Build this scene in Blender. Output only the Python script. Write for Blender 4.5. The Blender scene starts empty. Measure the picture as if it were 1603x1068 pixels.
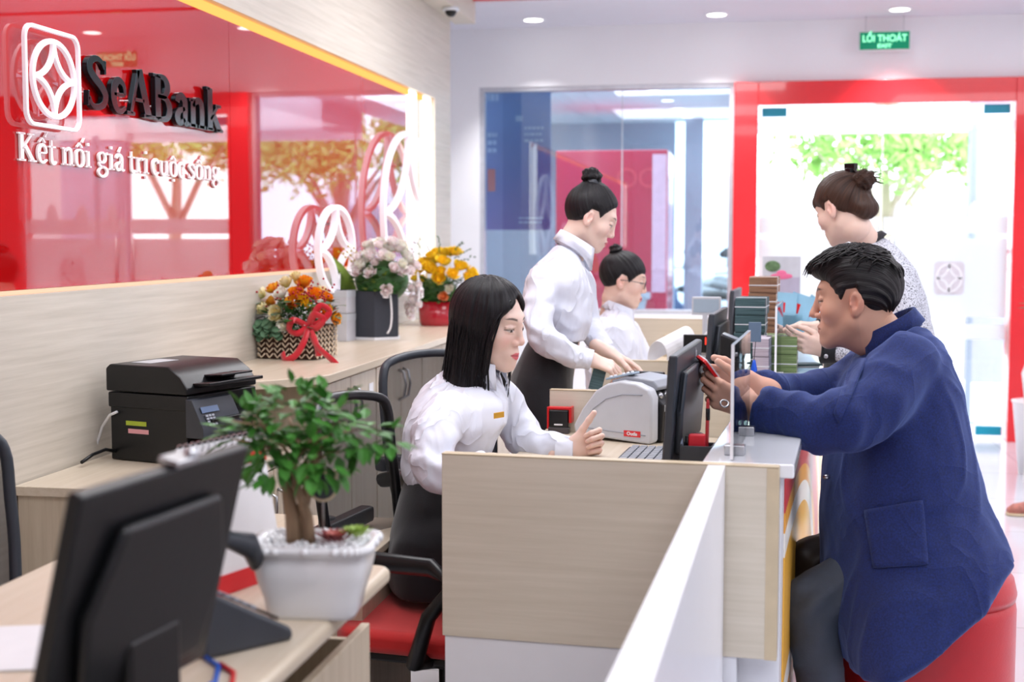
import bpy, bmesh, math, random
import numpy as np
from mathutils import Vector, Matrix, Euler, noise
PI = math.pi
random.seed(7)
C = bpy.context.scene.collection
# ------------------------------------------------------------------ camera
FPX, IW, IH = 2100.0, 1603.0, 1068.0
CAM = Vector((0, 0, 1.35))
YAW, PITCH = math.radians(10.04), math.radians(4.41)
cam_data = bpy.data.cameras.new('camera')
cam_data.sensor_width = 36.0
cam_data.lens = FPX / IW * 36.0
cam_data.dof.use_dof = True
cam_data.dof.focus_distance = 3.4
cam_data.dof.aperture_fstop = 3.6
cam = bpy.data.objects.new('camera', cam_data)
C.objects.link(cam)
CAM_ROT = (Matrix.Rotation(YAW, 3, 'Z') @ Matrix.Rotation(PI/2 - PITCH, 3, 'X'))
cam.matrix_world = Matrix.Translation(CAM) @ CAM_ROT.to_4x4()
bpy.context.scene.camera = cam
# ------------------------------------------------------------------ colour management
vs = bpy.context.scene.view_settings
vs.view_transform = 'Standard'
vs.look = 'None'
vs.exposure = 0.40
vs.gamma = 1.0
# ------------------------------------------------------------------ world: bright hazy sky
world = bpy.data.worlds.new('sky')
bpy.context.scene.world = world
world.use_nodes = True
bg = world.node_tree.nodes['Background']
bg.inputs[0].default_value = (0.90, 0.95, 1.0, 1)
bg.inputs[1].default_value = 5.0
# ------------------------------------------------------------------ lights
def area(name, loc, rot, sx, sy, power, col=(1, 1, 1)):
    l = bpy.data.lights.new(name, 'AREA')
    l.shape = 'RECTANGLE'; l.size = sx; l.size_y = sy
    l.energy = power; l.color = col
    o = bpy.data.objects.new(name, l); C.objects.link(o)
    o.location = loc; o.rotation_euler = rot
    return o
area('ceiling_light_teller', (-0.7, 3.4, 2.74), (0, 0, 0), 1.6, 1.2, 28, (.98, .98, 1))
area('ceiling_light_teller_far', (-0.5, 6.0, 2.74), (0, 0, 0), 1.6, 1.2, 34, (.98, .98, 1))
area('ceiling_light_lobby', (-1.5, 11.2, 2.44), (0, 0, 0), 1.6, 2.4, 34, (.95, .98, 1))
area('ceiling_light_near', (0.6, 0.6, 2.74), (0, 0, 0), 2.4, 1.6, 36, (.98, .98, 1))
area('ceiling_light_hall', (2.2, 3.6, 2.74), (0, 0, 0), 1.6, 2.4, 40, (.98, .98, 1))
area('ceiling_light_hall_far', (2.2, 7.0, 2.74), (0, 0, 0), 1.6, 1.6, 26, (.97, .97, 1))

# ------------------------------------------------------------------ photograph frame -> world helpers
def ray(u, v):
    d = Vector(((u - IW/2) / FPX, -(v - IH/2) / FPX, -1.0))
    return CAM_ROT @ d
def W(u, v, d):
    return CAM + ray(u, v) * d
def onz(u, v, z):
    r = ray(u, v); return CAM + r * ((z - CAM.z) / r.z)
def onx(u, v, x):
    r = ray(u, v); return CAM + r * (x / r.x)
def ony(u, v, y):
    r = ray(u, v); return CAM + r * (y / r.y)
RGT = CAM_ROT @ Vector((1, 0, 0))
UPV = CAM_ROT @ Vector((0, 1, 0))
FWD = CAM_ROT @ Vector((0, 0, -1))

# ------------------------------------------------------------------ materials
def s2l(c):
    return tuple(((x/255.0)/12.92 if x/255.0 <= .04045 else ((x/255.0+.055)/1.055)**2.4) for x in c)
def new_mat(name):
    m = bpy.data.materials.new(name); m.use_nodes = True
    nt = m.node_tree
    return m, nt, nt.nodes['Principled BSDF']
def tex_coords(nt, scale=(1, 1, 1), rot=(0, 0, 0), kind='Object'):
    tc = nt.nodes.new('ShaderNodeTexCoord'); mp = nt.nodes.new('ShaderNodeMapping')
    mp.inputs['Scale'].default_value = scale; mp.inputs['Rotation'].default_value = rot
    nt.links.new(tc.outputs[kind], mp.inputs[0]); return mp.outputs[0]
def mat(name, rgb, rough=.5, metal=0, var=.06, scale=20, bump=0, bscale=80, coat=0, sheen=0, sss=0, spec=.5, stretch=(1, 1, 1), emit=0, trans=0, ior=1.45, alpha=1):
    m, nt, p = new_mat(name)
    c = s2l(rgb)
    v = tex_coords(nt, stretch)
    n = nt.nodes.new('ShaderNodeTexNoise'); n.inputs['Scale'].default_value = scale; n.inputs['Detail'].default_value = 4
    nt.links.new(v, n.inputs['Vector'])
    r = nt.nodes.new('ShaderNodeValToRGB')
    r.color_ramp.elements[0].position = .3; r.color_ramp.elements[1].position = .7
    r.color_ramp.elements[0].color = tuple(max(0, x*(1-var)) for x in c) + (1,)
    r.color_ramp.elements[1].color = tuple(min(1, x*(1+var)) for x in c) + (1,)
    nt.links.new(n.outputs['Fac'], r.inputs[0]); nt.links.new(r.outputs[0], p.inputs['Base Color'])
    p.inputs['Roughness'].default_value = rough; p.inputs['Metallic'].default_value = metal
    p.inputs['Coat Weight'].default_value = coat; p.inputs['Sheen Weight'].default_value = sheen
    p.inputs['Specular IOR Level'].default_value = spec
    p.inputs['IOR'].default_value = ior
    p.inputs['Transmission Weight'].default_value = trans
    p.inputs['Alpha'].default_value = alpha
    if sss:
        p.inputs['Subsurface Weight'].default_value = sss
        p.inputs['Subsurface Radius'].default_value = (1, .35, .2)
        p.inputs['Subsurface Scale'].default_value = .008
    if emit:
        p.inputs['Emission Color'].default_value = c + (1,)
        p.inputs['Emission Strength'].default_value = emit
    if bump:
        b = nt.nodes.new('ShaderNodeBump'); n2 = nt.nodes.new('ShaderNodeTexNoise')
        n2.inputs['Scale'].default_value = bscale; n2.inputs['Detail'].default_value = 5
        nt.links.new(v, n2.inputs['Vector']); nt.links.new(n2.outputs['Fac'], b.inputs['Height'])
        b.inputs['Strength'].default_value = bump; b.inputs['Distance'].default_value = .01
        nt.links.new(b.outputs[0], p.inputs['Normal'])
    return m
def wood(name, rgb, dark, along='Y', rough=.42, fine=55):
    """pale laminate with fine horizontal streaks"""
    m, nt, p = new_mat(name)
    st = {'X': (1.2, fine, fine), 'Y': (fine, 1.2, fine), 'Z': (fine, fine, 1.2), 'H': (1.6, 1.6, fine)}[along]
    v = tex_coords(nt, st)
    n = nt.nodes.new('ShaderNodeTexNoise'); n.inputs['Scale'].default_value = 1.6; n.inputs['Detail'].default_value = 6; n.inputs['Roughness'].default_value = .65
    nt.links.new(v, n.inputs['Vector'])
    r = nt.nodes.new('ShaderNodeValToRGB')
    r.color_ramp.elements[0].position = .32; r.color_ramp.elements[1].position = .68
    r.color_ramp.elements[0].color = s2l(dark) + (1,); r.color_ramp.elements[1].color = s2l(rgb) + (1,)
    nt.links.new(n.outputs['Fac'], r.inputs[0]); nt.links.new(r.outputs[0], p.inputs['Base Color'])
    b = nt.nodes.new('ShaderNodeBump'); b.inputs['Strength'].default_value = .08; b.inputs['Distance'].default_value = .004
    nt.links.new(n.outputs['Fac'], b.inputs['Height']); nt.links.new(b.outputs[0], p.inputs['Normal'])
    p.inputs['Roughness'].default_value = rough
    return m
def emission(name, rgb, strength):
    m, nt, p = new_mat(name)
    e = nt.nodes.new('ShaderNodeEmission'); e.inputs[0].default_value = s2l(rgb) + (1,); e.inputs[1].default_value = strength
    nt.links.new(e.outputs[0], nt.nodes['Material Output'].inputs[0]); return m
def thin_glass(name, tint=(255, 255, 255), refl=1.5, rough=0.0, base=0.0):
    m, nt, p = new_mat(name)
    t = nt.nodes.new('ShaderNodeBsdfTransparent'); t.inputs[0].default_value = s2l(tint) + (1,)
    g = nt.nodes.new('ShaderNodeBsdfGlossy'); g.inputs['Roughness'].default_value = rough
    f = nt.nodes.new('ShaderNodeFresnel'); f.inputs[0].default_value = refl
    mx = nt.nodes.new('ShaderNodeMixShader')
    ad = nt.nodes.new('ShaderNodeMath'); ad.operation = 'ADD'; ad.use_clamp = True; ad.inputs[1].default_value = base
    nt.links.new(f.outputs[0], ad.inputs[0])
    nt.links.new(ad.outputs[0], mx.inputs[0]); nt.links.new(t.outputs[0], mx.inputs[1]); nt.links.new(g.outputs[0], mx.inputs[2])
    nt.links.new(mx.outputs[0], nt.nodes['Material Output'].inputs[0]); return m

# ------------------------------------------------------------------ mesh builder
class MB:
    def __init__(s): s.v = []; s.f = []; s.mi = []
    def add(s, vs, fs, mi=0):
        o = len(s.v); s.v += [tuple(x) for x in vs]
        for f in fs: s.f.append(tuple(i+o for i in f)); s.mi.append(mi)
        return s
    def box(s, x0, x1, y0, y1, z0, z1, mi=0, M=None):
        p = [Vector((x, y, z)) for z in (z0, z1) for y in (y0, y1) for x in (x0, x1)]
        if M is not None: p = [M @ q for q in p]
        return s.add(p, [(0, 2, 3, 1), (4, 5, 7, 6), (0, 1, 5, 4), (2, 6, 7, 3), (0, 4, 6, 2), (1, 3, 7, 5)], mi)
    def prism(s, pts, z0, z1, mi=0, M=None):
        """pts: list of (x,y) extruded along z"""
        n = len(pts)
        p = [Vector((x, y, z0)) for x, y in pts] + [Vector((x, y, z1)) for x, y in pts]
        if M is not None: p = [M @ q for q in p]
        return s.add(p, [tuple(reversed(range(n))), tuple(range(n, 2*n))] + [(i, (i+1) % n, n+(i+1) % n, n+i) for i in range(n)], mi)
    def tube(s, pts, r, n=8, mi=0, closed=False, cap=True, flat=1.0):
        pts = [Vector(p) for p in pts]; k = len(pts)
        rs = r if isinstance(r, (list, tuple)) else [r]*k
        rings = []; prev = None
        for i in range(k):
            if closed: t = pts[(i+1) % k] - pts[i-1]
            else: t = pts[min(i+1, k-1)] - pts[max(i-1, 0)]
            if t.length < 1e-9: t = Vector((0, 0, 1))
            t.normalize()
            if prev is None:
                a = Vector((0, 0, 1)) if abs(t.z) < .9 else Vector((1, 0, 0))
                nx = t.cross(a).normalized()
            else:
                nx = (prev - t * prev.dot(t)); nx = nx.normalized() if nx.length > 1e-6 else t.orthogonal().normalized()
            prev = nx; ny = t.cross(nx)
            rings.append([pts[i] + (nx*math.cos(2*PI*j/n) + ny*math.sin(2*PI*j/n)*flat)*rs[i] for j in range(n)])
        vs = [p for rg in rings for p in rg]; fs = []
        kk = k if closed else k-1
        for i in range(kk):
            for j in range(n):
                a = i*n+j; b = i*n+(j+1) % n; c = ((i+1) % k)*n+(j+1) % n; d = ((i+1) % k)*n+j
                fs.append((a, b, c, d))
        if cap and not closed: fs += [tuple(reversed(range(n))), tuple(range((k-1)*n, k*n))]
        return s.add(vs, fs, mi)
    def lathe(s, prof, n=24, mi=0, M=None, sx=1, sy=1):
        """prof: (r,z) list"""
        vs = []; fs = []
        for r, z in prof:
            for j in range(n):
                q = Vector((r*math.cos(2*PI*j/n)*sx, r*math.sin(2*PI*j/n)*sy, z)); vs.append(M @ q if M is not None else q)
        k = len(prof)
        for i in range(k-1):
            for j in range(n):
                fs.append((i*n+j, i*n+(j+1) % n, (i+1)*n+(j+1) % n, (i+1)*n+j))
        fs += [tuple(reversed(range(n))), tuple(range((k-1)*n, k*n))]
        return s.add(vs, fs, mi)
    def ball(s, c, rx, ry=None, rz=None, n=12, mi=0, M=None):
        ry = ry or rx; rz = rz or rx; c = Vector(c)
        prof = [(math.sin(PI*i/n), -math.cos(PI*i/n)) for i in range(n+1)]
        prof[0] = (.001, -1); prof[-1] = (.001, 1)
        T = Matrix.Translation(c) @ (M.to_4x4() if M is not None else Matrix.Identity(4)) @ Matrix.Diagonal((rx, ry, rz, 1))
        return s.lathe(prof, 2*n if n < 10 else n+6, mi, T)
    def sweep(s, secs, n=24, mi=0, ex=2.0, cap=True):
        """secs: (centre, a, b) half axes vectors -> superelliptic sections"""
        vs = []; fs = []
        for sec in secs:
            c, a, b = sec[:3]; e = sec[3] if len(sec) > 3 else ex
            for j in range(n):
                t = 2*PI*j/n; ct, st = math.cos(t), math.sin(t)
                vs.append(c + a*(math.copysign(abs(ct)**(2/e), ct)) + b*(math.copysign(abs(st)**(2/e), st)))
        k = len(secs)
        for i in range(k-1):
            for j in range(n):
                fs.append((i*n+j, i*n+(j+1) % n, (i+1)*n+(j+1) % n, (i+1)*n+j))
        if cap: fs += [tuple(reversed(range(n))), tuple(range((k-1)*n, k*n))]
        return s.add(vs, fs, mi)
    def mesh(s, name, smooth=True):
        me = bpy.data.meshes.new(name); me.from_pydata(s.v, [], s.f)
        me.update()
        if any(s.mi): me.polygons.foreach_set('material_index', s.mi)
        bm = bmesh.new(); bm.from_mesh(me); bmesh.ops.recalc_face_normals(bm, faces=bm.faces); bm.to_mesh(me); bm.free()
        if smooth: me.polygons.foreach_set('use_smooth', [True]*len(me.polygons))
        return me
    def build(s, name, mats, parent=None, loc=None, rot=None, bevel=0, smooth=False, seg=2):
        me = s.mesh(name, smooth)
        if not isinstance(mats, (list, tuple)): mats = [mats]
        for m in mats: me.materials.append(m)
        o = bpy.data.objects.new(name, me); C.objects.link(o)
        if parent is not None: o.parent = parent
        if loc is not None: o.location = loc
        if rot is not None: o.rotation_euler = rot
        if bevel:
            b = o.modifiers.new('bevel', 'BEVEL'); b.width = bevel; b.segments = seg; b.limit_method = 'ANGLE'; b.angle_limit = math.radians(35)
            for p in me.polygons: p.use_smooth = True
            b.harden_normals = True
        return o
def tag(o, label, cat=None, group=None, kind=None):
    if label: o['label'] = label
    if cat: o['category'] = cat
    if group: o['group'] = group
    if kind: o['kind'] = kind
    return o
def empty(name, loc, label, cat, rz=0, group=None):
    o = bpy.data.objects.new(name, None); C.objects.link(o); o.empty_display_size = .1
    o.location = loc; o.rotation_euler = (0, 0, rz)
    return tag(o, label, cat, group)
def struct(name, mb, m, **k):
    o = mb.build(name, m, **k); o['kind'] = 'structure'; return o
def local(root, p):
    """world point -> root's frame (root rotated about z only)"""
    return Matrix.Rotation(-root.rotation_euler.z, 3, 'Z') @ (Vector(p) - root.location)
def copy_tree(o, parent=None, **kw):
    c = o.copy(); C.objects.link(c); c.parent = parent
    for ch in list(o.children): copy_tree(ch, c)
    return c
def text_mesh(name, body, size, m, parent=None, loc=(0, 0, 0), rot=(0, 0, 0), depth=.001, align='CENTER', sx=1.0, shear=0, bold=0):
    cu = bpy.data.curves.new(name, 'FONT'); cu.body = body; cu.size = size; cu.extrude = depth
    cu.align_x = align; cu.align_y = 'CENTER'; cu.offset = bold; cu.shear = shear
    t = bpy.data.objects.new(name, cu); C.objects.link(t)
    dg = bpy.context.evaluated_depsgraph_get(); dg.update()
    me = bpy.data.meshes.new_from_object(t.evaluated_get(dg))
    bpy.data.objects.remove(t)
    o = bpy.data.objects.new(name, me); C.objects.link(o); me.materials.clear(); me.materials.append(m)
    o.location = loc; o.rotation_euler = rot; o.scale = (sx, 1, 1)
    if parent is not None: o.parent = parent
    return o
def rounded_rect(x0, x1, y0, y1, r, n=5):
    pts = []
    for cx, cy, a0 in ((x1-r, y1-r, 0), (x0+r, y1-r, 90), (x0+r, y0+r, 180), (x1-r, y0+r, 270)):
        for i in range(n+1):
            a = math.radians(a0 + 90*i/n); pts.append((cx+r*math.cos(a), cy+r*math.sin(a)))
    return pts
# counter frame: the teller counter runs 4.2 degrees off the wall direction
CR = math.radians(-4.2)
CO = Vector((-.0, 2.6, 0))
EX = Vector((math.cos(CR), math.sin(CR), 0)); EY = Vector((-math.sin(CR), math.cos(CR), 0))
def K(a, b, z=0): return CO + EX*a + EY*b + Vector((0, 0, z))
def toK(p):
    q = Vector(p) - CO; return (round(q.dot(EX), 3), round(q.dot(EY), 3), round(q.z, 3))

def facing(ang, pitch):
    """ang: degrees, 0 = picture right, 90 = away from the camera; pitch down in degrees"""
    h = Vector((math.cos(YAW), math.sin(YAW), 0))*math.cos(math.radians(ang)) + Vector((-math.sin(YAW), math.cos(YAW), 0))*math.sin(math.radians(ang))
    return h*math.cos(math.radians(pitch)) - Vector((0, 0, 1))*math.sin(math.radians(pitch))
# ================================================================== THE ROOM
M = {}
M['wall_beige'] = wood('beige_laminate_wall', (216, 208, 196), (197, 189, 176), 'Y', .45, 40)
M['oak'] = wood('pale_oak_laminate', (222, 213, 197), (209, 200, 182), 'H', .38, 46)
M['oak_v'] = wood('pale_oak_upright', (216, 202, 180), (198, 182, 158), 'Z', .4, 30)
M['oak_top'] = wood('pale_oak_worktop', (222, 209, 190), (208, 193, 170), 'Y', .3, 30)
M['oak_edge'] = mat('oak_edge_band', (205, 188, 158), .4)
M['white_wall'] = mat('white_paint', (248, 248, 252), .6, var=.015, scale=3)
M['ceiling'] = mat('ceiling_paint', (228, 228, 238), .7, var=.015, scale=3)
M['white_lam'] = mat('white_laminate', (236, 238, 244), .25, var=.01)
M['white_gloss'] = mat('white_gloss_stone', (240, 243, 249), .08, var=.015, scale=6, coat=.3)
M['red_gloss'] = mat('red_portal_panel', (236, 38, 46), .16, var=.02, coat=.6)
M['black'] = mat('black_plastic', (17, 18, 21), .34, var=.08, bump=.02)
M['black_gloss'] = mat('black_glossy_plastic', (14, 14, 16), .12, var=.05)
M['grey_dark'] = mat('dark_grey_plastic', (58, 62, 70), .4, var=.05)
M['grey'] = mat('grey_plastic', (150, 155, 165), .35, var=.03)
M['grey_light'] = mat('light_grey_plastic', (196, 200, 207), .3, var=.03)
M['white'] = mat('white_plastic', (238, 240, 245), .3, var=.01)
M['steel'] = mat('brushed_steel', (190, 192, 196), .28, metal=1, var=.04)
M['red'] = mat('red_plastic', (214, 26, 32), .3, var=.03)
M['led_white'] = emission('led_white', (255, 250, 240), 2.6)
M['led_amber'] = emission('led_amber', (255, 176, 92), 1.25)
M['led_pink'] = emission('led_rose', (255, 200, 170), 1.0)
M['lamp'] = emission('lamp_disc', (255, 252, 250), 5.0)
M['glass'] = thin_glass('clear_glass', (247, 250, 250), 1.45)
M['glass_win'] = thin_glass('tinted_window_glass', (222, 236, 246), 1.5, 0, .06)
m, nt, p = new_mat('frosted_film')
tl = nt.nodes.new('ShaderNodeBsdfTranslucent'); tl.inputs[0].default_value = (.93, .94, .96, 1); df = nt.nodes.new('ShaderNodeBsdfDiffuse'); df.inputs[0].default_value = (.93, .94, .96, 1)
tp_ = nt.nodes.new('ShaderNodeBsdfTransparent'); m1 = nt.nodes.new('ShaderNodeMixShader'); m1.inputs[0].default_value = .22; m2 = nt.nodes.new('ShaderNodeMixShader'); m2.inputs[0].default_value = .16
nt.links.new(tl.outputs[0], m1.inputs[1]); nt.links.new(df.outputs[0], m1.inputs[2]); nt.links.new(m1.outputs[0], m2.inputs[1]); nt.links.new(tp_.outputs[0], m2.inputs[2])
nt.links.new(m2.outputs[0], nt.nodes['Material Output'].inputs[0]); M['frost'] = m
M['teal'] = mat('teal_protective_film', (24, 160, 190), .35)
M['alu'] = mat('aluminium_frame', (206, 208, 216), .35, metal=.4)

# floor: large pale glossy tiles
m, nt, p = new_mat('floor_tiles')
vv = tex_coords(nt, (1, 1, 1))
br = nt.nodes.new('ShaderNodeTexBrick'); br.offset = 0; br.inputs['Scale'].default_value = 1
br.inputs['Brick Width'].default_value = .8; br.inputs['Row Height'].default_value = .8; br.inputs['Mortar Size'].default_value = .003
br.inputs['Color1'].default_value = s2l((214, 214, 222)) + (1,); br.inputs['Color2'].default_value = s2l((208, 208, 218)) + (1,)
br.inputs['Mortar'].default_value = s2l((170, 172, 178)) + (1,)
nt.links.new(vv, br.inputs['Vector']); nt.links.new(br.outputs[0], p.inputs['Base Color'])
p.inputs['Roughness'].default_value = .12
M['floor'] = m
# red back-painted glass
m, nt, p = new_mat('red_backpainted_glass')
p.inputs['Base Color'].default_value = s2l((176, 8, 12)) + (1,)
p.inputs['Roughness'].default_value = .015; p.inputs['IOR'].default_value = 2.3
M['panel'] = m

WX = -1.81
struct('floor', MB().box(-3.2, 3.6, -2.4, 9.42, -.1, 0), M['floor'])
struct('ceiling', MB().box(-3.2, 3.6, -2.4, 9.3, 2.8, 2.9), M['ceiling'])
# left wall with a shallow niche for the red panel
N0, N1, NZ0, NZ1 = -1.35, 7.66, 1.205, 2.155
struct('wall_left', MB().box(WX-.15, WX, -2.4, 8.07, 0, NZ0).box(WX-.15, WX, -2.4, 8.07, NZ1, 2.8)
       .box(WX-.15, WX, -2.4, N0, NZ0, NZ1).box(WX-.15, WX, N1, 8.07, NZ0, NZ1).box(WX-.15, WX-.06, N0, N1, NZ0, NZ1), M['wall_beige'])
struct('wall_left_recess', MB().box(-3.2, -3.1, 8.07, 9.42, 0, 2.8).box(-3.1, WX-.15, 7.97, 8.07, 0, 2.8), M['white_wall'])
struct('wall_right', MB().box(3.6, 3.7, -2.4, 9.42, 0, 2.8), M['white_wall'])
struct('wall_front', MB().box(-3.2, 3.6, -2.5, -2.4, 0, 2.8), M['white_wall'])
DX0, DX1, DZ = .042, 1.69, 2.235
struct('wall_back', MB().box(-3.2, -1.88, 9.3, 9.42, 0, 2.8).box(-1.88, 1.86, 9.3, 9.42, 2.395, 2.8)
       .box(-1.88, -.118, 9.3, 9.42, 0, .82).box(1.86, 3.6, 9.3, 9.42, 0, 2.8), M['white_wall'])
struct('trim_1', MB().box(-.118, DX0, 9.24, 9.44, 0, 2.392).box(DX1, DX1+.17, 9.24, 9.44, 0, 2.392)
       .box(DX0, DX1, 9.24, 9.44, DZ, 2.392), M['red_gloss'], bevel=.004)
struct('trim_2', MB().box(-3.1, 3.6, 8.12, 8.17, 2.786, 2.8), M['red_gloss'])
# left window, with slim frame
w = struct('window_1', MB().box(-1.88, -.118, 9.355, 9.365, .82, 2.395), M['glass_win'])
MB().box(-1.88, -1.85, 9.31, 9.41, .82, 2.395).box(-.15, -.118, 9.31, 9.41, .82, 2.395).box(-1.85, -.15, 9.31, 9.41, 2.365, 2.395)\
    .box(-1.85, -.15, 9.31, 9.41, .82, .85).build('window_frame', M['alu'], w, bevel=.003)
MB().box(-.885, -.879, 9.35, 9.37, .85, 2.365).build('pane_joint', M['grey_light'], w)
# glass entrance: two leaves with frosted bands and teal patch fittings
frost_z = ((1.377, 1.487), (.82, 1.341), (.672, .774))
for n, (a, b) in enumerate(((DX0+.005, .862), (.868, DX1-.005))):
    d = struct('door_%d' % (n+1), MB().box(a, b, 9.335, 9.347, .012, DZ-.01), M['glass'])
    fb = MB()
    for z0, z1 in frost_z: fb.box(a+.01, b-.01, 9.330, 9.3325, z0, z1)
    for k in range(3 if n == 1 else 2):   # scalloped top row of the film
        cx = a + .12 + k*.24
        if n == 1: fb.prism([(cx-.045, 1.487)] + [(cx+.045*math.cos(t), 1.487+.11*math.sin(t)) for t in [PI - PI*q/10 for q in range(11)]], 0, .0025,
                  0, Matrix(((1, 0, 0, 0), (0, 0, 1, 9.330), (0, 1, 0, 0), (0, 0, 0, 1))))
    fb.build('frosted_film', M['frost'], d)
    xs = a+.02 if n == 0 else b-.18
    for z in ((2.165, 2.225), (.03, .09)):
        MB().box(xs, xs+.165, 9.32, 9.362, *z).build('patch_fitting', M['teal'], d, bevel=.003)
    hx = .80 if n == 0 else .93
    hm = MB().tube([(hx, 9.27, .75), (hx, 9.27, 1.35)], .014, 10)
    for z in (.85, 1.25): hm.tube([(hx, 9.27, z), (hx, 9.335, z)], .009, 8)
    hm.build('pull_handle', M['steel'], d, smooth=True)

def emblem(mb, cx, cy, rx, ry, w, t, T, ringonly=False):
    """ring with a four-pointed concave star inside, drawn as flat bars of width w, thickness t; T maps (x,y,z)"""
    def ribbon(pts, closed):
        k = len(pts); vs = []; fs = []
        for i in range(k):
            p0 = pts[i-1] if (closed or i > 0) else pts[0]; p1 = pts[(i+1) % k] if (closed or i < k-1) else pts[-1]
            dx, dy = p1[0]-p0[0], p1[1]-p0[1]; L = math.hypot(dx, dy) or 1; nx, ny = -dy/L*w/2, dx/L*w/2
            for sx, z in ((1, 0), (-1, 0), (-1, t), (1, t)): vs.append(T @ Vector((pts[i][0]+sx*nx, pts[i][1]+sx*ny, z)))
        for i in range(k if closed else k-1):
            a = i*4; b = ((i+1) % k)*4
            for q in range(4): fs.append((a+q, a+(q+1) % 4, b+(q+1) % 4, b+q))
        if not closed: fs += [(0, 1, 2, 3), (k*4-4, k*4-3, k*4-2, k*4-1)]
        mb.add(vs, fs)
    ribbon([(cx+rx*math.cos(t_), cy+ry*math.sin(t_)) for t_ in [2*PI*i/48 for i in range(48)]], True)
    if ringonly: return mb
    for qx, qy in ((1, 1), (-1, 1), (-1, -1), (1, -1)):
        pts = []
        for i in range(13):
            t_ = PI/2*i/12
            pts.append((cx+qx*rx*(1-math.cos(t_)), cy+qy*ry*(1-math.sin(t_))))
        ribbon(pts, False)
    return mb
def outline(mb, pts, w, t, T):
    k = len(pts); vs = []; fs = []
    for i in range(k):
        p0, p1 = pts[i-1], pts[(i+1) % k]
        dx, dy = p1[0]-p0[0], p1[1]-p0[1]; L = math.hypot(dx, dy) or 1; nx, ny = -dy/L*w/2, dx/L*w/2
        for sx, z in ((1, 0), (-1, 0), (-1, t), (1, t)): vs.append(T @ Vector((pts[i][0]+sx*nx, pts[i][1]+sx*ny, z)))
    for i in range(k):
        a = i*4; b = ((i+1) % k)*4
        for q in range(4): fs.append((a+q, a+(q+1) % 4, b+(q+1) % 4, b+q))
    return mb.add(vs, fs)
TY = Matrix(((1, 0, 0, 0), (0, 0, -1, 0), (0, 1, 0, 0), (0, 0, 0, 1)))    # xy drawing on a wall facing -y
TXW = Matrix(((0, 0, 1, 0), (1, 0, 0, 0), (0, 1, 0, 0), (0, 0, 0, 1)))    # xy drawing on the left wall: x->y, y->z, thickness->+x
M['logo_grey'] = mat('logo_film', (212, 208, 216), .5)
mb = MB().prism(rounded_rect(-.098, .098, -.112, .112, .03), 0, .001, M=TY); emblem(mb, 0, 0, .080, .092, .013, .003, TY)
mb.mi = [0]*22+[1]*(len(mb.f)-22) if False else [0 if i < 26 else 1 for i in range(len(mb.f))]
lg = mb.build('emblem_film', [M['logo_grey'], M['white']], bpy.data.objects['door_2'], loc=(1.31, 9.327, 1.08))

# ---- red glass panel in the niche
pn = empty('red_glass_panel', (WX-.03, 3, 1.2), 'long glossy red glass panel set into the beige left wall', 'wall panel')
pan = MB()
for y0, y1 in ((-1.2, .8), (.803, 2.7), (2.703, 4.6), (4.603, 7.12)): pan.box(WX-.045, WX-.03, y0, y1, NZ0+.012, 2.118)
o = pan.build('red_glass', M['panel']); o.parent = pn; o.location = -pn.location
o = MB().box(WX-.05, WX-.022, -1.25, 7.66, 2.122, 2.150).build('light_strip', M['led_amber']); o.parent = pn; o.location = -pn.location; o['label'] = 'amber light strip along the top edge'
o = MB().box(WX-.04, WX-.014, -1.25, 7.12, NZ0+.001, NZ0+.010).build('light_strip', M['led_pink']); o.parent = pn; o.location = -pn.location; o['label'] = 'thin rose light line along the bottom edge'
for y0, y1 in ((7.14, 7.30), (7.46, 7.64), (-1.34, -1.25)):
    o = MB().box(WX-.045, WX-.02, y0, y1, NZ0+.005, NZ1-.005).build('light_strip', M['led_white']); o.parent = pn; o.location = -pn.location; o['label'] = 'white upright light strip at the end'
o = MB().box(WX-.05, WX-.035, 7.30, 7.46, NZ0+.005, NZ1-.005).build('end_panel', M['oak']); o.parent = pn; o.location = -pn.location
# soffit box at the top of the left wall with a small dome camera
struct('trim_3', MB().box(WX, WX+.13, 4.0, 8.2, 2.66, 2.8), M['oak'], bevel=.003)
cc = empty('dome_camera', (-1.7, 7.6, 2.66), 'small dark dome camera under the timber box above the left wall', 'security camera')
MB().lathe([(.045, 0), (.05, -.015), (.045, -.02)], 20).build('camera_base', M['white'], cc, smooth=True)
MB().ball((0, 0, -.02), .034, n=10).build('camera_dome', M['black_gloss'], cc, smooth=True)

# ---- recessed ceiling lights
def downlight(x, y, z, lab, grp=None, lamp=True, r=.062):
    t = empty('ceiling_light', (x, y, z), lab, 'ceiling light', group=grp)
    MB().lathe([(r+.018, 0), (r+.018, -.006), (r, -.008), (r, 0)], 28).build('trim_ring', M['white'], t, smooth=False)
    MB().lathe([(r, -.004), (r*.98, -.009)], 28).build('lamp_disc', M['lamp'], t)
    if lamp:
        l = bpy.data.lights.new('spot', 'SPOT'); l.energy = 100; l.spot_size = math.radians(95); l.spot_blend = .7; l.shadow_soft_size = .06; l.color = (1, .98, .96)
        lo = bpy.data.objects.new('spot', l); C.objects.link(lo); lo.location = (x, y, z-.02)
for x, lab in ((-1.44, 'leftmost of the three round ceiling lights by the glass front'), (-.234, 'middle one of the three round ceiling lights by the glass front'), (.916, 'round ceiling light above the green exit sign')):
    downlight(x, 8.95, 2.8, lab)
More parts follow.
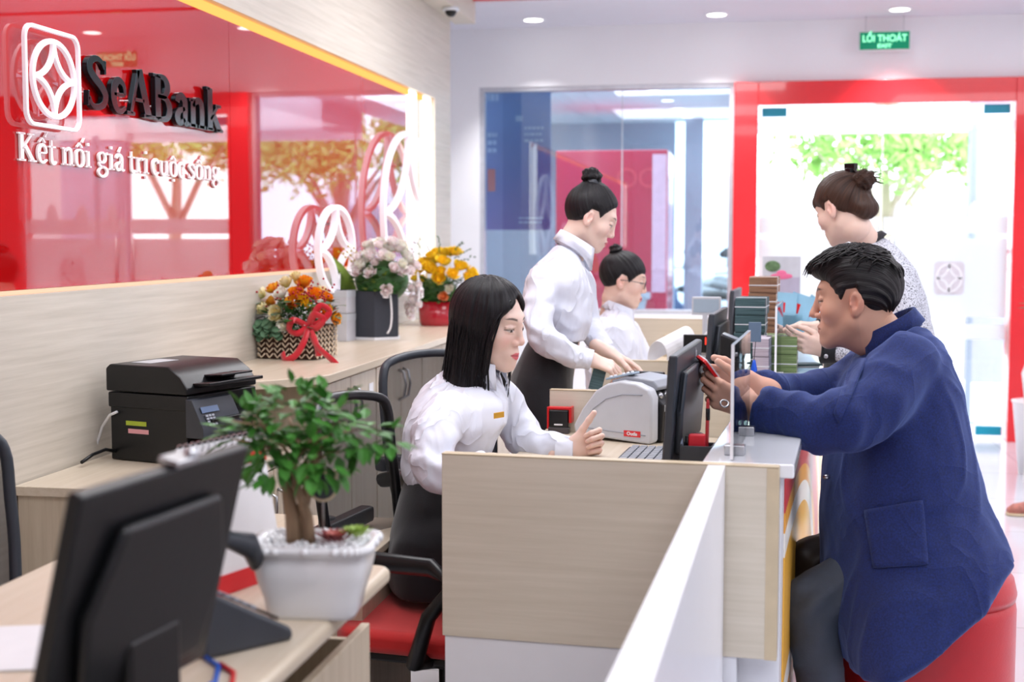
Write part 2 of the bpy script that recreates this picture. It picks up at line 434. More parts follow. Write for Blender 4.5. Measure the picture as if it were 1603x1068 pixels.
# ---- exit sign hung in front of the entrance wall
ex = empty('exit_sign', (.848, 9.2, 2.57), 'green and white exit sign hanging from the ceiling over the glass entrance', 'exit sign')
M['exit_green'] = mat('exit_green', (0, 138, 98), .12, var=.03, emit=.25)
M['exit_text'] = emission('exit_lettering', (150, 255, 200), 1.5)
MB().box(-.165, .165, -.012, .012, 0, .128).build('frame', M['white'], ex, bevel=.003)
MB().box(-.158, .158, -.015, -.0125, .008, .122).build('face', M['exit_green'], ex)
for body, z, s, sx in (('LỐI THOÁT', .078, .062, .88), ('EXIT', .030, .034, 1.3)):
    text_mesh('lettering', body, s, M['exit_text'], ex, (0, -.0165, z), (PI/2, 0, 0), .0005, sx=sx, bold=.0012)
wr = MB()
for x in (-.12, .12): MB().tube([(x, 0, .128), (x, 0, .228)], .002, 6).build('hanger', M['steel'], ex)

# ================================================================== BEYOND THE GLASS
M['pave'] = mat('outdoor_paving', (214, 214, 216), .6, var=.06, scale=3)
M['ext_white'] = mat('outdoor_white_render', (238, 240, 244), .7, var=.03, scale=2)
M['ext_blue'] = mat('outdoor_blue_grey', (160, 178, 194), .5, var=.05, scale=2)
M['lobby_ceiling'] = mat('lobby_ceiling_paint', (214, 226, 232), .6, var=.01)
M['lobby_wall'] = mat('lobby_grey_blue_wall', (172, 182, 196), .5, var=.03, scale=2)
M['booth_red'] = mat('booth_red_panel', (206, 62, 84), .18, var=.03, coat=.4)
struct('floor_outside', MB().box(-8, 26, 9.42, 60, -.12, -.02), M['pave'])
struct('ceiling_lobby', MB().box(-3.2, -.12, 9.42, 13.6, 2.5, 2.6), M['lobby_ceiling'])
struct('wall_lobby_back', MB().box(-3.2, -.75, 13.6, 13.7, -.02, 2.6), M['lobby_wall'])
struct('wall_lobby_left', MB().box(-3.2, -3.1, 9.42, 13.6, -.02, 2.6), M['ext_white'])
for i in range(5):  # glowing discs added in place of lights mirrored in the window glass
    p_ = onz((1000, 1023, 1045, 1062, 1076)[i], (157, 174, 188, 201, 211)[i], 2.8)
    yy = 9.9 + i*.75
    q = ony((1000, 1023, 1045, 1062, 1076)[i], 157, yy)
    downlight(q.x, yy, 2.5, ('nearest', 'second nearest', 'middle', 'second farthest', 'farthest')[i] + ' round lobby ceiling disc standing in for a light mirrored in the window', lamp=False, r=.05)
bt = empty('cash_machine_booth', (-1.1, 11.6, -.02), 'red panelled cash machine booth beyond the left window', 'booth')
bx0, bx1 = ony(870, 300, 11.6).x, ony(1045, 300, 11.6).x
bz = ony(950, 235, 11.6).z
MB().box(bx0+1.1, bx1+1.1, 0, .9, 0, bz+.02).build('body', M['booth_red'], bt, bevel=.01)
mb = MB()
for cx in (bx1+1.1-.35, bx1+1.1-.16): emblem(mb, cx, bz-.22, .075, .075, .014, .004, Matrix.Translation((0, -.001, 0)) @ TY, True)
mb.build('ring_motif', mat('booth_ring', (236, 90, 100), .3), bt)
MB().box(bx1+1.1-.13, bx1+1.1-.01, -.006, -.001, .9, bz-.02).build('side_strip', mat('pale_pink_strip', (240, 196, 210), .3), bt)
MB().box(.10, .26, -.06, 0, .84, .90).prism([(.13, .84), (.23, .84), (.21, .74), (.15, .74)], -.04, 0, M=Matrix(((1, 0, 0, 0), (0, 0, 1, 0), (0, 1, 0, 0), (0, 0, 0, 1)))).build('machine_bracket', M['grey_light'], bt, bevel=.005)
# post between the lobby and the street
struct('trim_4', MB().box(-.62, -.45, 12.9, 13.1, -.02, 2.5), M['lobby_wall'])
# blue poster hung behind the window
M_p, nt, p = new_mat('blue_purple_poster')
vv = tex_coords(nt, (1, 1, 1)); sep = nt.nodes.new('ShaderNodeSeparateXYZ'); nt.links.new(vv, sep.inputs[0])
r = nt.nodes.new('ShaderNodeValToRGB'); r.color_ramp.elements[0].position = 0; r.color_ramp.elements[1].position = .8
r.color_ramp.elements[0].color = s2l((112, 92, 168)) + (1,); r.color_ramp.elements[1].color = s2l((120, 156, 214)) + (1,)
nt.links.new(sep.outputs[2], r.inputs[0]); nt.links.new(r.outputs[0], p.inputs['Base Color']); p.inputs['Roughness'].default_value = .35
pa, pb = ony(757, 140, 9.62), ony(862, 360, 9.62)
po = empty('poster', (pa.x, 9.62, pb.z), 'blue to purple printed poster hanging behind the left window', 'poster')
PW, PH = pb.x-pa.x, 2.46-pb.z
MB().box(0, PW, 0, .006, 0, PH).build('sheet', M_p, po)
M['ink_pale'] = mat('pale_print', (196, 214, 240), .5)
mb = MB()
random.seed(3)
def lines(mb, x0, x1, z, h, n, dz):
    for k in range(n):
        x = x0
        while x < x1-.01:
            w_ = random.uniform(.012, .035); mb.box(x, min(x+w_, x1), -.003, -.0005, z-k*dz-h, z-k*dz); x += w_+.008
lines(mb, .30, .44, .74, .018, 3, .045); lines(mb, .03, .10, .70, .03, 3, .055); lines(mb, .03, .11, .98, .05, 1, .06); lines(mb, .26, .44, .09, .01, 2, .03)
mb.box(.235, .285, -.003, -.0005, .78, .82)
mb.build('printing', M['ink_pale'], po)
MB().box(.03, .085, -.003, -.0005, .28, .44).build('orange_mark', mat('orange_print', (226, 120, 110), .5), po)
tb = PH
# street: white wall, low band windows, canopy, column
struct('wall_street', MB().box(-6, 16, 19.0, 19.3, -.05, 1.05), M['ext_white'])
cn = empty('entrance_canopy', (1.2, 11, 2.2), 'white canopy edge with a grey underside outside the entrance', 'canopy')
o = MB().box(-1.3, 1.6, 0, 1.2, .06, .8).build('canopy_slab', M['ext_white'], cn)
co = empty('outdoor_column', (2.05, 10.6, -.02), 'pale lilac grey column outside the right of the entrance', 'column')
cxa, cxb = ony(1520, 300, 10.9).x - 2.05, ony(1577, 300, 10.9).x - 2.05
MB().box(cxa, cxb+.25, .2, .5, 0, 2.32).build('shaft', mat('lilac_grey_render', (176, 180, 198), .6, var=.03), co, bevel=.01)
MB().box(cxa-.02, cxb+.27, .18, .52, 2.2, 2.45).build('capital', M['ext_white'], co, bevel=.01)
MB().box(cxa-.02, cxb+.27, .18, .52, 0, .25).build('base', M['ext_white'], co, bevel=.01)
gp = empty('door_post', (ony(1523, 300, 10.3).x, 10.3, -.02), 'slim blue grey glazing post outside the entrance', 'post')
MB().box(-.018, .018, -.02, .02, 0, 2.2).build('post_bar', M['ext_blue'], gp)
MB().box(-.05, .05, -.05, .05, 0, .012).build('foot_plate', M['ext_blue'], gp)
# house fronts over the road, a lattice screen on one of them
M['window_dim'] = mat('reflecting_window', (150, 168, 182), .2)
def house(x0, x1, y, z1, m_, lab):
    t = empty('shop_front', ((x0+x1)/2, y, -.02), lab, 'building')
    hw = (x1-x0)/2
    MB().box(-hw, hw, 0, 3, 0, z1).build('wall', m_, t)
    n = max(2, int(hw))
    for k in range(n):
        cx = -hw + (k+.5)*2*hw/n
        f = MB().box(cx-hw/n*.55, cx+hw/n*.55, -.03, -.005, .9, 2.1).build('window', M['ext_blue'], t)
        MB().box(cx-hw/n*.5, cx+hw/n*.5, -.05, -.03, .98, 2.02).build('pane', M['window_dim'], f)
    return t
h1 = house(-7.5, -1.2, 27, 6.5, M['ext_white'], 'white street building seen past the cash machine booth')
h2 = house(-1.0, 6.0, 30, 2.7, M['ext_white'], 'low white shop front behind the trees across the road')
h3 = house(9, 18, 22, 7, mat('grey_render', (180, 176, 180), .7), 'grey building with a lattice screen, far right of the road')
mb = MB()
for i in range(30): mb.box(-4.4+i*.3, -4.34+i*.3, -.14, -.1, 2.8, 6.6)
for i in range(12): mb.box(-4.4, 4.4, -.14, -.1, 2.8+i*.33, 2.86+i*.33)
mb.build('lattice', M['white'], h3)
# trees
M['leaf_out'] = mat('street_leaves', (158, 204, 112), .5, var=.2, scale=3)
M['trunk'] = mat('tree_bark', (170, 158, 140), .8, bump=.3)
def tree(x, y, h, r, lab, n, seed):
    rnd = random.Random(seed)
    t = empty('street_tree', (x, y, -.02), lab, 'tree')
    mb = MB(); mb.tube([(0, 0, 0), (.05, 0, h*.4), (0, .05, h*.8)], [.14, .1, .06], 10)
    for k in range(6):
        a = k*PI/3; mb.tube([(0, 0, h*.5), (r*.4*math.cos(a), r*.4*math.sin(a), h*.75), (r*.8*math.cos(a), r*.8*math.sin(a), h*.92)], [.05, .03, .012], 6)
    mb.build('trunk', M['trunk'], t, smooth=True)
    mb = MB()
    cl = [Vector((rnd.uniform(-1, 1)*r, rnd.uniform(-.7, .7)*r, h+rnd.uniform(-.5, .6)*r*.8)) for _ in range(16)]
    for k in range(n):
        c = rnd.choice(cl) + Vector((rnd.gauss(0, 1), rnd.gauss(0, 1), rnd.gauss(0, 1)))*r*.16
        a = Vector((rnd.uniform(-1, 1), rnd.uniform(-1, 1), rnd.uniform(-1, 1))).normalized(); b = a.orthogonal().normalized()
        L = rnd.uniform(.05, .1); mb.add([c-a*L, c+b*L*.45, c+a*L, c-b*L*.45], [(0, 1, 2, 3)])
    mb.build('foliage', M['leaf_out'], t)
tree(1.6, 17, 2.75, 1.15, 'left one of the pale green street trees seen through the entrance', 4200, 5)
tree(4.6, 18.6, 3.0, 1.0, 'right one of the pale green street trees seen through the entrance', 3200, 8)
# parked motorbikes past the lobby
def motorbike(x, y, rz, body, lab):
    t = empty('motorbike', (x, y, -.02), lab, 'motorbike', rz)
    for yy in (-.62, .62):
        mb = MB(); T = Matrix.Translation((0, yy, .27)) @ Matrix.Rotation(PI/2, 4, 'Y')
        pts = [T @ Vector((.23*math.cos(a), .23*math.sin(a), 0)) for a in [2*PI*i/24 for i in range(24)]]
        mb.tube(pts, .045, 8, closed=True); mb.lathe([(.05, -.05), (.05, .05)], 12, M=T)
        for k in range(6): mb.tube([T @ Vector((0, 0, 0)), T @ Vector((.2*math.cos(k*PI/3), .2*math.sin(k*PI/3), 0))], .01, 5)
        mb.build('wheel', M['black'], t, smooth=True)
    mb = MB(); V = Vector
    mb.sweep([(V((0, -.45, .62)), V((.06, 0, 0)), V((0, 0, .08))), (V((0, -.2, .42)), V((.13, 0, 0)), V((0, 0, .12))), (V((0, .2, .42)), V((.15, 0, 0)), V((0, 0, .16))), (V((0, .65, .66)), V((.1, 0, 0)), V((0, 0, .09)))], 16)
    mb.sweep([(V((0, -.66, .95)), V((.08, 0, 0)), V((0, .04, .05))), (V((0, -.58, .7)), V((.15, 0, 0)), V((0, .06, .03))), (V((0, -.5, .4)), V((.12, 0, 0)), V((0, .05, .03)))], 16)
    mb.build('fairing', body, t, smooth=True)
    MB().sweep([(V((0, -.12, .74)), V((.1, 0, 0)), V((0, 0, .04))), (V((0, .2, .76)), V((.14, 0, 0)), V((0, 0, .05))), (V((0, .7, .8)), V((.11, 0, 0)), V((0, 0, .05)))], 16).build('seat', M['black'], t, smooth=True)
    MB().tube([(-.32, -.45, 1.0), (-.12, -.6, 1.02), (.12, -.6, 1.02), (.32, -.45, 1.0)], .014, 8).tube([(0, -.62, 1.0), (0, -.62, .3)], .025, 8).build('handlebar', M['steel'], t, smooth=True)
    for s_ in (-1, 1): MB().tube([(s_*.2, -.55, 1.0), (s_*.25, -.58, 1.16)], .006, 6).ball((s_*.27, -.58, 1.2), .06, .015, .04, 8).build('mirror', M['black'], t, smooth=True)
    MB().ball((0, -.69, .93), .07, .04, .06, 8).build('headlight', M['white'], t, smooth=True)
for i, (x, y, rz, c_, lb) in enumerate(((-.30, 14.6, .5, (60, 66, 80), 'dark grey parked motorbike outside, nearest to the lobby post'), (.08, 15.8, .7, (200, 205, 215), 'silver parked motorbike outside behind the dark grey one'), (-.75, 16.6, -.4, (70, 84, 120), 'dark blue parked motorbike outside past the booth'), (-.2, 18.0, .3, (120, 40, 44), 'dark red parked motorbike farthest out on the pavement'))):
    motorbike(x, y, rz, mat('bike_paint_%s' % 'abcd'[i], c_, .2, coat=.5), lb)
# ================================================================== LETTERING ON THE RED PANEL
M['sign_dark'] = mat('dark_mirror_letter', (34, 46, 52), .12, metal=.75, var=.05)
M['sign_white'] = mat('lit_white_letter', (246, 236, 238), .35, var=.01, emit=.1)
M['neon'] = mat('lit_white_outline', (244, 240, 248), .4, var=.01, emit=.22)
def crom(pts, n=6, closed=False):
    P = [Vector((p[0], p[1], 0)) for p in pts]; out = []; k = len(P)
    for i in range(k if closed else k-1):
        if closed: a, b, c, d = P[i-1], P[i], P[(i+1) % k], P[(i+2) % k]
        else: a, b, c, d = P[max(i-1, 0)], P[i], P[i+1], P[min(i+2, k-1)]
        for j in range(n):
            t = j/n
            out.append(.5*((2*b)+(c-a)*t+(2*a-5*b+4*c-d)*t*t+(3*b-a-3*c+d)*t**3))
    if not closed: out.append(P[-1])
    return [(p.x, p.y) for p in out]
T1, T2 = .17, .075
GL = {   # width, strokes (points, start width, mid width, end width, smooth)
 'S': (.62, [([(.54,.80),(.46,.93),(.3,.985),(.14,.91),(.10,.75),(.22,.6),(.42,.45),(.54,.28),(.49,.1),(.3,.015),(.14,.06),(.07,.2)], T2, T1, T2, 1), ([(.56,.98),(.55,.7)], T2*.6, T2, T2*.6, 0), ([(.05,.02),(.06,.32)], T2*.6, T2, T2*.6, 0)]),
 's': (.46, [([(.38,.52),(.32,.62),(.22,.65),(.12,.6),(.09,.5),(.18,.4),(.3,.3),(.38,.18),(.34,.06),(.22,.01),(.12,.04),(.06,.14)], T2, T1*.9, T2, 1), ([(.40,.66),(.39,.46)], T2*.6, T2, T2*.6, 0), ([(.05,0),(.05,.2)], T2*.6, T2, T2*.6, 0)]),
 'e': (.52, [([(.1,.36),(.44,.37)], T2, T2, T2, 0), ([(.45,.37),(.41,.57),(.27,.655),(.14,.56),(.095,.33),(.15,.1),(.3,.015),(.47,.13)], T2, T1, T2, 1)]),
 'A': (.76, [([(.12,.02),(.35,.98)], T2, T2, T2, 0), ([(.36,1),(.62,.02)], T1, T1*1.1, T1, 0), ([(.2,.34),(.5,.34)], T2, T2, T2, 0), ([(0,.03),(.23,.03)], T2, T2, T2, 0), ([(.48,.03),(.76,.03)], T2, T2, T2, 0)]),
 'B': (.66, [([(.18,.02),(.18,.98)], T1, T1, T1, 0), ([(.14,.97),(.4,.95),(.5,.76),(.4,.56),(.16,.53)], T2, T1, T2, 1), ([(.16,.53),(.45,.49),(.56,.27),(.45,.06),(.14,.03)], T2, T1, T2, 1), ([(.02,.03),(.2,.03)], T2, T2, T2, 0), ([(.02,.97),(.2,.97)], T2, T2, T2, 0)]),
 'a': (.52, [([(.1,.5),(.14,.6),(.26,.65),(.37,.56),(.385,.4),(.385,.12),(.42,.03),(.52,.06)], T1*.8, T1, T2, 1), ([(.38,.38),(.17,.3),(.095,.15),(.2,.03),(.38,.13)], T2, T1, T2, 1)]),
 'n': (.62, [([(.15,0),(.15,.64)], T1*.9, T1*.9, T1*.9, 0), ([(.15,.48),(.27,.61),(.38,.63),(.46,.5),(.465,0)], T2, T1*.9, T1*.9, 1), ([(.02,.03),(.28,.03)], T2, T2, T2, 0), ([(.34,.03),(.6,.03)], T2, T2, T2, 0), ([(.02,.62),(.15,.64)], T2, T2, T2, 0)]),
 'u': (.62, [([(.14,.64),(.14,.2),(.2,.05),(.32,.03),(.45,.16)], T1*.9, T1*.9, T2, 1), ([(.46,.64),(.46,0)], T1*.9, T1*.9, T1*.9, 0), ([(.0,.62),(.14,.62)], T2, T2, T2, 0), ([(.34,.62),(.46,.62)], T2, T2, T2, 0), ([(.46,.03),(.6,.03)], T2, T2, T2, 0)]),
 'k': (.62, [([(.15,0),(.15,1.02)], T1, T1, T1, 0), ([(.16,.26),(.45,.62)], T2, T2, T2, 0), ([(.26,.4),(.5,.02)], T1, T1, T1, 0), ([(.02,.03),(.28,.03)], T2, T2, T2, 0), ([(.38,.03),(.62,.03)], T2, T2, T2, 0), ([(.02,1.0),(.15,1.0)], T2, T2, T2, 0), ([(.34,.62),(.56,.62)], T2, T2, T2, 0)]),
 'K': (.8, [([(.18,.02),(.18,.98)], T1, T1, T1, 0), ([(.2,.42),(.6,.95)], T2, T2, T2, 0), ([(.32,.55),(.64,.03)], T1, T1, T1, 0), ([(.03,.03),(.33,.03)], T2, T2, T2, 0), ([(.03,.97),(.33,.97)], T2, T2, T2, 0), ([(.5,.03),(.8,.03)], T2, T2, T2, 0), ([(.48,.97),(.72,.97)], T2, T2, T2, 0)]),
 't': (.38, [([(.16,.86),(.155,.2),(.2,.04),(.3,.03),(.36,.1)], T2, T1, T2, 1), ([(.02,.62),(.34,.62)], T2, T2, T2, 0)]),
 'o': (.54, [([(.27,.65),(.12,.56),(.09,.33),(.12,.1),(.27,.01),(.42,.1),(.45,.33),(.42,.56)], T2, T1, T2, 2)]),
 'c': (.48, [([(.42,.5),(.36,.62),(.25,.65),(.12,.54),(.09,.33),(.13,.1),(.26,.01),(.43,.12)], T1*.8, T1, T2, 1)]),
 'i': (.32, [([(.16,0),(.16,.64)], T1*.9, T1*.9, T1*.9, 0), ([(.02,.03),(.3,.03)], T2, T2, T2, 0), ([(.02,.62),(.16,.62)], T2, T2, T2, 0)]),
 'r': (.46, [([(.15,0),(.15,.64)], T1*.9, T1*.9, T1*.9, 0), ([(.02,.03),(.3,.03)], T2, T2, T2, 0), ([(.02,.62),(.16,.62)], T2, T2, T2, 0), ([(.16,.42),(.26,.6),(.38,.62),(.42,.54)], T2, T2, T1, 1)]),
 'g': (.56, [([(.26,.66),(.12,.58),(.1,.45),(.14,.32),(.26,.25),(.38,.32),(.42,.45),(.38,.58)], T2, T1*.8, T2, 2), ([(.16,.3),(.1,.2),(.2,.1),(.4,.06),(.5,-.06),(.44,-.22),(.26,-.29),(.1,-.22),(.06,-.1),(.16,.03),(.3,.07)], T2, T1*.7, T2, 1), ([(.4,.58),(.54,.64)], T2, T2, T1*.7, 0)]),
}
MARK = {'^': [([(-.13,.74),(0,.9),(.13,.74)], T2, T2, T2, 0)], "'": [([(-.03,.76),(.09,.98)], T2*1.3, T2, T2*.6, 0)], '"': [([(-.13,.74),(0,.9),(.13,.74)], T2, T2, T2, 0), ([(.13,.94),(.24,1.12)], T2*1.3, T2, T2*.6, 0)],
        '.': [([(0,.84),(0,.95)], .14, .14, .14, 0)], ',': [([(0,-.22),(0,-.11)], .14, .14, .14, 0)]}
def glyph(mb, ch, marks, x, z, sx, sz, th, T, wmul=1.0):
    w, strokes = GL[ch]
    items = [(s_, 0) for s_ in strokes] + [(s_, w*.5-(.0 if ch != 'i' else 0.0)) for mk in marks for s_ in MARK[mk]]
    for (pts, w0, w1, w2, sm), off in items:
        pts = [(p[0]+off, p[1]) for p in pts]
        closed = sm == 2
        if sm: pts = crom(pts, 5, closed)
        k = len(pts); vs = []; fs = []
        for i in range(k):
            t = i/(k-1)
            if closed: wd = w0+(w1-w0)*abs(math.sin(2*PI*i/k))**1.2
            else: wd = (w0+(w1-w0)*min(1, t*2.5)) if t < .5 else (w2+(w1-w2)*min(1, (1-t)*2.5))
            wd *= wmul
            p0 = pts[i-1] if (closed or i > 0) else pts[0]; p1 = pts[(i+1) % k] if (closed or i < k-1) else pts[-1]
            dx, dy = p1[0]-p0[0], p1[1]-p0[1]; L = math.hypot(dx, dy) or 1; nx, ny = -dy/L*wd/2, dx/L*wd/2
            for s_, zz in ((1, 0), (-1, 0), (-1, th), (1, th)): vs.append(T @ Vector((x+(pts[i][0]+s_*nx)*sx, z+(pts[i][1]+s_*ny)*sz, zz)))
        for i in range(k if closed else k-1):
            a = i*4; b = ((i+1) % k)*4
            for q in range(4): fs.append((a+q, a+(q+1) % 4, b+(q+1) % 4, b+q))
        if not closed: fs += [(0, 1, 2, 3), (k*4-4, k*4-3, k*4-2, k*4-1)]
        mb.add(vs, fs)
def yat(u): return onx(u, 200, WX).y
sg = empty('bank_name_sign', (WX-.03, 3.5, 1.715), 'large dark mirrored raised lettering on the red glass panel', 'sign')
for ch, u0, u1 in (('S', 141, 174), ('e', 178, 204), ('A', 203, 244), ('B', 243, 274), ('a', 277, 299), ('n', 299, 326), ('k', 326, 352)):
    y0, y1 = yat(u0), yat(u1); mb = MB(); w_ = GL[ch][0]
    glyph(mb, ch, '', y0-3.5, 0, (y1-y0)/w_, .140, .016, Matrix.Translation((.008, 0, 0)) @ TXW, 1.08)
    o = mb.build('letter', M['sign_dark'], sg, bevel=.0015, seg=1)
    st = MB().tube([(0, y0-3.5+.03, .04), (.014, y0-3.5+.03, .04)], .004, 6); st.build('standoff_pin', M['steel'], o)
tg = empty('tagline_sign', (WX-.03, 3.15, 1.546), 'thin white raised slogan lettering under the bank name', 'sign')
words = [([('K', ''), ('e', '"'), ('t', '')], 40, 100), ([('n', ''), ('o', '"'), ('i', '.')], 108, 154), ([('g', ''), ('i', '.'), ('a', "'")], 163, 205),
         ([('t', ''), ('r', ''), ('i', '.,')], 212, 243), ([('c', ''), ('u', ''), ('o', '^,'), ('c', '')], 247, 299), ([('s', ''), ('o', '"'), ('n', ''), ('g', '')], 304, 353)]
for wd, u0, u1 in words:
    y0, y1 = yat(u0), yat(u1); tot = sum(GL[c][0] for c, _ in wd); sx = (y1-y0)/tot; x = y0
    wdo = None
    for c, mk in wd:
        mb = MB(); glyph(mb, c, mk, x-3.15, 0, sx, .072, .006, Matrix.Translation((.002, 0, 0)) @ TXW, .82); x += GL[c][0]*sx
        mb.build('letter', M['sign_white'], tg)
# emblem in its rounded frame
lgo = empty('emblem_sign', (WX-.03, 3.31, 1.766), 'white rounded square emblem with a four-pointed star in a ring, left of the dark lettering', 'sign')
T0 = Matrix.Translation((.02, 0, 0)) @ TXW
mb = MB(); outline(mb, rounded_rect(-.138, .138, -.125, .125, .034), .0105, .012, T0); mb.build('emblem_frame', M['neon'], lgo, bevel=.002)
mb = MB(); emblem(mb, 0.005, 0, .108, .098, .014, .012, T0); mb.build('star_ring', M['neon'], lgo, bevel=.002)
for lab, cy, cz, rx, rz, w_ in (('small white lit outline of a ringed star low on the red panel', 5.66, 1.297, .25, .186, .020), ('large white lit outline of a ringed star overlapping the light strips', 6.93, 1.475, .50, .42, .027)):
    on = empty('outline_ornament', (WX+.01, cy, cz), lab, 'wall ornament')
    mb = MB(); emblem(mb, 0, 0, rx, rz, w_, .03, TXW); mb.build('outline_bar', M['neon'], on, bevel=.003)
    mb = MB(); mb.tube([(-.03, 0, rz*.6), (.0, 0, rz*.6)], .006, 6); mb.build('standoff_pin', M['steel'], on)
# ================================================================== STORAGE ALONG THE LEFT WALL
FX = -1.385                                # cabinet front
wt = MB().prism([(WX+.002, 3.95), (-1.56, 3.95), (-1.40, 4.12), (-1.355, 4.22), (-1.355, 7.9), (WX+.002, 7.9)], .872, .9)\
    .build('cabinet_worktop', M['oak_top'], bevel=.003)
tag(wt, 'long pale oak worktop over the storage cabinets, carrying the three flower arrangements', 'worktop')
seams = [4.22, 4.88, 5.60, 6.35, 7.12, 7.88]
M['lock'] = M['black']
for i in range(len(seams)-1):
    y0, y1 = seams[i]+.002, seams[i+1]-.002
    c = empty('storage_cabinet', (FX, (y0+y1)/2, 0), ('pale oak storage cabinet nearest the printer, with a hanging black padlock', 'pale oak storage cabinet behind the mesh office chair, second from the printer', 'pale oak storage cabinet in the middle of the row below the flowers', 'pale oak storage cabinet below the yellow flowers', 'pale oak storage cabinet at the far end of the row')[i], 'cabinet')
    h = (y1-y0)/2
    MB().box(-.42, -.02, -h, h, .0, .87).build('body', M['oak_v'], c, bevel=.002)
    for s in (-1, 1):
        a, b = (-h+.004, -.002) if s < 0 else (.002, h-.004)
        d = MB().box(-.018, 0, a, b, .09, .86).build('door', M['oak_v'], c, bevel=.002)
        hy = s*.035
        MB().tube([(.0, hy, .70), (.022, hy, .71), (.03, hy, .76), (.022, hy, .81), (.0, hy, .82)], .006, 8).build('handle', M['steel'], d, smooth=True)
    if i == 0:
        pl = MB().box(.004, .018, -.045, -.01, .575, .61).tube([(.01, -.04, .61), (.01, -.04, .635), (.01, -.028, .645), (.01, -.015, .635), (.01, -.015, .61)], .003, 6)
        tag(pl.build('padlock', M['black'], None, loc=c.location, bevel=.002), 'small black padlock hanging on the cabinet doors behind the bonsai', 'padlock')
    if i in (0,):
        MB().box(.0005, .002, h-.10, h-.045, .755, .81).build('label_sticker', M['white'], c)
lc = empty('low_cabinet', (-1.56, 3.55, 0), 'low pale oak cabinet against the left wall, under the black printer', 'cabinet')
MB().box(-.247, .255, -.5, .398, .705, .73).build('cabinet_top', M['oak_top'], lc, bevel=.003)
MB().box(-.245, .235, -.485, .395, 0, .704).build('body', M['oak_v'], lc, bevel=.002)
for s in (-1, 1):
    d = MB().box(.235, .251, -.38 if s < 0 else .007, .003 if s < 0 else .39, .08, .70).build('door', M['oak_v'], lc, bevel=.002)
    MB().tube([(.251, s*.035, .55), (.272, s*.035, .56), (.272, s*.035, .63), (.251, s*.035, .64)], .005, 8).build('handle', M['steel'], d, smooth=True)

# ---- printer (front faces the room, its side faces the camera)
pr = empty('printer', (-1.570, 3.56, .731), 'black multifunction laser printer with a scanner lid on the low cabinet', 'printer', math.radians(-16)); pr.scale = (.76, .92, .78)
MB().box(-.20, .155, -.15, .17, 0, .215).box(-.205, .165, -.155, .175, .19, .245).build('body', M['black'], pr, bevel=.006)
lid = MB().prism([(-.21, .248), (-.21, .33), (-.19, .345), (.08, .345), (.135, .31), (.165, .27), (.165, .248)], -.158, .178, M=Matrix(((1, 0, 0, 0), (0, 0, 1, 0), (0, 1, 0, 0), (0, 0, 0, 1)))).build('scanner_lid', M['black'], pr, bevel=.006)
MB().box(-.15, -.06, -.1, .03, .3455, .3465).build('sticker', M['grey_light'], lid)
t = MB().box(.09, .25, -.12, .14, .262, .274).box(.1, .24, -.05, .1, .29, .298).build('document_tray', M['black'], pr, rot=(0, math.radians(-4), 0), bevel=.003)
pc = MB().prism([(.156, .10), (.156, .235), (.185, .232), (.235, .135), (.235, .10)], -.157, .03, M=Matrix(((1, 0, 0, 0), (0, 0, 1, 0), (0, 1, 0, 0), (0, 0, 0, 1)))).build('control_panel', M['grey_dark'], pr, bevel=.003)
sc_ = Matrix.Translation((.212, -.11, .186)) @ Matrix.Rotation(math.radians(63), 4, 'Y')
MB().box(-.022, .0, -.028, .05, 0, .003, M=sc_).build('display', mat('lcd_blue_grey', (96, 116, 150), .2), pc)
kb = MB()
for i in range(4):
    for j in range(3): kb.box(.008+i*.011, .016+i*.011, -.02+j*.014, -.009+j*.014, 0, .004, M=sc_)
o = kb.build('keypad', M['grey'], pc); o['kind'] = 'stuff'
MB().box(.155, .24, -.12, .15, .155, .165).box(.155, .26, -.13, .15, .03, .045).box(.155, .17, -.14, .16, .05, .09).build('paper_tray', M['black'], pr, bevel=.003)
for z, c_, y0 in ((.128, (176, 196, 60), -.08), (.100, (232, 168, 176), -.075)):
    MB().box(-.125 if z > .11 else -.115, -.03 if z > .11 else -.02, -.1515, -.1505, z, z+.016).build('sticky_tab', mat('tab_%d' % c_[0], c_, .6), pr)
cb = MB().tube([W(183, 645, 3.72), W(172, 650, 3.74), W(160, 668, 3.78), W(150, 700, 3.8), W(146, 712, 3.8)], .004, 8).build('power_cable', M['white'], smooth=True)
tag(cb, 'thin white cable looping down behind the printer', 'cable')
cb = MB().tube([W(185, 707, 3.76), W(165, 704, 3.72), W(145, 712, 3.68), W(128, 724, 3.62)], .005, 8).build('power_cable', M['black'], smooth=True)
tag(cb, 'black cable lying on the low cabinet beside the printer', 'cable')

# ================================================================== NEAR DESK (bottom left)
ND = .8
nd = empty('staff_desk', (-.9, 1.4, 0), 'pale oak desk in the left foreground carrying the bonsai, monitor and telephone', 'desk')
MB().prism(rounded_rect(-.27, .315, -1.2, .76, .03), ND-.028, ND).build('desk_top', M['oak_top'], nd, bevel=.011, seg=3)
for x in (-.24, .22):
    MB().box(x, x+.03, -1.1, -.2 if x > 0 else .7, 0, ND-.03).build('side_panel', M['oak_v'], nd, bevel=.002)
MB().box(-.21, .22, -.9, -.87, .3, ND-.03).build('modesty_panel', M['oak_v'], nd)
pd = empty('drawer_pedestal', (-.83, 1.94, 0), 'pale oak drawer pedestal standing open under the near desk', 'drawer pedestal')
MB().box(-.2, .2, -.28, .20, .06, .52).build('body', M['oak_v'], pd, bevel=.003)
dw = MB().box(-.19, .2, -.26, -.245, .54, .69).box(-.19, -.175, -.245, .19, .54, .68).box(.19, .205, -.27, .21, .54, .70).box(-.19, .19, .175, .19, .54, .68).box(-.19, .19, -.26, .19, .535, .545).build('drawer', M['oak_v'], pd, bevel=.002)
MB().tube([(.206, -.05, .62), (.225, -.05, .62), (.225, .05, .62), (.206, .05, .62)], .004, 8).build('handle', M['black'], dw, smooth=True)
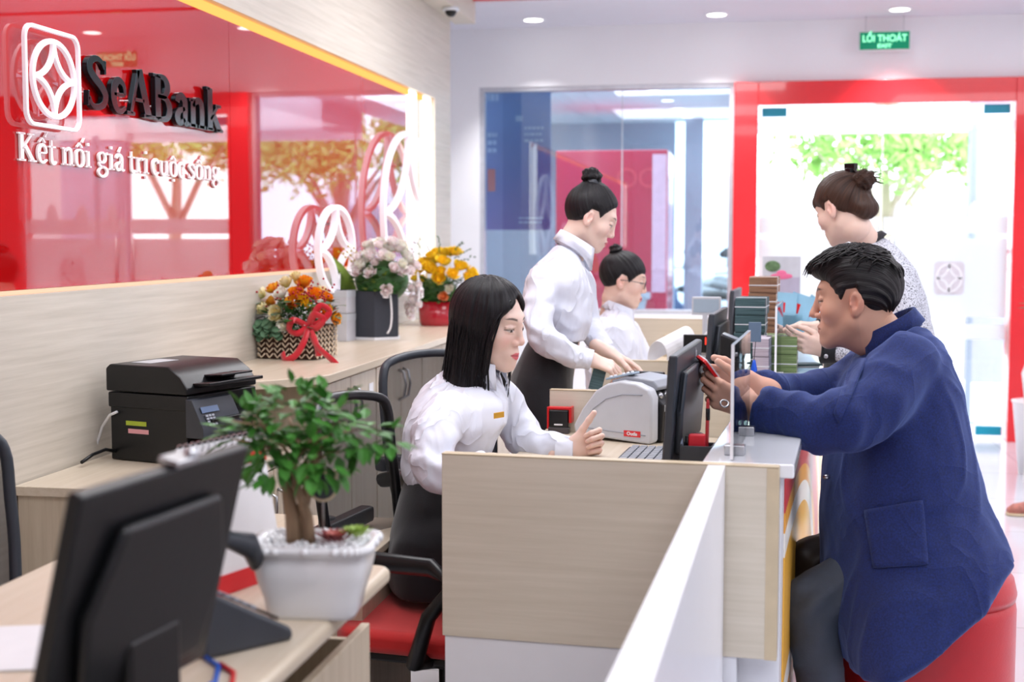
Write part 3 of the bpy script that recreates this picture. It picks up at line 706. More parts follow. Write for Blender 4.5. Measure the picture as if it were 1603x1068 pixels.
for x in (-.15, .15):
    MB().ball((x, -.2, .03), .03, n=8).ball((x, .15, .03), .03, n=8).build('caster', M['black'], pd, smooth=True)

def monitor(name_lab, p0, p1, ztop, zbot, tilt=8, col='black', desk=.8, thick=.03, back=True, stand=True, flip=1, logo=None, bez=None):
    """panel from p0 to p1 (world, xy), its back shown to the right-hand normal"""
    a = Vector((p1[0]-p0[0], p1[1]-p0[1], 0)); L = a.length; mid = (Vector(p0)+Vector(p1))/2
    rz = math.atan2(a.y, a.x)
    t = empty('monitor', (mid.x, mid.y, desk), name_lab, 'monitor', rz)
    H = ztop-zbot; zc = zbot-desk
    R = Matrix.Translation((0, 0, zc)) @ Matrix.Rotation(math.radians(tilt)*flip, 4, 'X')
    # local: x along panel, -y = back side (right-hand normal of p0->p1)
    MB().box(-L/2, L/2, 0, thick*.7, 0, H, M=R).build('frame', M[col], t, bevel=.005)
    MB().box(-L/2+.012, L/2-.012, thick*.7, thick*.7+.002, .02, H-.012, M=R).build('screen', M['black_gloss'], t)
    bh = MB().prism([(-L/2+.05, .03), (L/2-.05, .03), (L/2-.03, H*.5), (L/2-.07, H*.84), (-L/2+.07, H*.84), (-L/2+.03, H*.5)], 0, thick*.6,
                    M=R @ Matrix(((1, 0, 0, 0), (0, 0, -1, 0), (0, 1, 0, 0), (0, 0, 0, 1)))).build('rear_housing', M[bez or col], t, bevel=.012, seg=3)
    MB().box(-.05, .05, -thick*1.5, -.015, -zc+.02, H*.45).box(-.03, .03, -thick*.6, .0, -zc+.01, .02).build('stand_column', M[col], t, bevel=.006)
    MB().prism(rounded_rect(-L*.26, L*.26, -.14, .06, .04), 0, .012).build('stand_foot', M[col], t, bevel=.004)
    if logo: text_mesh('maker_mark', logo, .028, M['grey_light'], t, R @ Vector((L*.22, -.0015, H*.92)), (PI/2+math.radians(tilt)*flip, 0, 0), .0003)
    return t
pA, pB = W(82, 760, 1.30), W(352, 684, 1.615)
mon = monitor('large black monitor seen from behind in the left foreground', (pA.x-.03, pA.y, 0), (pB.x-.03, pB.y, 0), 1.110, .838, 14, 'black', flip=1, thick=.026)
Lm = Matrix.Translation(mon.location) @ Matrix.Rotation(mon.rotation_euler.z, 4, 'Z') @ Matrix.Translation((0, 0, .038)) @ Matrix.Rotation(math.radians(14), 4, 'X')
cl = MB().box(-.022, .022, -.004, .022, 0, .008).ball((.018, .005, .008), .009, n=8).build('monitor_clip', M['steel'], None, loc=Lm @ Vector((.02, 0, .2725)), rot=(math.radians(14), 0, mon.rotation_euler.z), bevel=.002)
tag(cl, 'shiny silver clip on the top edge of the near monitor', 'clip')

# ---- desk telephone
ph = empty('desk_telephone', onz(352, 1004, ND), 'dark grey desk telephone with its handset, right of the near monitor', 'telephone', math.radians(-38)); ph.scale = (.72, .72, .84)
MB().prism([(-.09, 0), (.10, 0), (.10, .02), (-.07, .105), (-.09, .105)], -.085, .085, M=Matrix(((0, 0, 1, 0), (1, 0, 0, 0), (0, 1, 0, 0), (0, 0, 0, 1)))).build('base', M['grey_dark'], ph, bevel=.01, seg=3)
sl = Matrix.Translation((0, .015, .052)) @ Matrix.Rotation(math.radians(-26), 4, 'X')
hs = MB().sweep([(Vector((-.055, -.10, .085)), Vector((.022, 0, 0)), Vector((0, 0, .018))), (Vector((-.055, -.085, .11)), Vector((.026, 0, 0)), Vector((0, .0, .022))), (Vector((-.055, -.04, .150)), Vector((.022, 0, 0)), Vector((0, .008, .014))),
                 (Vector((-.055, .03, .158)), Vector((.022, 0, 0)), Vector((0, 0, .014))), (Vector((-.055, .09, .138)), Vector((.024, 0, 0)), Vector((0, .01, .02))), (Vector((-.055, .105, .11)), Vector((.022, 0, 0)), Vector((0, .01, .016)))], 16).build('handset', M['grey_dark'], ph, smooth=True)
kp = MB()
for i in range(3):
    for j in range(4): kp.box(-.005+i*.024, .013+i*.024, -.06+j*.02, -.046+j*.02, .012, .018, M=sl)
kp.build('keypad', M['grey'], ph, bevel=.002)['kind'] = 'stuff'
MB().box(-.01, .07, .03, .06, .012, .016, M=sl).build('display', M['black_gloss'], ph)
for (u0, v0), c_, lb in (((322, 1030), (30, 90, 190), 'blue'), ((345, 1040), (200, 40, 40), 'red')):
    q = onz(u0, v0, ND+.004)
    cbl = MB().tube([q, q+Vector((.03, -.03, 0)), q+Vector((.05, -.09, 0)), q+Vector((.04, -.16, 0)), q+Vector((.08, -.24, 0))], .0035, 8).build('network_cable', mat('cable_'+lb, c_, .4), smooth=True)
    tag(cbl, lb + ' cable on the near desk below the telephone', 'cable')

# ---- tent calendar
tc = empty('desk_calendar', onz(348, 915, ND), 'white tent calendar with red edges standing between the monitor and bonsai', 'calendar', math.radians(72))
M['paper'] = mat('white_paper', (238, 238, 242), .6, var=.02)
for s in (-1, 1):
    MB().box(-.10, .10, -.002, 0, 0, .235, M=Matrix.Translation((0, s*.045, 0)) @ Matrix.Rotation(math.radians(s*11), 4, 'X')).build('page', M['paper'], tc)
MB().box(-.1, .1, -.003, 0.0008, .19, .215, M=Matrix.Translation((0, -.0465, 0)) @ Matrix.Rotation(math.radians(-11), 4, 'X')).build('red_band', M['red'], tc)
MB().box(-.1, .1, -.003, 0.0008, .0, .03, M=Matrix.Translation((0, -.0465, 0)) @ Matrix.Rotation(math.radians(-11), 4, 'X')).build('red_band', M['red'], tc)
sp = MB()
for i in range(14): sp.tube([(-.09+i*.014, .008*math.cos(a), .228+.008*math.sin(a)) for a in [2*PI*k/8 for k in range(8)]], .0012, 4, closed=True)
sp.build('spiral_binding', M['steel'], tc)['kind'] = 'stuff'
PZ = tc

# ---- planter with bonsai
pl_ = onz(492, 925, ND)
pl_ = onz(494, 958, ND)
bp = empty('potted_bonsai', pl_, 'small green bonsai in a white ribbed ceramic planter on the near desk', 'potted plant', math.radians(6)); bp.scale = (.95, .95, .96)
M['ceramic'] = mat('white_ceramic', (236, 238, 242), .22, var=.01, coat=.4)
pot = MB()
secs = []
for z, a, b in ((0, .066, .048), (.008, .070, .052), (.03, .074, .055), (.06, .084, .062), (.085, .089, .066), (.098, .086, .064), (.104, .094, .072), (.114, .095, .073), (.114, .086, .063), (.1, .082, .06)):
    secs.append((Vector((0, 0, z)), Vector((a, 0, 0)), Vector((0, b, 0)), 5))
pot.sweep(secs, 64)
for k, c_ in enumerate(pot.v):      # upright flutes
    pass
pot.build('planter', M['ceramic'], bp, smooth=True)
beads = MB()
for i in range(40):
    t = 2*PI*i/40; ct, st = math.cos(t), math.sin(t)
    beads.ball((.095*math.copysign(abs(ct)**.4, ct), .073*math.copysign(abs(st)**.4, st), .109), .0065, n=5)
beads.build('beaded_rim', M['ceramic'], bp, smooth=True)['kind'] = 'stuff'
gr = MB(); rnd = random.Random(2)
for i in range(420):
    gr.ball((rnd.uniform(-.078, .078), rnd.uniform(-.056, .056), .103+rnd.uniform(0, .008)), rnd.uniform(.003, .006), n=3)
gr.build('white_gravel', M['ceramic'], bp)['kind'] = 'stuff'
M['bonsai_bark'] = mat('bonsai_bark', (150, 124, 98), .75, var=.25, scale=40, bump=.5, stretch=(1, 1, .2))
tr = MB()
for pts, r in (([(-.03, 0, .10), (-.035, .0, .15), (-.045, .005, .20), (-.06, .01, .25)], [.014, .011, .009, .006]), ([(-.018, .005, .10), (-.02, .008, .16), (-.005, .0, .21), (.01, 0, .26)], [.012, .010, .008, .005]), ([(-.005, -.008, .10), (-.008, -.01, .15), (-.03, -.012, .21), (-.02, -.02, .27)], [.010, .008, .006, .004])):
    tr.tube(pts, r, 10)
for k in range(12):
    a = k*.9; z0 = .21+.004*k; tr.tube([(-.03, 0, z0), (-.03+.05*math.cos(a), .04*math.sin(a), z0+.035), (-.03+.10*math.cos(a), .07*math.sin(a), z0+.045)], [.004, .0025, .0012], 6)
tr.build('trunk', M['bonsai_bark'], bp, smooth=True)
M['leaf_b'] = mat('bonsai_leaf', (70, 132, 52), .4, var=.35, scale=18, spec=.4)
def leaf(mb, c, d, up, L, w, mi=0):
    """pointed folded leaf from c along d"""
    d = d.normalized(); s = d.cross(up); s = s.normalized() if s.length > 1e-4 else d.orthogonal().normalized(); n_ = s.cross(d)
    P = [c, c+d*L*.3+s*w*.42+n_*w*.12, c+d*L*.65+s*w*.36+n_*w*.1, c+d*L, c+d*L*.65-s*w*.36+n_*w*.1, c+d*L*.3-s*w*.42+n_*w*.12, c+d*L*.3, c+d*L*.65-n_*w*.03]
    mb.add(P, [(0, 1, 6), (6, 1, 2, 7), (7, 2, 3), (0, 6, 5), (6, 7, 4, 5), (7, 3, 4)], mi)
lv = MB(); rnd = random.Random(11)
blobs = [(-.03, 0, .30, .055), (-.08, .0, .27, .05), (-.12, .01, .265, .035), (.03, 0, .285, .05), (.075, .01, .275, .038), (-.05, -.03, .25, .045), (.0, -.03, .245, .045), (-.09, -.02, .235, .03), (-.03, 0, .33, .03), (.02, .02, .31, .035), (-.1, .0, .29, .035), (.115, .01, .265, .022), (-.06, -.03, .215, .02), (.03, -.02, .235, .03)]
for bx_, by_, bz_, br_ in blobs:
    for k in range(int(9000*br_*br_*2.3)):
        d = Vector((rnd.gauss(0, 1), rnd.gauss(0, 1), rnd.gauss(0, .8))).normalized()
        c_ = Vector((bx_, by_, bz_)) + d*br_*rnd.uniform(.5, 1.0)
        leaf(lv, c_, d+Vector((0, 0, -.3)), Vector((0, 0, 1)), rnd.uniform(.024, .038), rnd.uniform(.017, .024))
lv.build('foliage', M['leaf_b'], bp)
su = MB(); 
for k in range(34):
    a = k*2.4; rr = .004+.0009*k
    leaf(su, Vector((.035+rr*math.cos(a)*.5, -.015+rr*math.sin(a)*.5, .115)), Vector((math.cos(a), math.sin(a), 1.6-k*.035)), Vector((0, 0, 1)), .016+.0003*k, .012, 0 if k > 14 else 1)
for k in range(26):
    a = k*2.4; rr = .004+.001*k
    leaf(su, Vector((.066+rr*math.cos(a)*.5, -.0+rr*math.sin(a)*.5, .12)), Vector((math.cos(a), math.sin(a), 1.6-k*.035)), Vector((0, 0, 1)), .018, .012, 2)
su.build('succulents', [mat('succulent_dark_red', (120, 40, 44), .4, var=.2), mat('succulent_pink', (196, 110, 100), .4), mat('succulent_green', (150, 178, 84), .4, var=.2)], bp)
bear = empty('bear_tag', W(506, 782, 1.98), 'black bear-head shaped tag with a gold rim, stuck in the planter', 'decoration', math.radians(10))
def bearpts(s):
    pts = []
    for i in range(48):
        a = 2*PI*i/48; r = .019
        for ex_ in (PI*.26, PI*.74):
            dd = (a-ex_+PI) % (2*PI)-PI; r += .009*math.exp(-(dd/.22)**2)
        pts.append((r*s*math.cos(a)*1.0, r*s*math.sin(a)*1.05))
    return pts
TB = Matrix(((1, 0, 0, 0), (0, 0, -1, 0), (0, 1, 0, .02), (0, 0, 0, 1)))
MB().prism(bearpts(1), 0, .003, M=TB).build('face', M['grey_dark'], bear)
o_ = MB(); outline(o_, bearpts(1.06), .004, .0045, TB); o_.build('gold_rim', mat('pale_gold', (206, 190, 160), .35, metal=.3), bear)
MB().tube([(0, -.002, 0), (0, -.002, -.06)], .0015, 6).build('pick', M['steel'], bear)
# paper sheet at far left and the edge of another chair
q = onz(8, 1000, ND); pp = MB().box(-.15, .15, -.1, .1, 0, .002).build('paper_sheet', M['paper'], None, loc=(q.x-.03, q.y-.06, ND+.001), rot=(0, 0, .3)); tag(pp, 'white sheet of paper at the left edge beside the near monitor', 'paper')

# ---- office chairs
M['mesh'] = mat('black_mesh_fabric', (48, 50, 54), .8, alpha=.72, bump=.3, bscale=600)
M['seat_red'] = mat('red_seat_fabric', (196, 26, 26), .75, var=.06, sheen=.3, bump=.1, bscale=300)
M['frame_grey'] = mat('slate_frame_plastic', (52, 58, 66), .4)
def office_chair(lab, loc, rz, frame='black', seat='seat_red', arm_r=True):
    """back of the chair towards -y, seat centre at the origin"""
    t = empty('office_chair', loc, lab, 'chair', rz)
    MB().prism(rounded_rect(-.24, .24, -.23, .24, .09), .47, .53).build('seat', M[seat], t, bevel=.025, seg=4)
    MB().prism(rounded_rect(-.21, .21, -.2, .21, .08), .445, .47).build('seat_shell', M['black'], t, bevel=.008)
    # back: curved frame with mesh
    def bk(x, z): return Vector((x, -.26-.05*math.sin((z-.6)/.45*PI*.6)+.06*(x/.22)**2-.05*max(0, z-.85), z))
    fr = [(-.19, .62), (-.215, .75), (-.22, .9), (-.215, 1.02), (-.17, 1.06), (0, 1.075), (.17, 1.06), (.215, 1.02), (.22, .9), (.215, .75), (.19, .62), (.1, .585), (-.1, .585)]
    fp = crom(fr, 4, True)
    MB().tube([bk(*p) for p in fp], .014, 8, closed=True).build('back_frame', M[frame], t, smooth=True)
    g = MB(); n1, n2 = 10, 10; vs = []; fs = []
    for i in range(n1+1):
        z = .59+(1.065-.59)*i/n1; hw = .19+.028*math.sin(min(1, (z-.6)/.3)*PI/2) - (.05 if z > 1.05 else 0)
        for j in range(n2+1): vs.append(bk(-hw+2*hw*j/n2, z))
    for i in range(n1):
        for j in range(n2): fs.append((i*(n2+1)+j, i*(n2+1)+j+1, (i+1)*(n2+1)+j+1, (i+1)*(n2+1)+j))
    g.add(vs, fs); b_ = g.build('back_mesh', M['mesh'], t, smooth=True)
    MB().box(-.2, .2, -.335, -.29, .70, .745).build('lumbar_bar', M[frame], t, bevel=.01)
    MB().tube([(0, -.1, .45), (0, -.27, .46), (0, -.34, .56), (0, -.335, .75)], [.03, .03, .028, .022], 10).build('back_support', M['black'], t, smooth=True)
    for s in (-1, 1):
        MB().tube([(s*.2, .02, .46), (s*.285, .02, .48), (s*.30, .06, .60), (s*.295, .12, .68), (s*.285, .06, .715), (s*.285, -.1, .72), (s*.285, -.18, .70)], [.018, .02, .018, .018, .02, .022, .018], 10, flat=1.3).build('armrest', M['black'], t, smooth=True)
    MB().lathe([(.05, .445), (.045, .38), (.03, .38), (.028, .12)], 16).build('gas_lift', M['black'], t, smooth=False)
    for k in range(5):
        a = k*2*PI/5+.3; e = Vector((.3*math.cos(a), .3*math.sin(a), .065))
        lg_ = MB().tube([(0, 0, .12), e], [.03, .018], 8).build('leg', M['black'], t, smooth=True)
        MB().ball(e+Vector((0, 0, -.037)), .027, .027, .027, 8).build('caster', M['black'], lg_, smooth=True)
    return t
# ================================================================== TELLER COUNTER
def kobj(lab, cat, a, b, z=0, name='thing', group=None, rz=0): return empty(name, K(a, b, z), lab, cat, CR+rz, group)
def kbox(mb, a0, a1, b0, b1, z0, z1, M_=None):       # box in counter coordinates, relative to CO
    for_ = Matrix.Translation(CO) @ Matrix.Rotation(CR, 4, 'Z'); return mb.box(a0, a1, b0, b1, z0, z1, M=for_)
def part_screen(lab, b, a0, a1, z1=.92, zw=.55, white=True, th=.028, right=None):
    t = kobj(lab, 'partition', (a0+a1)/2, b, 0, 'desk_partition')
    h = (a1-a0)/2
    MB().box(-h, h, 0, th, zw, z1-.002).build('panel', M['oak'], t, bevel=.002)
    MB().box(-h, h, -.0005, th+.0005, z1-.002, z1).build('top_edge', M['oak_edge'], t)
    if white: MB().box(-h+.005, h-.075, .004, th-.004, 0, zw).build('lower_panel', M['white_lam'], t)
    if right: MB().box(h-.022, h+.0005, -.001, th, zw, z1-.003).build('edge_band', M['oak_edge'], t)  # edge strip, its shade put in as a darker oak colour
    return t
part_screen('pale oak partition in the foreground, between the near desk and the black haired teller', -.052, -.60, .063, right=True, zw=.548)
# lengthwise screen running towards the camera
ls = empty('counter_screen', (0, 0, 0), 'long white-topped screen running from the oak partition towards the camera', 'partition')
pts = [(-.073, 2.545), (-.041, 2.545), (-.088, 1.276), (-.113, .6), (-.160, .6), (-.131, 1.269)]
MB().prism(pts, 0, .916).build('panel', M['white_lam'], ls)
MB().prism(pts, .916, .92).build('top_edge', M['white_lam'], ls)
P2b, P3b, P4b = 1.105, 2.06, 3.60
part_screen('pale oak partition standing behind the red and black stamp', P2b, -.638, -.075, zw=.5)
part_screen('pale oak partition in front of the teller with glasses', P3b, -.70, -.075, zw=.5)
t = part_screen('farthest pale oak partition, below the left window', P4b, -.83, -.075, z1=.975, zw=.5)
MB().box(-.20, -.19, -.02, -.0, .55, .90).box(-.19, .2, -.02, -.0, .89, .90).build('inner_frame', M['oak_edge'], t)
for i, (b0, b1, a0, lb) in enumerate(((-.02, P2b, -.66, 'pale oak teller desk with the banknote counter, first at the counter'), (P2b+.03, P3b, -.66, 'pale oak teller desk beside the standing teller'), (P3b+.03, P4b, -.70, 'pale oak teller desk of the teller with glasses'))):
    t = kobj(lb, 'desk', 0, b0, 0, 'teller_desk')
    MB().prism([(a0+(.07 if i == 0 else 0), .003), (-.075, .003), (-.075, b1-b0-.003), (a0, b1-b0-.003)], .775, .8).build('desk_top', M['oak_top'], t, bevel=.004)
    MB().box(a0+.12, a0+.14, b1-b0-.05, b1-b0-.03, 0, .774).build('leg', M['steel'], t)
    MB().box(-.34, -.09, .03, .05, .0, .774).build('side_panel', M['oak_v'], t)
# customer counter: white stone ledge on a white body, printed picture on the outside
cn = kobj('white customer counter with a glossy ledge and a yellow printed front', 'counter', 0, 0, 0, 'customer_counter')
MB().box(-.085, .090, -.022, 4.6, .893, .92).build('ledge', M['white_gloss'], cn, bevel=.004)
MB().box(-.055, .066, .0, 4.55, 0, .892).build('body', M['white_lam'], cn, bevel=.002)
ad = MB().box(.0665, .069, .12, 4.5, .08, .86).build('printed_front', None, cn) if False else None
m, nt, p = new_mat('yellow_printed_front')
vv = tex_coords(nt, (1, .3, 1)); wv = nt.nodes.new('ShaderNodeTexWave'); wv.wave_type = 'RINGS'; wv.inputs['Scale'].default_value = .55; wv.inputs['Distortion'].default_value = 1.0
nt.links.new(vv, wv.inputs['Vector']); r = nt.nodes.new('ShaderNodeValToRGB'); r.color_ramp.interpolation = 'CONSTANT'
e = r.color_ramp.elements; e[0].position = 0; e[0].color = s2l((246, 186, 70))+(1,); e[1].position = .45; e[1].color = s2l((250, 246, 238))+(1,)
for ps, c_ in ((.72, (240, 168, 60)), (.9, (206, 60, 66))): q = e.new(ps); q.color = s2l(c_)+(1,)
nt.links.new(wv.outputs[0], r.inputs[0]); nt.links.new(r.outputs[0], p.inputs['Base Color']); p.inputs['Roughness'].default_value = .3
MB().box(.0665, .069, .10, 4.5, .08, .87).build('printed_front', m, cn)

# ---- glass shields on the ledge
for b0, b1, a_, lab in ((.0, .42, -.03, 'clear screen nearest the man, standing on the white ledge'), (1.50, 1.86, -.03, 'clear screen beside the green banknote bundles')):
    t = kobj(lab, 'glass screen', a_, b0, .92, 'glass_screen')
    MB().box(-.003, .003, 0, b1-b0, .002, .225).build('pane', thin_glass('screen_glass%d' % int(b0), (222, 234, 244), 1.5, .02, .03), t)
    MB().box(-.0031, .0031, -.0008, .001, .002, .225).box(-.0031, .0031, 0, b1-b0, .224, .225).build('bright_edge', M['white'], t)
    MB().box(-.02, .02, .06, .09, 0, .02).build('clamp', M['steel'], t, bevel=.002)
    MB().box(-.02, .02, b1-b0-.09, b1-b0-.06, 0, .02).build('clamp', M['steel'], t, bevel=.002)

# ---- teller monitors
def kmon(lab, a, b0, b1, z1=1.108, z0=.862, tilt=3, logo=None):
    p0, p1 = K(a, b0), K(a, b1)
    return monitor(lab, (p0.x, p0.y, 0), (p1.x, p1.y, 0), z1, z0, tilt, 'grey_dark', thick=.026, flip=1, logo=logo)
kmon('dark grey monitor nearest the man, its back towards him', -.168, .15, .62, logo='hp')
kmon('dark monitor in the middle of the counter behind the slanted black reader', -.245, 1.68, 2.16)
kmon('farthest dark monitor, behind the dark green banknote bundles', -.30, 3.05, 3.45, 1.13)

# ---- banknote counting machine 1
q = onz(957, 688, .8)
bc = empty('banknote_counter', (q.x+.012, q.y-.03, .8), 'large pale grey banknote counting machine on the first teller desk', 'banknote counter', CR-math.radians(19))
prof = [(-.118, .012), (.112, .0), (.118, .012), (.118, .125), (.108, .148), (.07, .162), (.02, .166), (-.02, .156), (-.055, .135), (-.095, .085), (-.124, .035)]
FY = Matrix(((1, 0, 0, 0), (0, 0, 1, 0), (0, 1, 0, 0), (0, 0, 0, 1)))
MB().prism(prof, -.012, .03, M=FY).build('side_cover', M['grey_light'], bc, bevel=.008, seg=3)
MB().prism(prof, .17, .21, M=FY).build('side_cover', M['grey_light'], bc, bevel=.008, seg=3)
MB().prism([(-.11, .014), (.125, .004), (.13, .105), (.10, .13), (.02, .150), (-.05, .12), (-.085, .08), (-.115, .03)], .03, .17, M=FY).build('body', M['black'], bc, bevel=.004)
MB().prism([(-.02, .148), (.11, .14), (.118, .150), (.10, .168), (.02, .176), (-.03, .160)], .03, .17, M=FY).build('hopper_cover', M['grey'], bc, bevel=.005)
bt_ = MB()
T = Matrix.Translation((-.010, .0, .161)) @ Matrix.Rotation(math.radians(-14), 4, 'Y')
cpn = MB().box(-.035, .05, .03, .075, .008, .014, M=T).build('button_panel', M['ext_blue'], bc, bevel=.002)
for i in range(6):
    T2_ = T @ Matrix.Translation((-.028+i*.0135, .052, .014))
    MB().lathe([(.0048, 0), (.0048, .003), (.003, .004)], 12, M=T2_).build('button', M['white'] if i != 2 else M['oak_edge'], cpn)
lou = MB()
for i in range(5): lou.box(.123, .131, .05, .15, .012+i*.013, .017+i*.013)
lou.build('louvres', M['grey_dark'], bc)
MB().box(.125, .1325, .04, .12, .085, .103).build('rating_label', M['white'], bc)
rl = MB()
for i in range(3): rl.lathe([(.012, 0), (.012, .012)], 14, M=Matrix.Translation((.105, .06+i*.035, .125)) @ Matrix.Rotation(PI/2, 4, 'X'))
rl.build('feed_roller', M['steel'], bc, smooth=True)
lb_ = MB().box(.035, .085, -.0135, -.0122, .018, .034).build('red_maker_label', mat('maker_label_red', (214, 44, 50), .4), bc)
o = text_mesh('label_lettering', 'Oudis', .013, M['white'], bc, (.060, -.0138, .026), (PI/2, 0, 0), .0002, bold=.0004)
gv = MB().tube([(-.085, -.0125, .05), (-.06, -.0125, .085), (-.02, -.0125, .115), (.03, -.0125, .13), (.09, -.0125, .132)], .0016, 6).tube([(-.10, -.0125, .033), (.0, -.0125, .028), (.10, -.0125, .024)], .0012, 6)
gv.build('moulded_line', M['grey'], bc, smooth=True)
# ---- second counter with a red display, customer display on it
q = W(1094, 530, 4.86)
b2 = empty('banknote_counter', (q.x, q.y, .8), 'white banknote counter with a lit red number display, beyond the standing teller', 'banknote counter', CR+math.radians(0))
MB().prism([(-.05, 0), (.09, 0), (.09, .19), (.03, .215), (-.05, .12)], 0, .24, M=Matrix.Translation((0, 0, 0)) @ FY).build('body', M['white'], b2, bevel=.008)
MB().box(-.055, .085, -.012, .0, .135, .20).build('display_panel', M['black'], b2, bevel=.003)
text_mesh('number_display', '180', .038, emission('red_digits', (255, 60, 44), 2.0), b2, (.045, -.0125, .176), (PI/2, 0, 0), .0003)
MB().box(.045, .062, -.0135, -.012, .142, .152).build('green_mark', mat('lime_mark', (140, 190, 60), .5), b2)
for i in range(4): MB().box(-.03+i*.026, -.012+i*.026, -.016, -.0, .085, .10).build('button', M['ext_blue'], b2, bevel=.002)
MB().box(-.045, .08, -.006, .0, .06, .125).build('key_panel', M['grey_light'], b2)
cd = empty('customer_display', (q.x+.012, q.y+.26, 1.0), 'small grey screen standing above the white banknote counter', 'display', CR)
MB().box(-.05, .06, .0, .02, .055, .125).build('casing', M['grey_light'], cd, bevel=.004); MB().box(-.043, .053, -.002, .0, .066, .116).build('screen', M['ext_blue'], cd); MB().tube([(0, .01, -.199), (0, .01, .06)], .01, 10).build('stem', M['grey_light'], cd)
# ---- stamp
q = K(-.603, 1.075, .8)
stp = empty('office_stamp', (q.x, q.y+.0, .8), 'black self-inking stamp with a red holder beside the counting machine', 'stamp', CR)
MB().box(-.030, .030, -.012, .012, 0, .018).build('base', mat('smoky_plastic', (70, 66, 70), .15), stp, bevel=.002)
MB().box(-.027, .027, -.012, .012, .018, .066).build('body', M['black'], stp, bevel=.003); MB().box(-.012, .012, -.0135, -.012, .024, .028).build('white_mark', M['white'], stp)
MB().box(-.034, -.028, -.010, .014, .012, .075).box(.028, .036, -.006, .03, .03, .075).box(-.034, .034, -.006, .014, .067, .075).build('red_holder', M['red'], stp, bevel=.002)
# ---- keyboard
q = K(-.30, .60, .8)
kb_ = empty('keyboard', q, 'flat dark keyboard on the first teller desk, its rear edge showing above the partition', 'keyboard', CR+PI/2)
MB().prism(rounded_rect(-.21, .21, -.06, .06, .008), 0, .012).build('case', M['grey_dark'], kb_, bevel=.002)
ky = MB()
for i in range(15):
    for j in range(5): ky.box(-.20+i*.027, -.177+i*.027, -.052+j*.021, -.035+j*.021, .012, .018)
ky.build('keys', M['grey'], kb_)['kind'] = 'stuff'
# ---- pen holder
q = K(-.118, .20, .8)
phd = empty('pen_holder', q, 'grey square pen holder between the nearest teller monitor and the clear screen', 'pen holder', CR); phd.scale = (1, 1, 1.4)
MB().box(-.034, .034, -.03, .03, 0, .004).box(-.034, -.031, -.03, .03, 0, .085).box(.031, .034, -.03, .03, 0, .085).box(-.034, .034, -.03, -.027, 0, .085).box(-.034, .034, .027, .03, 0, .085).build('cup', M['grey_dark'], phd, bevel=.001)
o = MB().box(-.018, .018, -.012, .012, .0, .032).build('eraser', mat('red_eraser', (232, 44, 60), .5), None, loc=q+Vector((0, 0, .108)), rot=(0, 0, CR), bevel=.004); tag(o, 'red eraser block on top of the pen holder', 'eraser')
for (dx, h_, c_, lb) in ((.018, .215, (196, 56, 60), 'red pen standing upright in the pen holder'), (-.024, .155, (176, 190, 214), 'pale blue pen leaning in the pen holder')):
    b_ = q+EX*dx; mb = MB().tube([b_+Vector((0, 0, .01)), b_+Vector((.003 if dx > 0 else -.012, 0, h_-.01)), b_+Vector((.003 if dx > 0 else -.013, 0, h_))], [.004, .004, .0015], 10)
    o = mb.build('pen', mat('pen_%d' % c_[0], c_, .3), smooth=True); tag(o, lb, 'pen'); MB().tube([b_+Vector((.003, 0, h_-.045)), b_+Vector((.003, 0, h_-.02))], .0046, 8).build('pen_cap', M['black'], o, smooth=True)
# cables below the monitor
for i, (u0, u1) in enumerate(((1062, 1075), (1082, 1096))):
    o = MB().tube([W(u0, 680, 2.93), W(u0+6, 705, 2.93), W(u0+10, 725, 2.95), W(u1, 726, 3.0)], .004, 8).build('monitor_cable', M['black'], smooth=True); tag(o, ('left', 'right')[i] + ' black cable hanging behind the monitor nearest the man', 'cable')
# ---- slanted black reader, card on stand, telephone, papers
q = onz(1141, 588, .92)
rd = empty('card_reader', (q.x, q.y, .92), 'tall black reader with a slanted grey top standing on the white ledge', 'card reader', CR)
MB().prism([(-.028, 0), (.032, 0), (.032, .105), (-.028, .128)], 0, .09, M=FY).build('body', M['black'], rd, bevel=.004)
MB().box(-.028, .028, .01, .08, 0, .003, M=Matrix.Translation((.002, 0, .1175)) @ Matrix.Rotation(math.radians(21), 4, 'Y')).build('slanted_screen', M['grey'], rd, bevel=.001)
q = onz(1180, 592, .92)
cs_ = empty('pen_stand', (q.x, q.y-.05, .92), 'blue pen stand holding a small dark card on the white ledge', 'pen stand', CR)
MB().lathe([(.012, 0), (.010, .03), (.006, .05), (.004, .06)], 14).build('blue_base', mat('bright_blue', (26, 84, 200), .3), cs_, smooth=True)
MB().tube([(0, 0, .06), (.004, 0, .12)], .0012, 6).build('wire', M['black'], cs_); MB().box(-.018, .020, -.002, .002, .115, .175).build('card', M['ext_blue'] if False else mat('slate_card', (92, 112, 136), .4), cs_, bevel=.002)
q = K(-.34, P2b+.10, .8)
tp = empty('desk_telephone', W(1020, 588, 4.05)+Vector((0, 0, 0)), 'small black device with a framed display leaning behind the counting machine', 'telephone', CR-.2)
tp.location.z = .8
MB().prism([(-.06, 0), (.05, 0), (.05, .02), (-.02, .15), (-.04, .15)], -.06, .05, M=Matrix(((0, 0, 1, 0), (1, 0, 0, 0), (0, 1, 0, 0), (0, 0, 0, 1))) @ Matrix.Identity(4)).build('base', M['black'], tp, bevel=.004)
sm = Matrix.Translation((0, .018, .085)) @ Matrix.Rotation(math.radians(-62), 4, 'X')
MB().box(-.045, .035, -.045, .03, .0, .003, M=sm).build('display', M['grey_dark'], tp); o_ = MB(); outline(o_, [(-.03, -.02), (.02, -.02), (.02, .02), (-.03, .02)], .003, .005, sm); o_.build('display_frame', M['white'], tp)
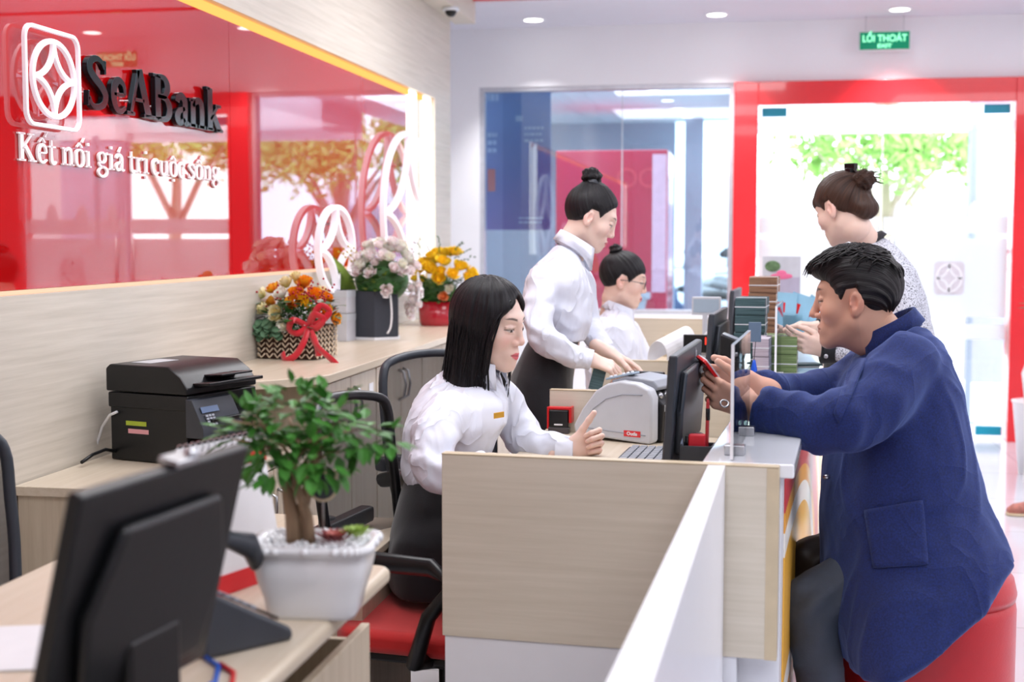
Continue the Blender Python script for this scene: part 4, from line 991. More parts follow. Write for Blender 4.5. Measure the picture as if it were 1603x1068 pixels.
# white curved cover (paper roll) behind
wc = empty('paper_roll', W(1062, 560, 4.6), 'large white curled sheet of paper standing beside the white banknote counter', 'paper', CR-.5)
q2_ = W(1050, 540, 4.92); wc.location = (q2_.x, q2_.y, .8); wc.scale = (.62, .75, .95)
vs = []; fs = []
for i in range(17):
    a = math.radians(-40+i*15); rr = .055+.0012*i
    for j in range(2): vs.append((rr*math.cos(a)*1.1+j*.03, j*.20-.1, .12+rr*math.sin(a)+j*.05))
for i in range(16): fs.append((2*i, 2*i+1, 2*i+3, 2*i+2))
o = MB().add(vs, fs).box(-.06, .09, -.1, .12, 0, .07).build('sheet', M['paper'], wc, smooth=False); s_ = o.modifiers.new('s', 'SOLIDIFY'); s_.thickness = .002
# ---- banknote bundles
def note_mat(name, edge, top):
    m, nt, p = new_mat(name)
    v = tex_coords(nt, (6, 6, 420)); n = nt.nodes.new('ShaderNodeTexNoise'); n.inputs['Scale'].default_value = 1; nt.links.new(v, n.inputs['Vector'])
    r = nt.nodes.new('ShaderNodeValToRGB'); r.color_ramp.elements[0].position = .35; r.color_ramp.elements[1].position = .65
    r.color_ramp.elements[0].color = s2l(edge)+(1,); r.color_ramp.elements[1].color = s2l(top)+(1,)
    nt.links.new(n.outputs['Fac'], r.inputs[0]); nt.links.new(r.outputs[0], p.inputs['Base Color']); p.inputs['Roughness'].default_value = .7; return m
NM = {'brown': note_mat('brown_banknotes', (96, 62, 48), (168, 130, 100)), 'teal': note_mat('dark_green_banknotes', (40, 66, 74), (84, 112, 116)), 'green': note_mat('green_banknotes', (96, 122, 70), (150, 168, 116)), 'lilac': note_mat('lilac_banknotes', (176, 160, 176), (214, 204, 214))}
def bundle_stack(kind, u, v, z, n, labs, dy=0, w_=.098, l_=.16, h_=.056, tilt=0):
    q = onz(u, v, z)
    for i in range(n):
        t = empty('banknote_bundle', (q.x+random.uniform(-.002, .002), q.y+dy, z+i*(h_+.002)), labs[i], 'banknotes', CR+tilt+random.uniform(-.03, .03), '%s banknote bundles on the ledge' % kind)
        MB().box(-w_/2, w_/2, 0, l_, 0, h_).build('notes', NM[kind], t, bevel=.0015)
        MB().box(-w_/2-.001, w_/2+.001, .045, .053, -.0006, h_+.001).box(-w_/2-.001, w_/2+.001, -.001, l_+.001, h_*.45, h_*.45+.003).build('paper_band', M['white'], t)
random.seed(5)
def labs(kind, where, n):
    nm = ['lowest', 'second lowest', 'third lowest', 'fourth', 'topmost']
    if n == 1: return ['single %s banknote bundle %s' % (kind, where)]
    return ['%s %s banknote bundle %s' % ('lowest' if i == 0 else 'topmost' if i == n-1 else ('second from the bottom' if i == 1 else 'third from the bottom' if i == 2 else 'fourth from the bottom'), kind, where) for i in range(n)]
bundle_stack('green', 1222, 583, .92, 2, labs('green', 'in the stack nearest the man', 2))
bundle_stack('teal', 1172, 580, .92, 4, labs('dark green', 'in the tall dark stack', 4), dy=.10)
bundle_stack('brown', 1193, 568, .92, 5, labs('brown', 'in the tallest stack', 5), dy=.22)
bundle_stack('lilac', 1190, 588, .92, 2, labs('lilac', 'beside the blue pen stand', 2), dy=.01, w_=.05)
q = onz(1252, 572, .92)
o = MB().prism(rounded_rect(-.035, .035, -.07, .07, .003), 0, .006).build('banknote_stack', NM['teal'], None, loc=(q.x, q.y, .9205), rot=(0, 0, CR-1.2)); tag(o, 'thin flat pile of banknotes on the white ledge near the tweed sleeve', 'banknotes', )
# banknotes in the standing teller's hand
T = Matrix((( RGT.x, FWD.x, UPV.x, 0), (RGT.y, FWD.y, UPV.y, 0), (RGT.z, FWD.z, UPV.z, 0), (0, 0, 0, 1)))
o = MB().box(-.020, .020, -.006, .006, -.04, .03).build('held_banknotes', NM['teal'], None); o.matrix_world = Matrix.Translation(W(936, 591, 4.10)) @ T @ Matrix.Rotation(.25, 4, 'Y'); tag(o, 'dark green banknotes held in the hands of the standing teller', 'banknotes')
# brochures in a clear stand, picture board
q = onz(1236, 540, .92)
bs = empty('brochure_stand', (q.x-.01, q.y, .92), 'clear stand of blue leaflets on the far part of the ledge', 'leaflet holder', CR)
MB().box(-.06, .06, -.004, .0, 0, .12).box(-.06, .06, .03, .034, 0, .2).box(-.06, .06, -.004, .034, 0, .004).build('clear_holder', M['glass'], bs)
M['leaflet'] = mat('pale_blue_leaflet', (150, 200, 226), .4, var=.05)
for i in range(3):
    T_ = Matrix.Translation((-.02+i*.022, .004+i*.008, .01)) @ Matrix.Rotation(math.radians(4+i*14), 4, 'Y')
    lf = MB().box(-.045, .045, 0, .0015, 0, .20, M=T_).build('leaflet', M['leaflet'], bs); MB().box(-.03, -.0, -.001, -.0002, .12, .16, M=T_).box(-.03, .01, -.001, -.0002, .04, .06, M=T_).build('red_print', M['red'], lf)
q = onz(1222, 520, .92)
pb = empty('picture_board', (q.x, q.y, .92), 'grey picture board with a pink print at the far end of the ledge', 'picture board', CR)
pz0 = 0; MB().box(-.085, .085, 0, .006, .12, .345).build('board', mat('board_grey', (196, 198, 206), .4), pb, bevel=.001)
MB().box(-.08, .08, -.0015, -.0002, .14, .25).build('lilac_print', mat('board_lilac', (176, 170, 190), .4), pb)
MB().ball((-.0, -.002, .255), .05, .002, .014, 10).ball((.0, -.002, .27), .022, .002, .012, 10).build('pink_shape', mat('board_pink', (226, 110, 150), .4), pb)
MB().ball((-.04, -.002, .30), .035, .002, .025, 10).build('green_shape', mat('board_green', (92, 120, 84), .4, var=.4, scale=60), pb); MB().box(-.05, .05, -.02, .05, 0, .006).box(-.01, .01, .0, .006, 0, .12).build('foot', M['grey_light'], pb)
# phone in the man's hands
o = MB().prism(rounded_rect(-.035, .035, -.07, .07, .009), 0, .006).build('mobile_phone', M['grey_light'], None, bevel=.0015)
ax = Vector(W(1104, 574, 3.0)-W(1142, 626, 3.02)); Yp = ax.normalized(); Xp = FWD-Yp*FWD.dot(Yp); Xp.normalize(); Zp = Xp.cross(Yp)
if Zp.z < 0: Xp = -Xp; Zp = Xp.cross(Yp)
mt = Matrix(((Xp.x, Yp.x, Zp.x, 0), (Xp.y, Yp.y, Zp.y, 0), (Xp.z, Yp.z, Zp.z, 0), (0, 0, 0, 1)))
o.matrix_world = Matrix.Translation(W(1124, 598, 3.06)) @ mt; tag(o, 'mobile phone in a red case held by the man in the navy jacket', 'mobile phone')
MB().prism(rounded_rect(-.036, .036, -.071, .071, .010), -.004, .0035).build('red_case', M['red'], o, bevel=.0015); MB().prism(rounded_rect(-.031, .031, -.062, .062, .004), .006, .0064).build('screen', M['ext_blue'], o)
o = MB().prism(rounded_rect(-.03, .03, -.05, .05, .006), 0, .006).build('banknote_wad', M['grey'], None, bevel=.001); o.matrix_world = Matrix.Translation(W(1256, 535, 4.40)) @ Matrix.Rotation(CR+1.3, 4, 'Z') @ Matrix.Rotation(.1, 4, 'X'); tag(o, 'small grey wad held in the fingers of the person in tweed', 'banknotes')
# red stool under the man
st = empty('stool', (W(1452, 870, 3.20).x, W(1452, 870, 3.20).y, 0), 'round red leather stool under the man in the navy jacket', 'stool')
M['stool_red'] = mat('red_leatherette', (196, 32, 42), .35, var=.04, bump=.08, bscale=200, coat=.2)
MB().lathe([(.001, .585), (.12, .59), (.17, .578), (.195, .555), (.203, .52), (.200, .505)], 48).build('seat', M['stool_red'], st, smooth=True)
MB().lathe([(.198, .507), (.203, .48), (.203, .05), (.198, .03)], 48).build('drum', M['stool_red'], st, smooth=True); MB().lathe([(.18, 0), (.19, .03)], 40).build('plinth', M['black'], st)
# office chairs
def chair_at(lab, u, v, d, ang, sc, **k):      # back centre seen at (u, v)
    b_ = W(u, v, d); f_ = facing(ang, 0); o_ = office_chair(lab, Vector((b_.x, b_.y, 0))+f_*.27*sc[1], math.radians(10.04+ang-90), **k); o_.scale = sc; return o_
chB = chair_at('red seated black office chair under the teller with shoulder-length hair', 548, 740, 3.22, -18, (.95, .95, .90))
chA = chair_at('black mesh office chair with a slate frame standing behind the seated teller', 682, 652, 4.12, -48, (.95, .95, .925), frame='frame_grey')
chC = office_chair('slate framed chair cut off by the left edge of the photo', Vector((-1.42, 2.33, 0)), -PI/2-.4, frame='frame_grey'); chC.scale = (.95, .95, .88)
# shoe, white chair edge and plant at the right edge
q = onz(1592, 806, 0.0)
sh = empty('shoe', (q.x+.09, q.y, .0), 'pinkish brown shoe on the floor at the right edge', 'shoe', math.radians(10))
MB().sweep([(Vector((x, 0, z)), Vector((0, b, 0)), Vector((0, 0, c_))) for x, z, b, c_ in ((-.14, .022, .02, .016), (-.11, .03, .038, .028), (-.04, .036, .044, .034), (.05, .045, .036, .042), (.12, .05, .034, .045))], 18).build('upper', mat('rose_brown_shoe', (176, 112, 100), .6, var=.3, scale=40), sh, smooth=True)
MB().sweep([(Vector((x, 0, .008)), Vector((0, b, 0)), Vector((0, 0, .008))) for x, b in ((-.145, .02), (-.11, .042), (-.04, .047), (.05, .038), (.125, .036))], 18, ex=4).build('sole', M['oak_edge'], sh, smooth=True)
q = W(1676, 690, 7.2)
wch = empty('white_chair', (q.x, q.y, 0), 'white moulded chair just showing at the right edge below the red frame', 'chair')
MB().sweep([(Vector((0, .2, .42)), Vector((.2, 0, 0)), Vector((0, .02, .0))), (Vector((0, .22, .6)), Vector((.22, 0, 0)), Vector((0, .02, 0))), (Vector((0, .24, .78)), Vector((.15, 0, 0)), Vector((0, .015, 0)))], 24, ex=3).build('backrest', M['white'], wch, smooth=True)
MB().prism(rounded_rect(-.21, .21, -.2, .2, .08), .42, .45).build('seat', M['white'], wch, bevel=.01)
for sx_ in (-1, 1):
    for sy_ in (-1, 1): MB().tube([(sx_*.15, sy_*.15, .42), (sx_*.19, sy_*.19, 0)], .014, 8).build('leg', M['white'], wch)
q = W(1640, 470, 7.6)
pt = empty('potted_plant', (q.x, q.y, 0), 'green leafy plant with red tips reaching in at the right edge', 'potted plant')
MB().lathe([(.13, 0), (.17, .4), (.18, .42), (.15, .42)], 28).build('pot', M['white'], pt, smooth=True); MB().tube([(0, 0, .4), (.01, 0, .9), (0, 0, 1.1)], [.02, .015, .01], 8).build('stem', M['bonsai_bark'], pt)
lv = MB(); rnd = random.Random(21)
for k in range(160):
    d = Vector((rnd.gauss(0, 1), rnd.gauss(0, 1), rnd.gauss(0, 1))).normalized(); c_ = Vector((0, 0, 1.0))+Vector((d.x*.11, d.y*.11, d.z*.16))*rnd.uniform(.6, 1); leaf(lv, c_, d+Vector((0, 0, .2)), Vector((0, 0, 1)), rnd.uniform(.05, .08), .026, 1 if k % 9 == 0 else 0)
lv.build('foliage', [mat('dark_green_leaf', (44, 100, 50), .4, var=.3), M['red']], pt)
# small pedestal with papers behind the near chair
pe = empty('side_pedestal', onz(590, 815, .0), 'low pale oak pedestal with papers behind the bonsai', 'cabinet')
pe.location = (-1.06, 3.12, 0)
MB().box(-.2, .2, -.22, .22, .05, .60).build('body', M['oak_v'], pe, bevel=.003); MB().box(-.21, .21, -.23, .23, .601, .62).build('top', M['oak_top'], pe, bevel=.003)
o = MB().box(-.09, .09, -.12, .12, 0, .008).build('document', M['paper'], None, loc=(-1.0, 3.08, .621), rot=(0, 0, .3)); tag(o, 'white papers lying on the low oak pedestal', 'paper')
# ================================================================== FLOWER ARRANGEMENTS
def rose_mesh(name, seed=0, open_=1.0, n=16):
    rnd = random.Random(seed); mb = MB()
    for k in range(n):
        t = k/(n-1); a0 = k*2.4; rr = .12+.75*t*open_; h = .95-.35*t; w_ = .55+.5*t; flare = .1+.55*t*t
        vs = []; fs = []; nu, nv = 5, 5
        for i in range(nu):
            for j in range(nv):
                s_ = -1+2*j/(nv-1); v_ = i/(nu-1); a = a0+s_*w_*(.7+.3*math.sin(PI*min(1, v_+.25)))/max(.45, rr)*.55
                r_ = rr*(.25+.75*math.sin(min(1, v_*1.25)*PI/2))+flare*.25*max(0, v_-.6)*2; z = -.35+(h+.35)*v_*(1-.12*s_*s_)-.10*flare*max(0, v_-.7)*3
                vs.append((r_*math.cos(a), r_*math.sin(a), z))
        for i in range(nu-1):
            for j in range(nv-1): fs.append((i*nv+j, i*nv+j+1, (i+1)*nv+j+1, (i+1)*nv+j))
        mb.add(vs, fs)
    mb.ball((0, 0, .1), .3, .3, .45, 6)
    return mb.mesh(name)
RM = [rose_mesh('rose', s, o) for s, o in ((1, 1.0), (2, .8), (3, 1.15))]
M['leaf_f'] = mat('florist_leaf', (58, 104, 50), .45, var=.35, scale=14)
M['leaf_gum'] = mat('grey_green_leaf', (86, 122, 92), .55, var=.2, scale=14)
def petal_mat(name, rgb, tip=None):
    m, nt, p = new_mat(name)
    v = tex_coords(nt, (1, 1, 1)); ln = nt.nodes.new('ShaderNodeVectorMath'); ln.operation = 'LENGTH'; nt.links.new(v, ln.inputs[0])
    r = nt.nodes.new('ShaderNodeValToRGB'); r.color_ramp.elements[0].position = .35; r.color_ramp.elements[1].position = 1.1 if False else 1
    r.color_ramp.elements[0].color = s2l(rgb)+(1,); r.color_ramp.elements[1].color = s2l(tip or rgb)+(1,)
    nt.links.new(ln.outputs['Value'], r.inputs[0]); nt.links.new(r.outputs[0], p.inputs['Base Color'])
    p.inputs['Roughness'].default_value = .55; p.inputs['Subsurface Weight'].default_value = .15; p.inputs['Subsurface Scale'].default_value = .01
    return m
PM = {'cream': petal_mat('cream_petals', (244, 222, 130), (250, 240, 200)), 'white': petal_mat('white_petals', (252, 232, 230), (255, 252, 252)), 'yellow': petal_mat('yellow_petals', (248, 196, 20), (255, 222, 50)),
      'orange': petal_mat('orange_petals', (240, 110, 16), (252, 176, 30)), 'peach': petal_mat('peach_petals', (240, 130, 60), (250, 190, 140)), 'ivory': petal_mat('ivory_petals', (240, 236, 214), (252, 250, 244))}
def put_rose(root, p, d, r, kind, k):
    me = RM[k % 3]; key = '%s_%d' % (kind, k % 3)
    if key not in put_rose.c:
        m2 = me.copy(); m2.materials.clear(); m2.materials.append(PM[kind]); put_rose.c[key] = m2
    o = bpy.data.objects.new('rose', put_rose.c[key]); C.objects.link(o); o.parent = root
    q = Vector((0, 0, 1)).rotation_difference(Vector(d).normalized()); o.rotation_mode = 'QUATERNION'; o.rotation_quaternion = q @ Euler((0, 0, k*1.3)).to_quaternion()
    o.location = p; o.scale = (r, r, r); return o
put_rose.c = {}
def round_leaf(mb, c, d, up, r, mi=0):
    d = d.normalized(); s = d.cross(up); s = s.normalized() if s.length > 1e-4 else d.orthogonal().normalized(); n_ = s.cross(d)
    P = [c+d*r+n_*.1*r]+[c+d*r*(1-math.cos(a))+s*r*.85*math.sin(a)+n_*(.12*r*abs(math.sin(a))) for a in [2*PI*i/8 for i in range(8)]]
    mb.add(P, [(0, i+1, (i+1) % 8+1) for i in range(8)], mi)
# 1: woven basket with mixed roses and a red ribbon
q = onz(450, 562, .9)
f1_ = empty('flower_basket', (q.x+.02, q.y+.06, .9), 'woven basket of cream, orange and white roses tied with a red ribbon', 'flower arrangement', math.radians(-8))
bk_ = MB(); BW, BD, BH = .115, .095, .125
MB().box(-BW+.004, BW-.004, -BD+.004, BD-.004, 0.002, BH).build('basket_core', mat('dark_wicker', (62, 36, 26), .8, var=.3, bump=.4), f1_, bevel=.006)
def face_pts(sd, t):      # walk round the box
    if sd == 0: return Vector((-BW+2*BW*t, -BD, 0)), Vector((0, -1, 0))
    if sd == 1: return Vector((BW, -BD+2*BD*t, 0)), Vector((1, 0, 0))
    if sd == 2: return Vector((BW-2*BW*t, BD, 0)), Vector((0, 1, 0))
    return Vector((-BW, BD-2*BD*t, 0)), Vector((-1, 0, 0))
for sd in range(4):
    nx_ = 7 if sd % 2 == 0 else 6
    for i in range(nx_):
        for r_ in range(6):
            z0 = .006+r_*.020
            a, n_ = face_pts(sd, (i+.08)/nx_); b, _ = face_pts(sd, (i+.5)/nx_); c_, _ = face_pts(sd, (i+.92)/nx_)
            bk_.tube([a+n_*.003+Vector((0, 0, z0+.016)), b+n_*.006+Vector((0, 0, z0)), c_+n_*.003+Vector((0, 0, z0+.016))], .0028, 5)
bk_.build('woven_strips', mat('pale_wicker', (226, 206, 180), .6, var=.15), f1_, smooth=True)
rnd = random.Random(33)
spots = [(-.135, -.02, .235, 'cream', .032), (-.10, -.07, .185, 'cream', .034), (-.085, -.03, .255, 'orange', .03), (-.04, -.05, .235, 'ivory', .034), (-.045, -.0, .275, 'cream', .036), (-.035, -.09, .17, 'cream', .036), (-.0, -.10, .13, 'ivory', .035), (.02, -.05, .235, 'orange', .040), (.05, -.06, .205, 'yellow', .036),
         (.03, -.0, .28, 'orange', .036), (.08, -.05, .17, 'cream', .034), (.07, -.01, .235, 'orange', .036), (.12, -.03, .18, 'orange', .034), (.11, .02, .22, 'orange', .032), (.0, .05, .27, 'orange', .034), (-.09, .05, .23, 'yellow', .03), (.07, .06, .24, 'cream', .034), (.14, .02, .15, 'orange', .03), (.03, -.085, .205, 'orange', .034), (.005, -.02, .30, 'cream', .03), (-.12, .03, .20, 'orange', .03)]
for k, (x, y, z, kd, r) in enumerate(spots): put_rose(f1_, Vector((x, y, z)), Vector((x, y-.03, (z-.14)*1.2)), r, kd, k)
lv = MB()
for k in range(150):
    a = rnd.uniform(0, 2*PI); rr = rnd.uniform(.04, .15); z = rnd.uniform(.10, .22); c_ = Vector((rr*math.cos(a), rr*math.sin(a)*.85, z)); round_leaf(lv, c_, Vector((math.cos(a), math.sin(a)-.3, rnd.uniform(-.6, .5))), Vector((0, 0, 1)), rnd.uniform(.014, .024), k % 2)
for k in range(40):
    c_ = Vector((rnd.uniform(-.14, -.02), -.09+rnd.uniform(-.02, .01), rnd.uniform(.09, .16))); round_leaf(lv, c_, Vector((rnd.uniform(-.5, .5), -.6, -.6)), Vector((0, 0, 1)), rnd.uniform(.016, .024), 1)
for k in range(60):
    a = rnd.uniform(0, 2*PI); leaf(lv, Vector((.1*math.cos(a), .08*math.sin(a), .16)), Vector((math.cos(a), math.sin(a), rnd.uniform(0, 1.2))), Vector((0, 0, 1)), rnd.uniform(.05, .08), .02, 0)
lv.build('foliage', [M['leaf_f'], M['leaf_gum']], f1_, smooth=False)
be = MB()
for k in range(170):
    c_ = Vector((rnd.gauss(.05, .06), rnd.uniform(-.1, .04), .23+rnd.gauss(0, .03))); be.ball(c_, .0045, n=4)
be.build('red_berries', mat('red_berries', (170, 20, 36), .3), f1_, smooth=True)['kind'] = 'stuff'
be = MB()
for k in range(140):
    c_ = Vector((rnd.gauss(.03, .05), -.10+rnd.uniform(-.01, .02), .17+rnd.gauss(0, .025))); be.ball(c_, .003, n=3)
be.build('baby_breath', M['paper'], f1_)['kind'] = 'stuff'
def ribbon(mb, pts, w, up):
    P = [Vector(p) for p in pts]; vs = []; fs = []
    for i, p in enumerate(P):
        t = (P[min(i+1, len(P)-1)]-P[max(i-1, 0)]).normalized(); s = t.cross(Vector(up)).normalized()*w/2; vs += [p-s, p+s]
    for i in range(len(P)-1): fs.append((2*i, 2*i+1, 2*i+3, 2*i+2))
    return mb.add(vs, fs)
def smooth3(pts, n=6):
    P = [Vector(p) for p in pts]; out = []
    for i in range(len(P)-1):
        a, b, c, d = P[max(i-1, 0)], P[i], P[i+1], P[min(i+2, len(P)-1)]
        for j in range(n):
            t = j/n; out.append(.5*((2*b)+(c-a)*t+(2*a-5*b+4*c-d)*t*t+(3*b-a-3*c+d)*t**3))
    return out+[P[-1]]
rb = MB()
for loop in ([(.095, -.10, .125), (.13, -.13, .17), (.165, -.12, .155), (.13, -.11, .12), (.095, -.10, .125)], [(.095, -.10, .125), (.05, -.13, .15), (.03, -.125, .115), (.06, -.115, .10), (.095, -.10, .125)], [(.095, -.10, .125), (.14, -.10, .20), (.175, -.09, .18), (.14, -.1, .14), (.095, -.1, .125)],
             [(.095, -.10, .125), (.09, -.13, .07), (.06, -.14, .02), (.02, -.14, .004), (.0, -.125, .03)], [(.095, -.10, .125), (.13, -.12, .08), (.145, -.13, .05), (.15, -.13, .02)], [(.095, -.10, .12), (.14, -.13, .06), (.20, -.15, .02), (.235, -.155, -.01), (.238, -.165, -.055), (.225, -.168, -.085)]):
    ribbon(rb, smooth3(loop), .024, (0, 1, .25))
ob = rb.build('red_ribbon', mat('satin_ribbon_red', (206, 26, 46), .3, var=.08, sheen=.4), f1_, smooth=True); s_ = ob.modifiers.new('s', 'SOLIDIFY'); s_.thickness = .0015
MB().ball((0, .0, .15), .10, .08, .085, 10).build('greenery', M['leaf_f'], f1_, smooth=True)
# 2: dark hexagonal box with white roses
q = onz(582, 532, .9)
f2_ = empty('flower_box', (q.x, q.y+.06, .9), 'dark fabric covered box on a white base holding white and blush roses', 'flower arrangement', math.radians(14))
hx = [(.118*math.cos(PI/6+k*PI/3), .10*math.sin(PI/6+k*PI/3)) for k in range(6)]
MB().prism([(x*1.06, y*1.06) for x, y in hx], 0, .012).build('base', M['white'], f2_, bevel=.002)
MB().prism(hx, .012, .215).build('box', mat('charcoal_linen', (60, 64, 74), .8, var=.18, scale=120, stretch=(1, 1, 8), bump=.2), f2_, bevel=.003)
rnd = random.Random(8); ks = 0
for k in range(44):
    a = rnd.uniform(-.75, PI+.75) if k % 3 else rnd.uniform(0, 2*PI); el = rnd.uniform(.15, 1.35); R_ = rnd.uniform(.8, 1)
    x = .05+.155*R_*math.cos(a)*math.cos(el); y = -.02+.12*R_*math.cos(el)*(-abs(math.sin(a)) if k % 4 else abs(math.sin(a))); z = .27+.17*R_*math.sin(el)-.3*max(0, x-.1)*.9
    put_rose(f2_, Vector((x, y, z)), Vector((x-.04, y-.03, z-.22)), rnd.uniform(.028, .036), 'white' if k % 3 else 'ivory', k)
for k in range(12): put_rose(f2_, Vector((.165+rnd.uniform(-.03, .03), -.06+rnd.uniform(-.03, .03), .24-.012*k)), Vector((.6, -.6, .1)), .026, 'white', k)
put_rose(f2_, Vector((.05, -.12, .22)), Vector((.1, -1, 0)), .032, 'white', 2); put_rose(f2_, Vector((-.07, -.09, .30)), Vector((-.4, -.8, .3)), .034, 'white', 1)
lv = MB()
for k in range(170):
    a = rnd.uniform(0, 2*PI); c_ = Vector((.02+.12*math.cos(a)*rnd.uniform(.4, 1), .1*math.sin(a), rnd.uniform(.20, .32))); leaf(lv, c_, Vector((math.cos(a), math.sin(a)-.3, rnd.uniform(-.3, .8))), Vector((0, 0, 1)), rnd.uniform(.03, .055), .024, k % 2)
for k in range(9):
    leaf(lv, Vector((-.08, -.03, .22)), Vector((-1, -.3, .1+k*.16)), Vector((0, -1, 1)), .12+.01*k, .045, 1)
lv.build('foliage', [M['leaf_f'], mat('olive_leaf', (120, 146, 62), .45, var=.25)], f2_)
sp_ = MB()
for k in range(7):
    b_ = Vector((-.03, -.02, .28)); t_ = b_+Vector((-.13+.025*k, -.02, .13-.01*abs(k-2))); sp_.tube([b_, (b_+t_)/2+Vector((0, 0, .01)), t_], .0014, 5)
    for j in range(4): sp_.ball(b_.lerp(t_, .6+.13*j)+Vector((rnd.uniform(-.006, .006), 0, rnd.uniform(-.004, .006))), .005, n=4)
sp_.build('yellow_sprays', mat('yellow_spray', (196, 176, 60), .5), f2_, smooth=True)
rb = MB(); ribbon(rb, smooth3([(.07, -.095, .2), (.075, -.10, .12), (.07, -.105, .06), (.055, -.105, .03)]), .008, (0, 1, 0)); rb.build('white_ribbon', M['paper'], f2_, smooth=True); rb = MB(); ribbon(rb, smooth3([(.19, -.06, .3), (.195, -.08, .2), (.185, -.08, .12)]), .010, (0, 1, 0)); o = rb.build('white_ribbon', M['paper'], f2_, smooth=True)
MB().ball((.03, -.0, .26), .12, .09, .10, 10).build('greenery', M['leaf_f'], f2_, smooth=True)
# 3: red pot with yellow flowers
q = onz(680, 511, .9)
f3_ = empty('flower_pot', (q.x, q.y+.07, .9), 'red pot of bright yellow flowers nearest the end of the worktop', 'flower arrangement')
MB().lathe([(.085, 0), (.093, .02), (.100, .125), (.092, .125), (.088, .11)], 36).build('pot', mat('glossy_red_pot', (168, 20, 40), .2, coat=.5), f3_, smooth=True)
rnd = random.Random(15)
for k in range(46):
    a = rnd.uniform(0, 2*PI); el = rnd.uniform(0, 1.4); x = .02+.16*math.cos(a)*math.cos(el)+.035; y = .10*math.sin(a)*math.cos(el)-.02; z = .21+.17*math.sin(el)-(.05 if x > .12 else 0)
    put_rose(f3_, Vector((x, y, z)), Vector((x, y-.02, z-.12)), rnd.uniform(.032, .042), 'yellow', k)
put_rose(f3_, Vector((.055, -.10, .155)), Vector((.1, -1, .1)), .034, 'peach', 1); put_rose(f3_, Vector((.08, -.09, .19)), Vector((.2, -1, .3)), .026, 'ivory', 2)
lv = MB()
for k in range(240):
    a = rnd.uniform(0, 2*PI); c_ = Vector((.11*math.cos(a)*rnd.uniform(.5, 1.1), .09*math.sin(a), rnd.uniform(.11, .24))); leaf(lv, c_, Vector((math.cos(a), math.sin(a)-.2, rnd.uniform(-.4, 1))), Vector((0, 0, 1)), rnd.uniform(.025, .05), .022, 0)
for k in range(8):
    a = rnd.uniform(.3, 2.6); b_ = Vector((.02, -.03, .3)); t_ = b_+Vector((.19*math.cos(a), -.03, .15*math.sin(a)))
    for j in range(6): leaf(lv, b_.lerp(t_, .5+j*.1), (t_-b_)+Vector((rnd.uniform(-.1, .1), 0, rnd.uniform(-.1, .1))), Vector((0, 1, 0)), .02, .008, 0)
lv.build('foliage', [M['leaf_f']], f3_)
MB().ball((.0, .0, .17), .105, .085, .08, 10).build('greenery', M['leaf_f'], f3_, smooth=True)
# grey-white striped boxes between the basket and the dark box
q = onz(531, 536, .9)
for i, (z0, h_, lb) in enumerate(((0, .12, 'lower pale grey box standing between the basket and the dark flower box'), (.122, .10, 'upper pale grey box stacked between the basket and the dark flower box'))):
    t = empty('storage_box', (q.x-.02, q.y+.09, .9+z0), lb, 'box', -.1)
    MB().box(-.05, .05, -.05, .05, 0, h_).build('carton', mat('pale_grey_card%d' % i, (196, 196, 204), .5), t, bevel=.003); MB().box(-.051, .051, -.051, .051, h_-.03, h_).build('lid', M['grey_light'], t, bevel=.002)
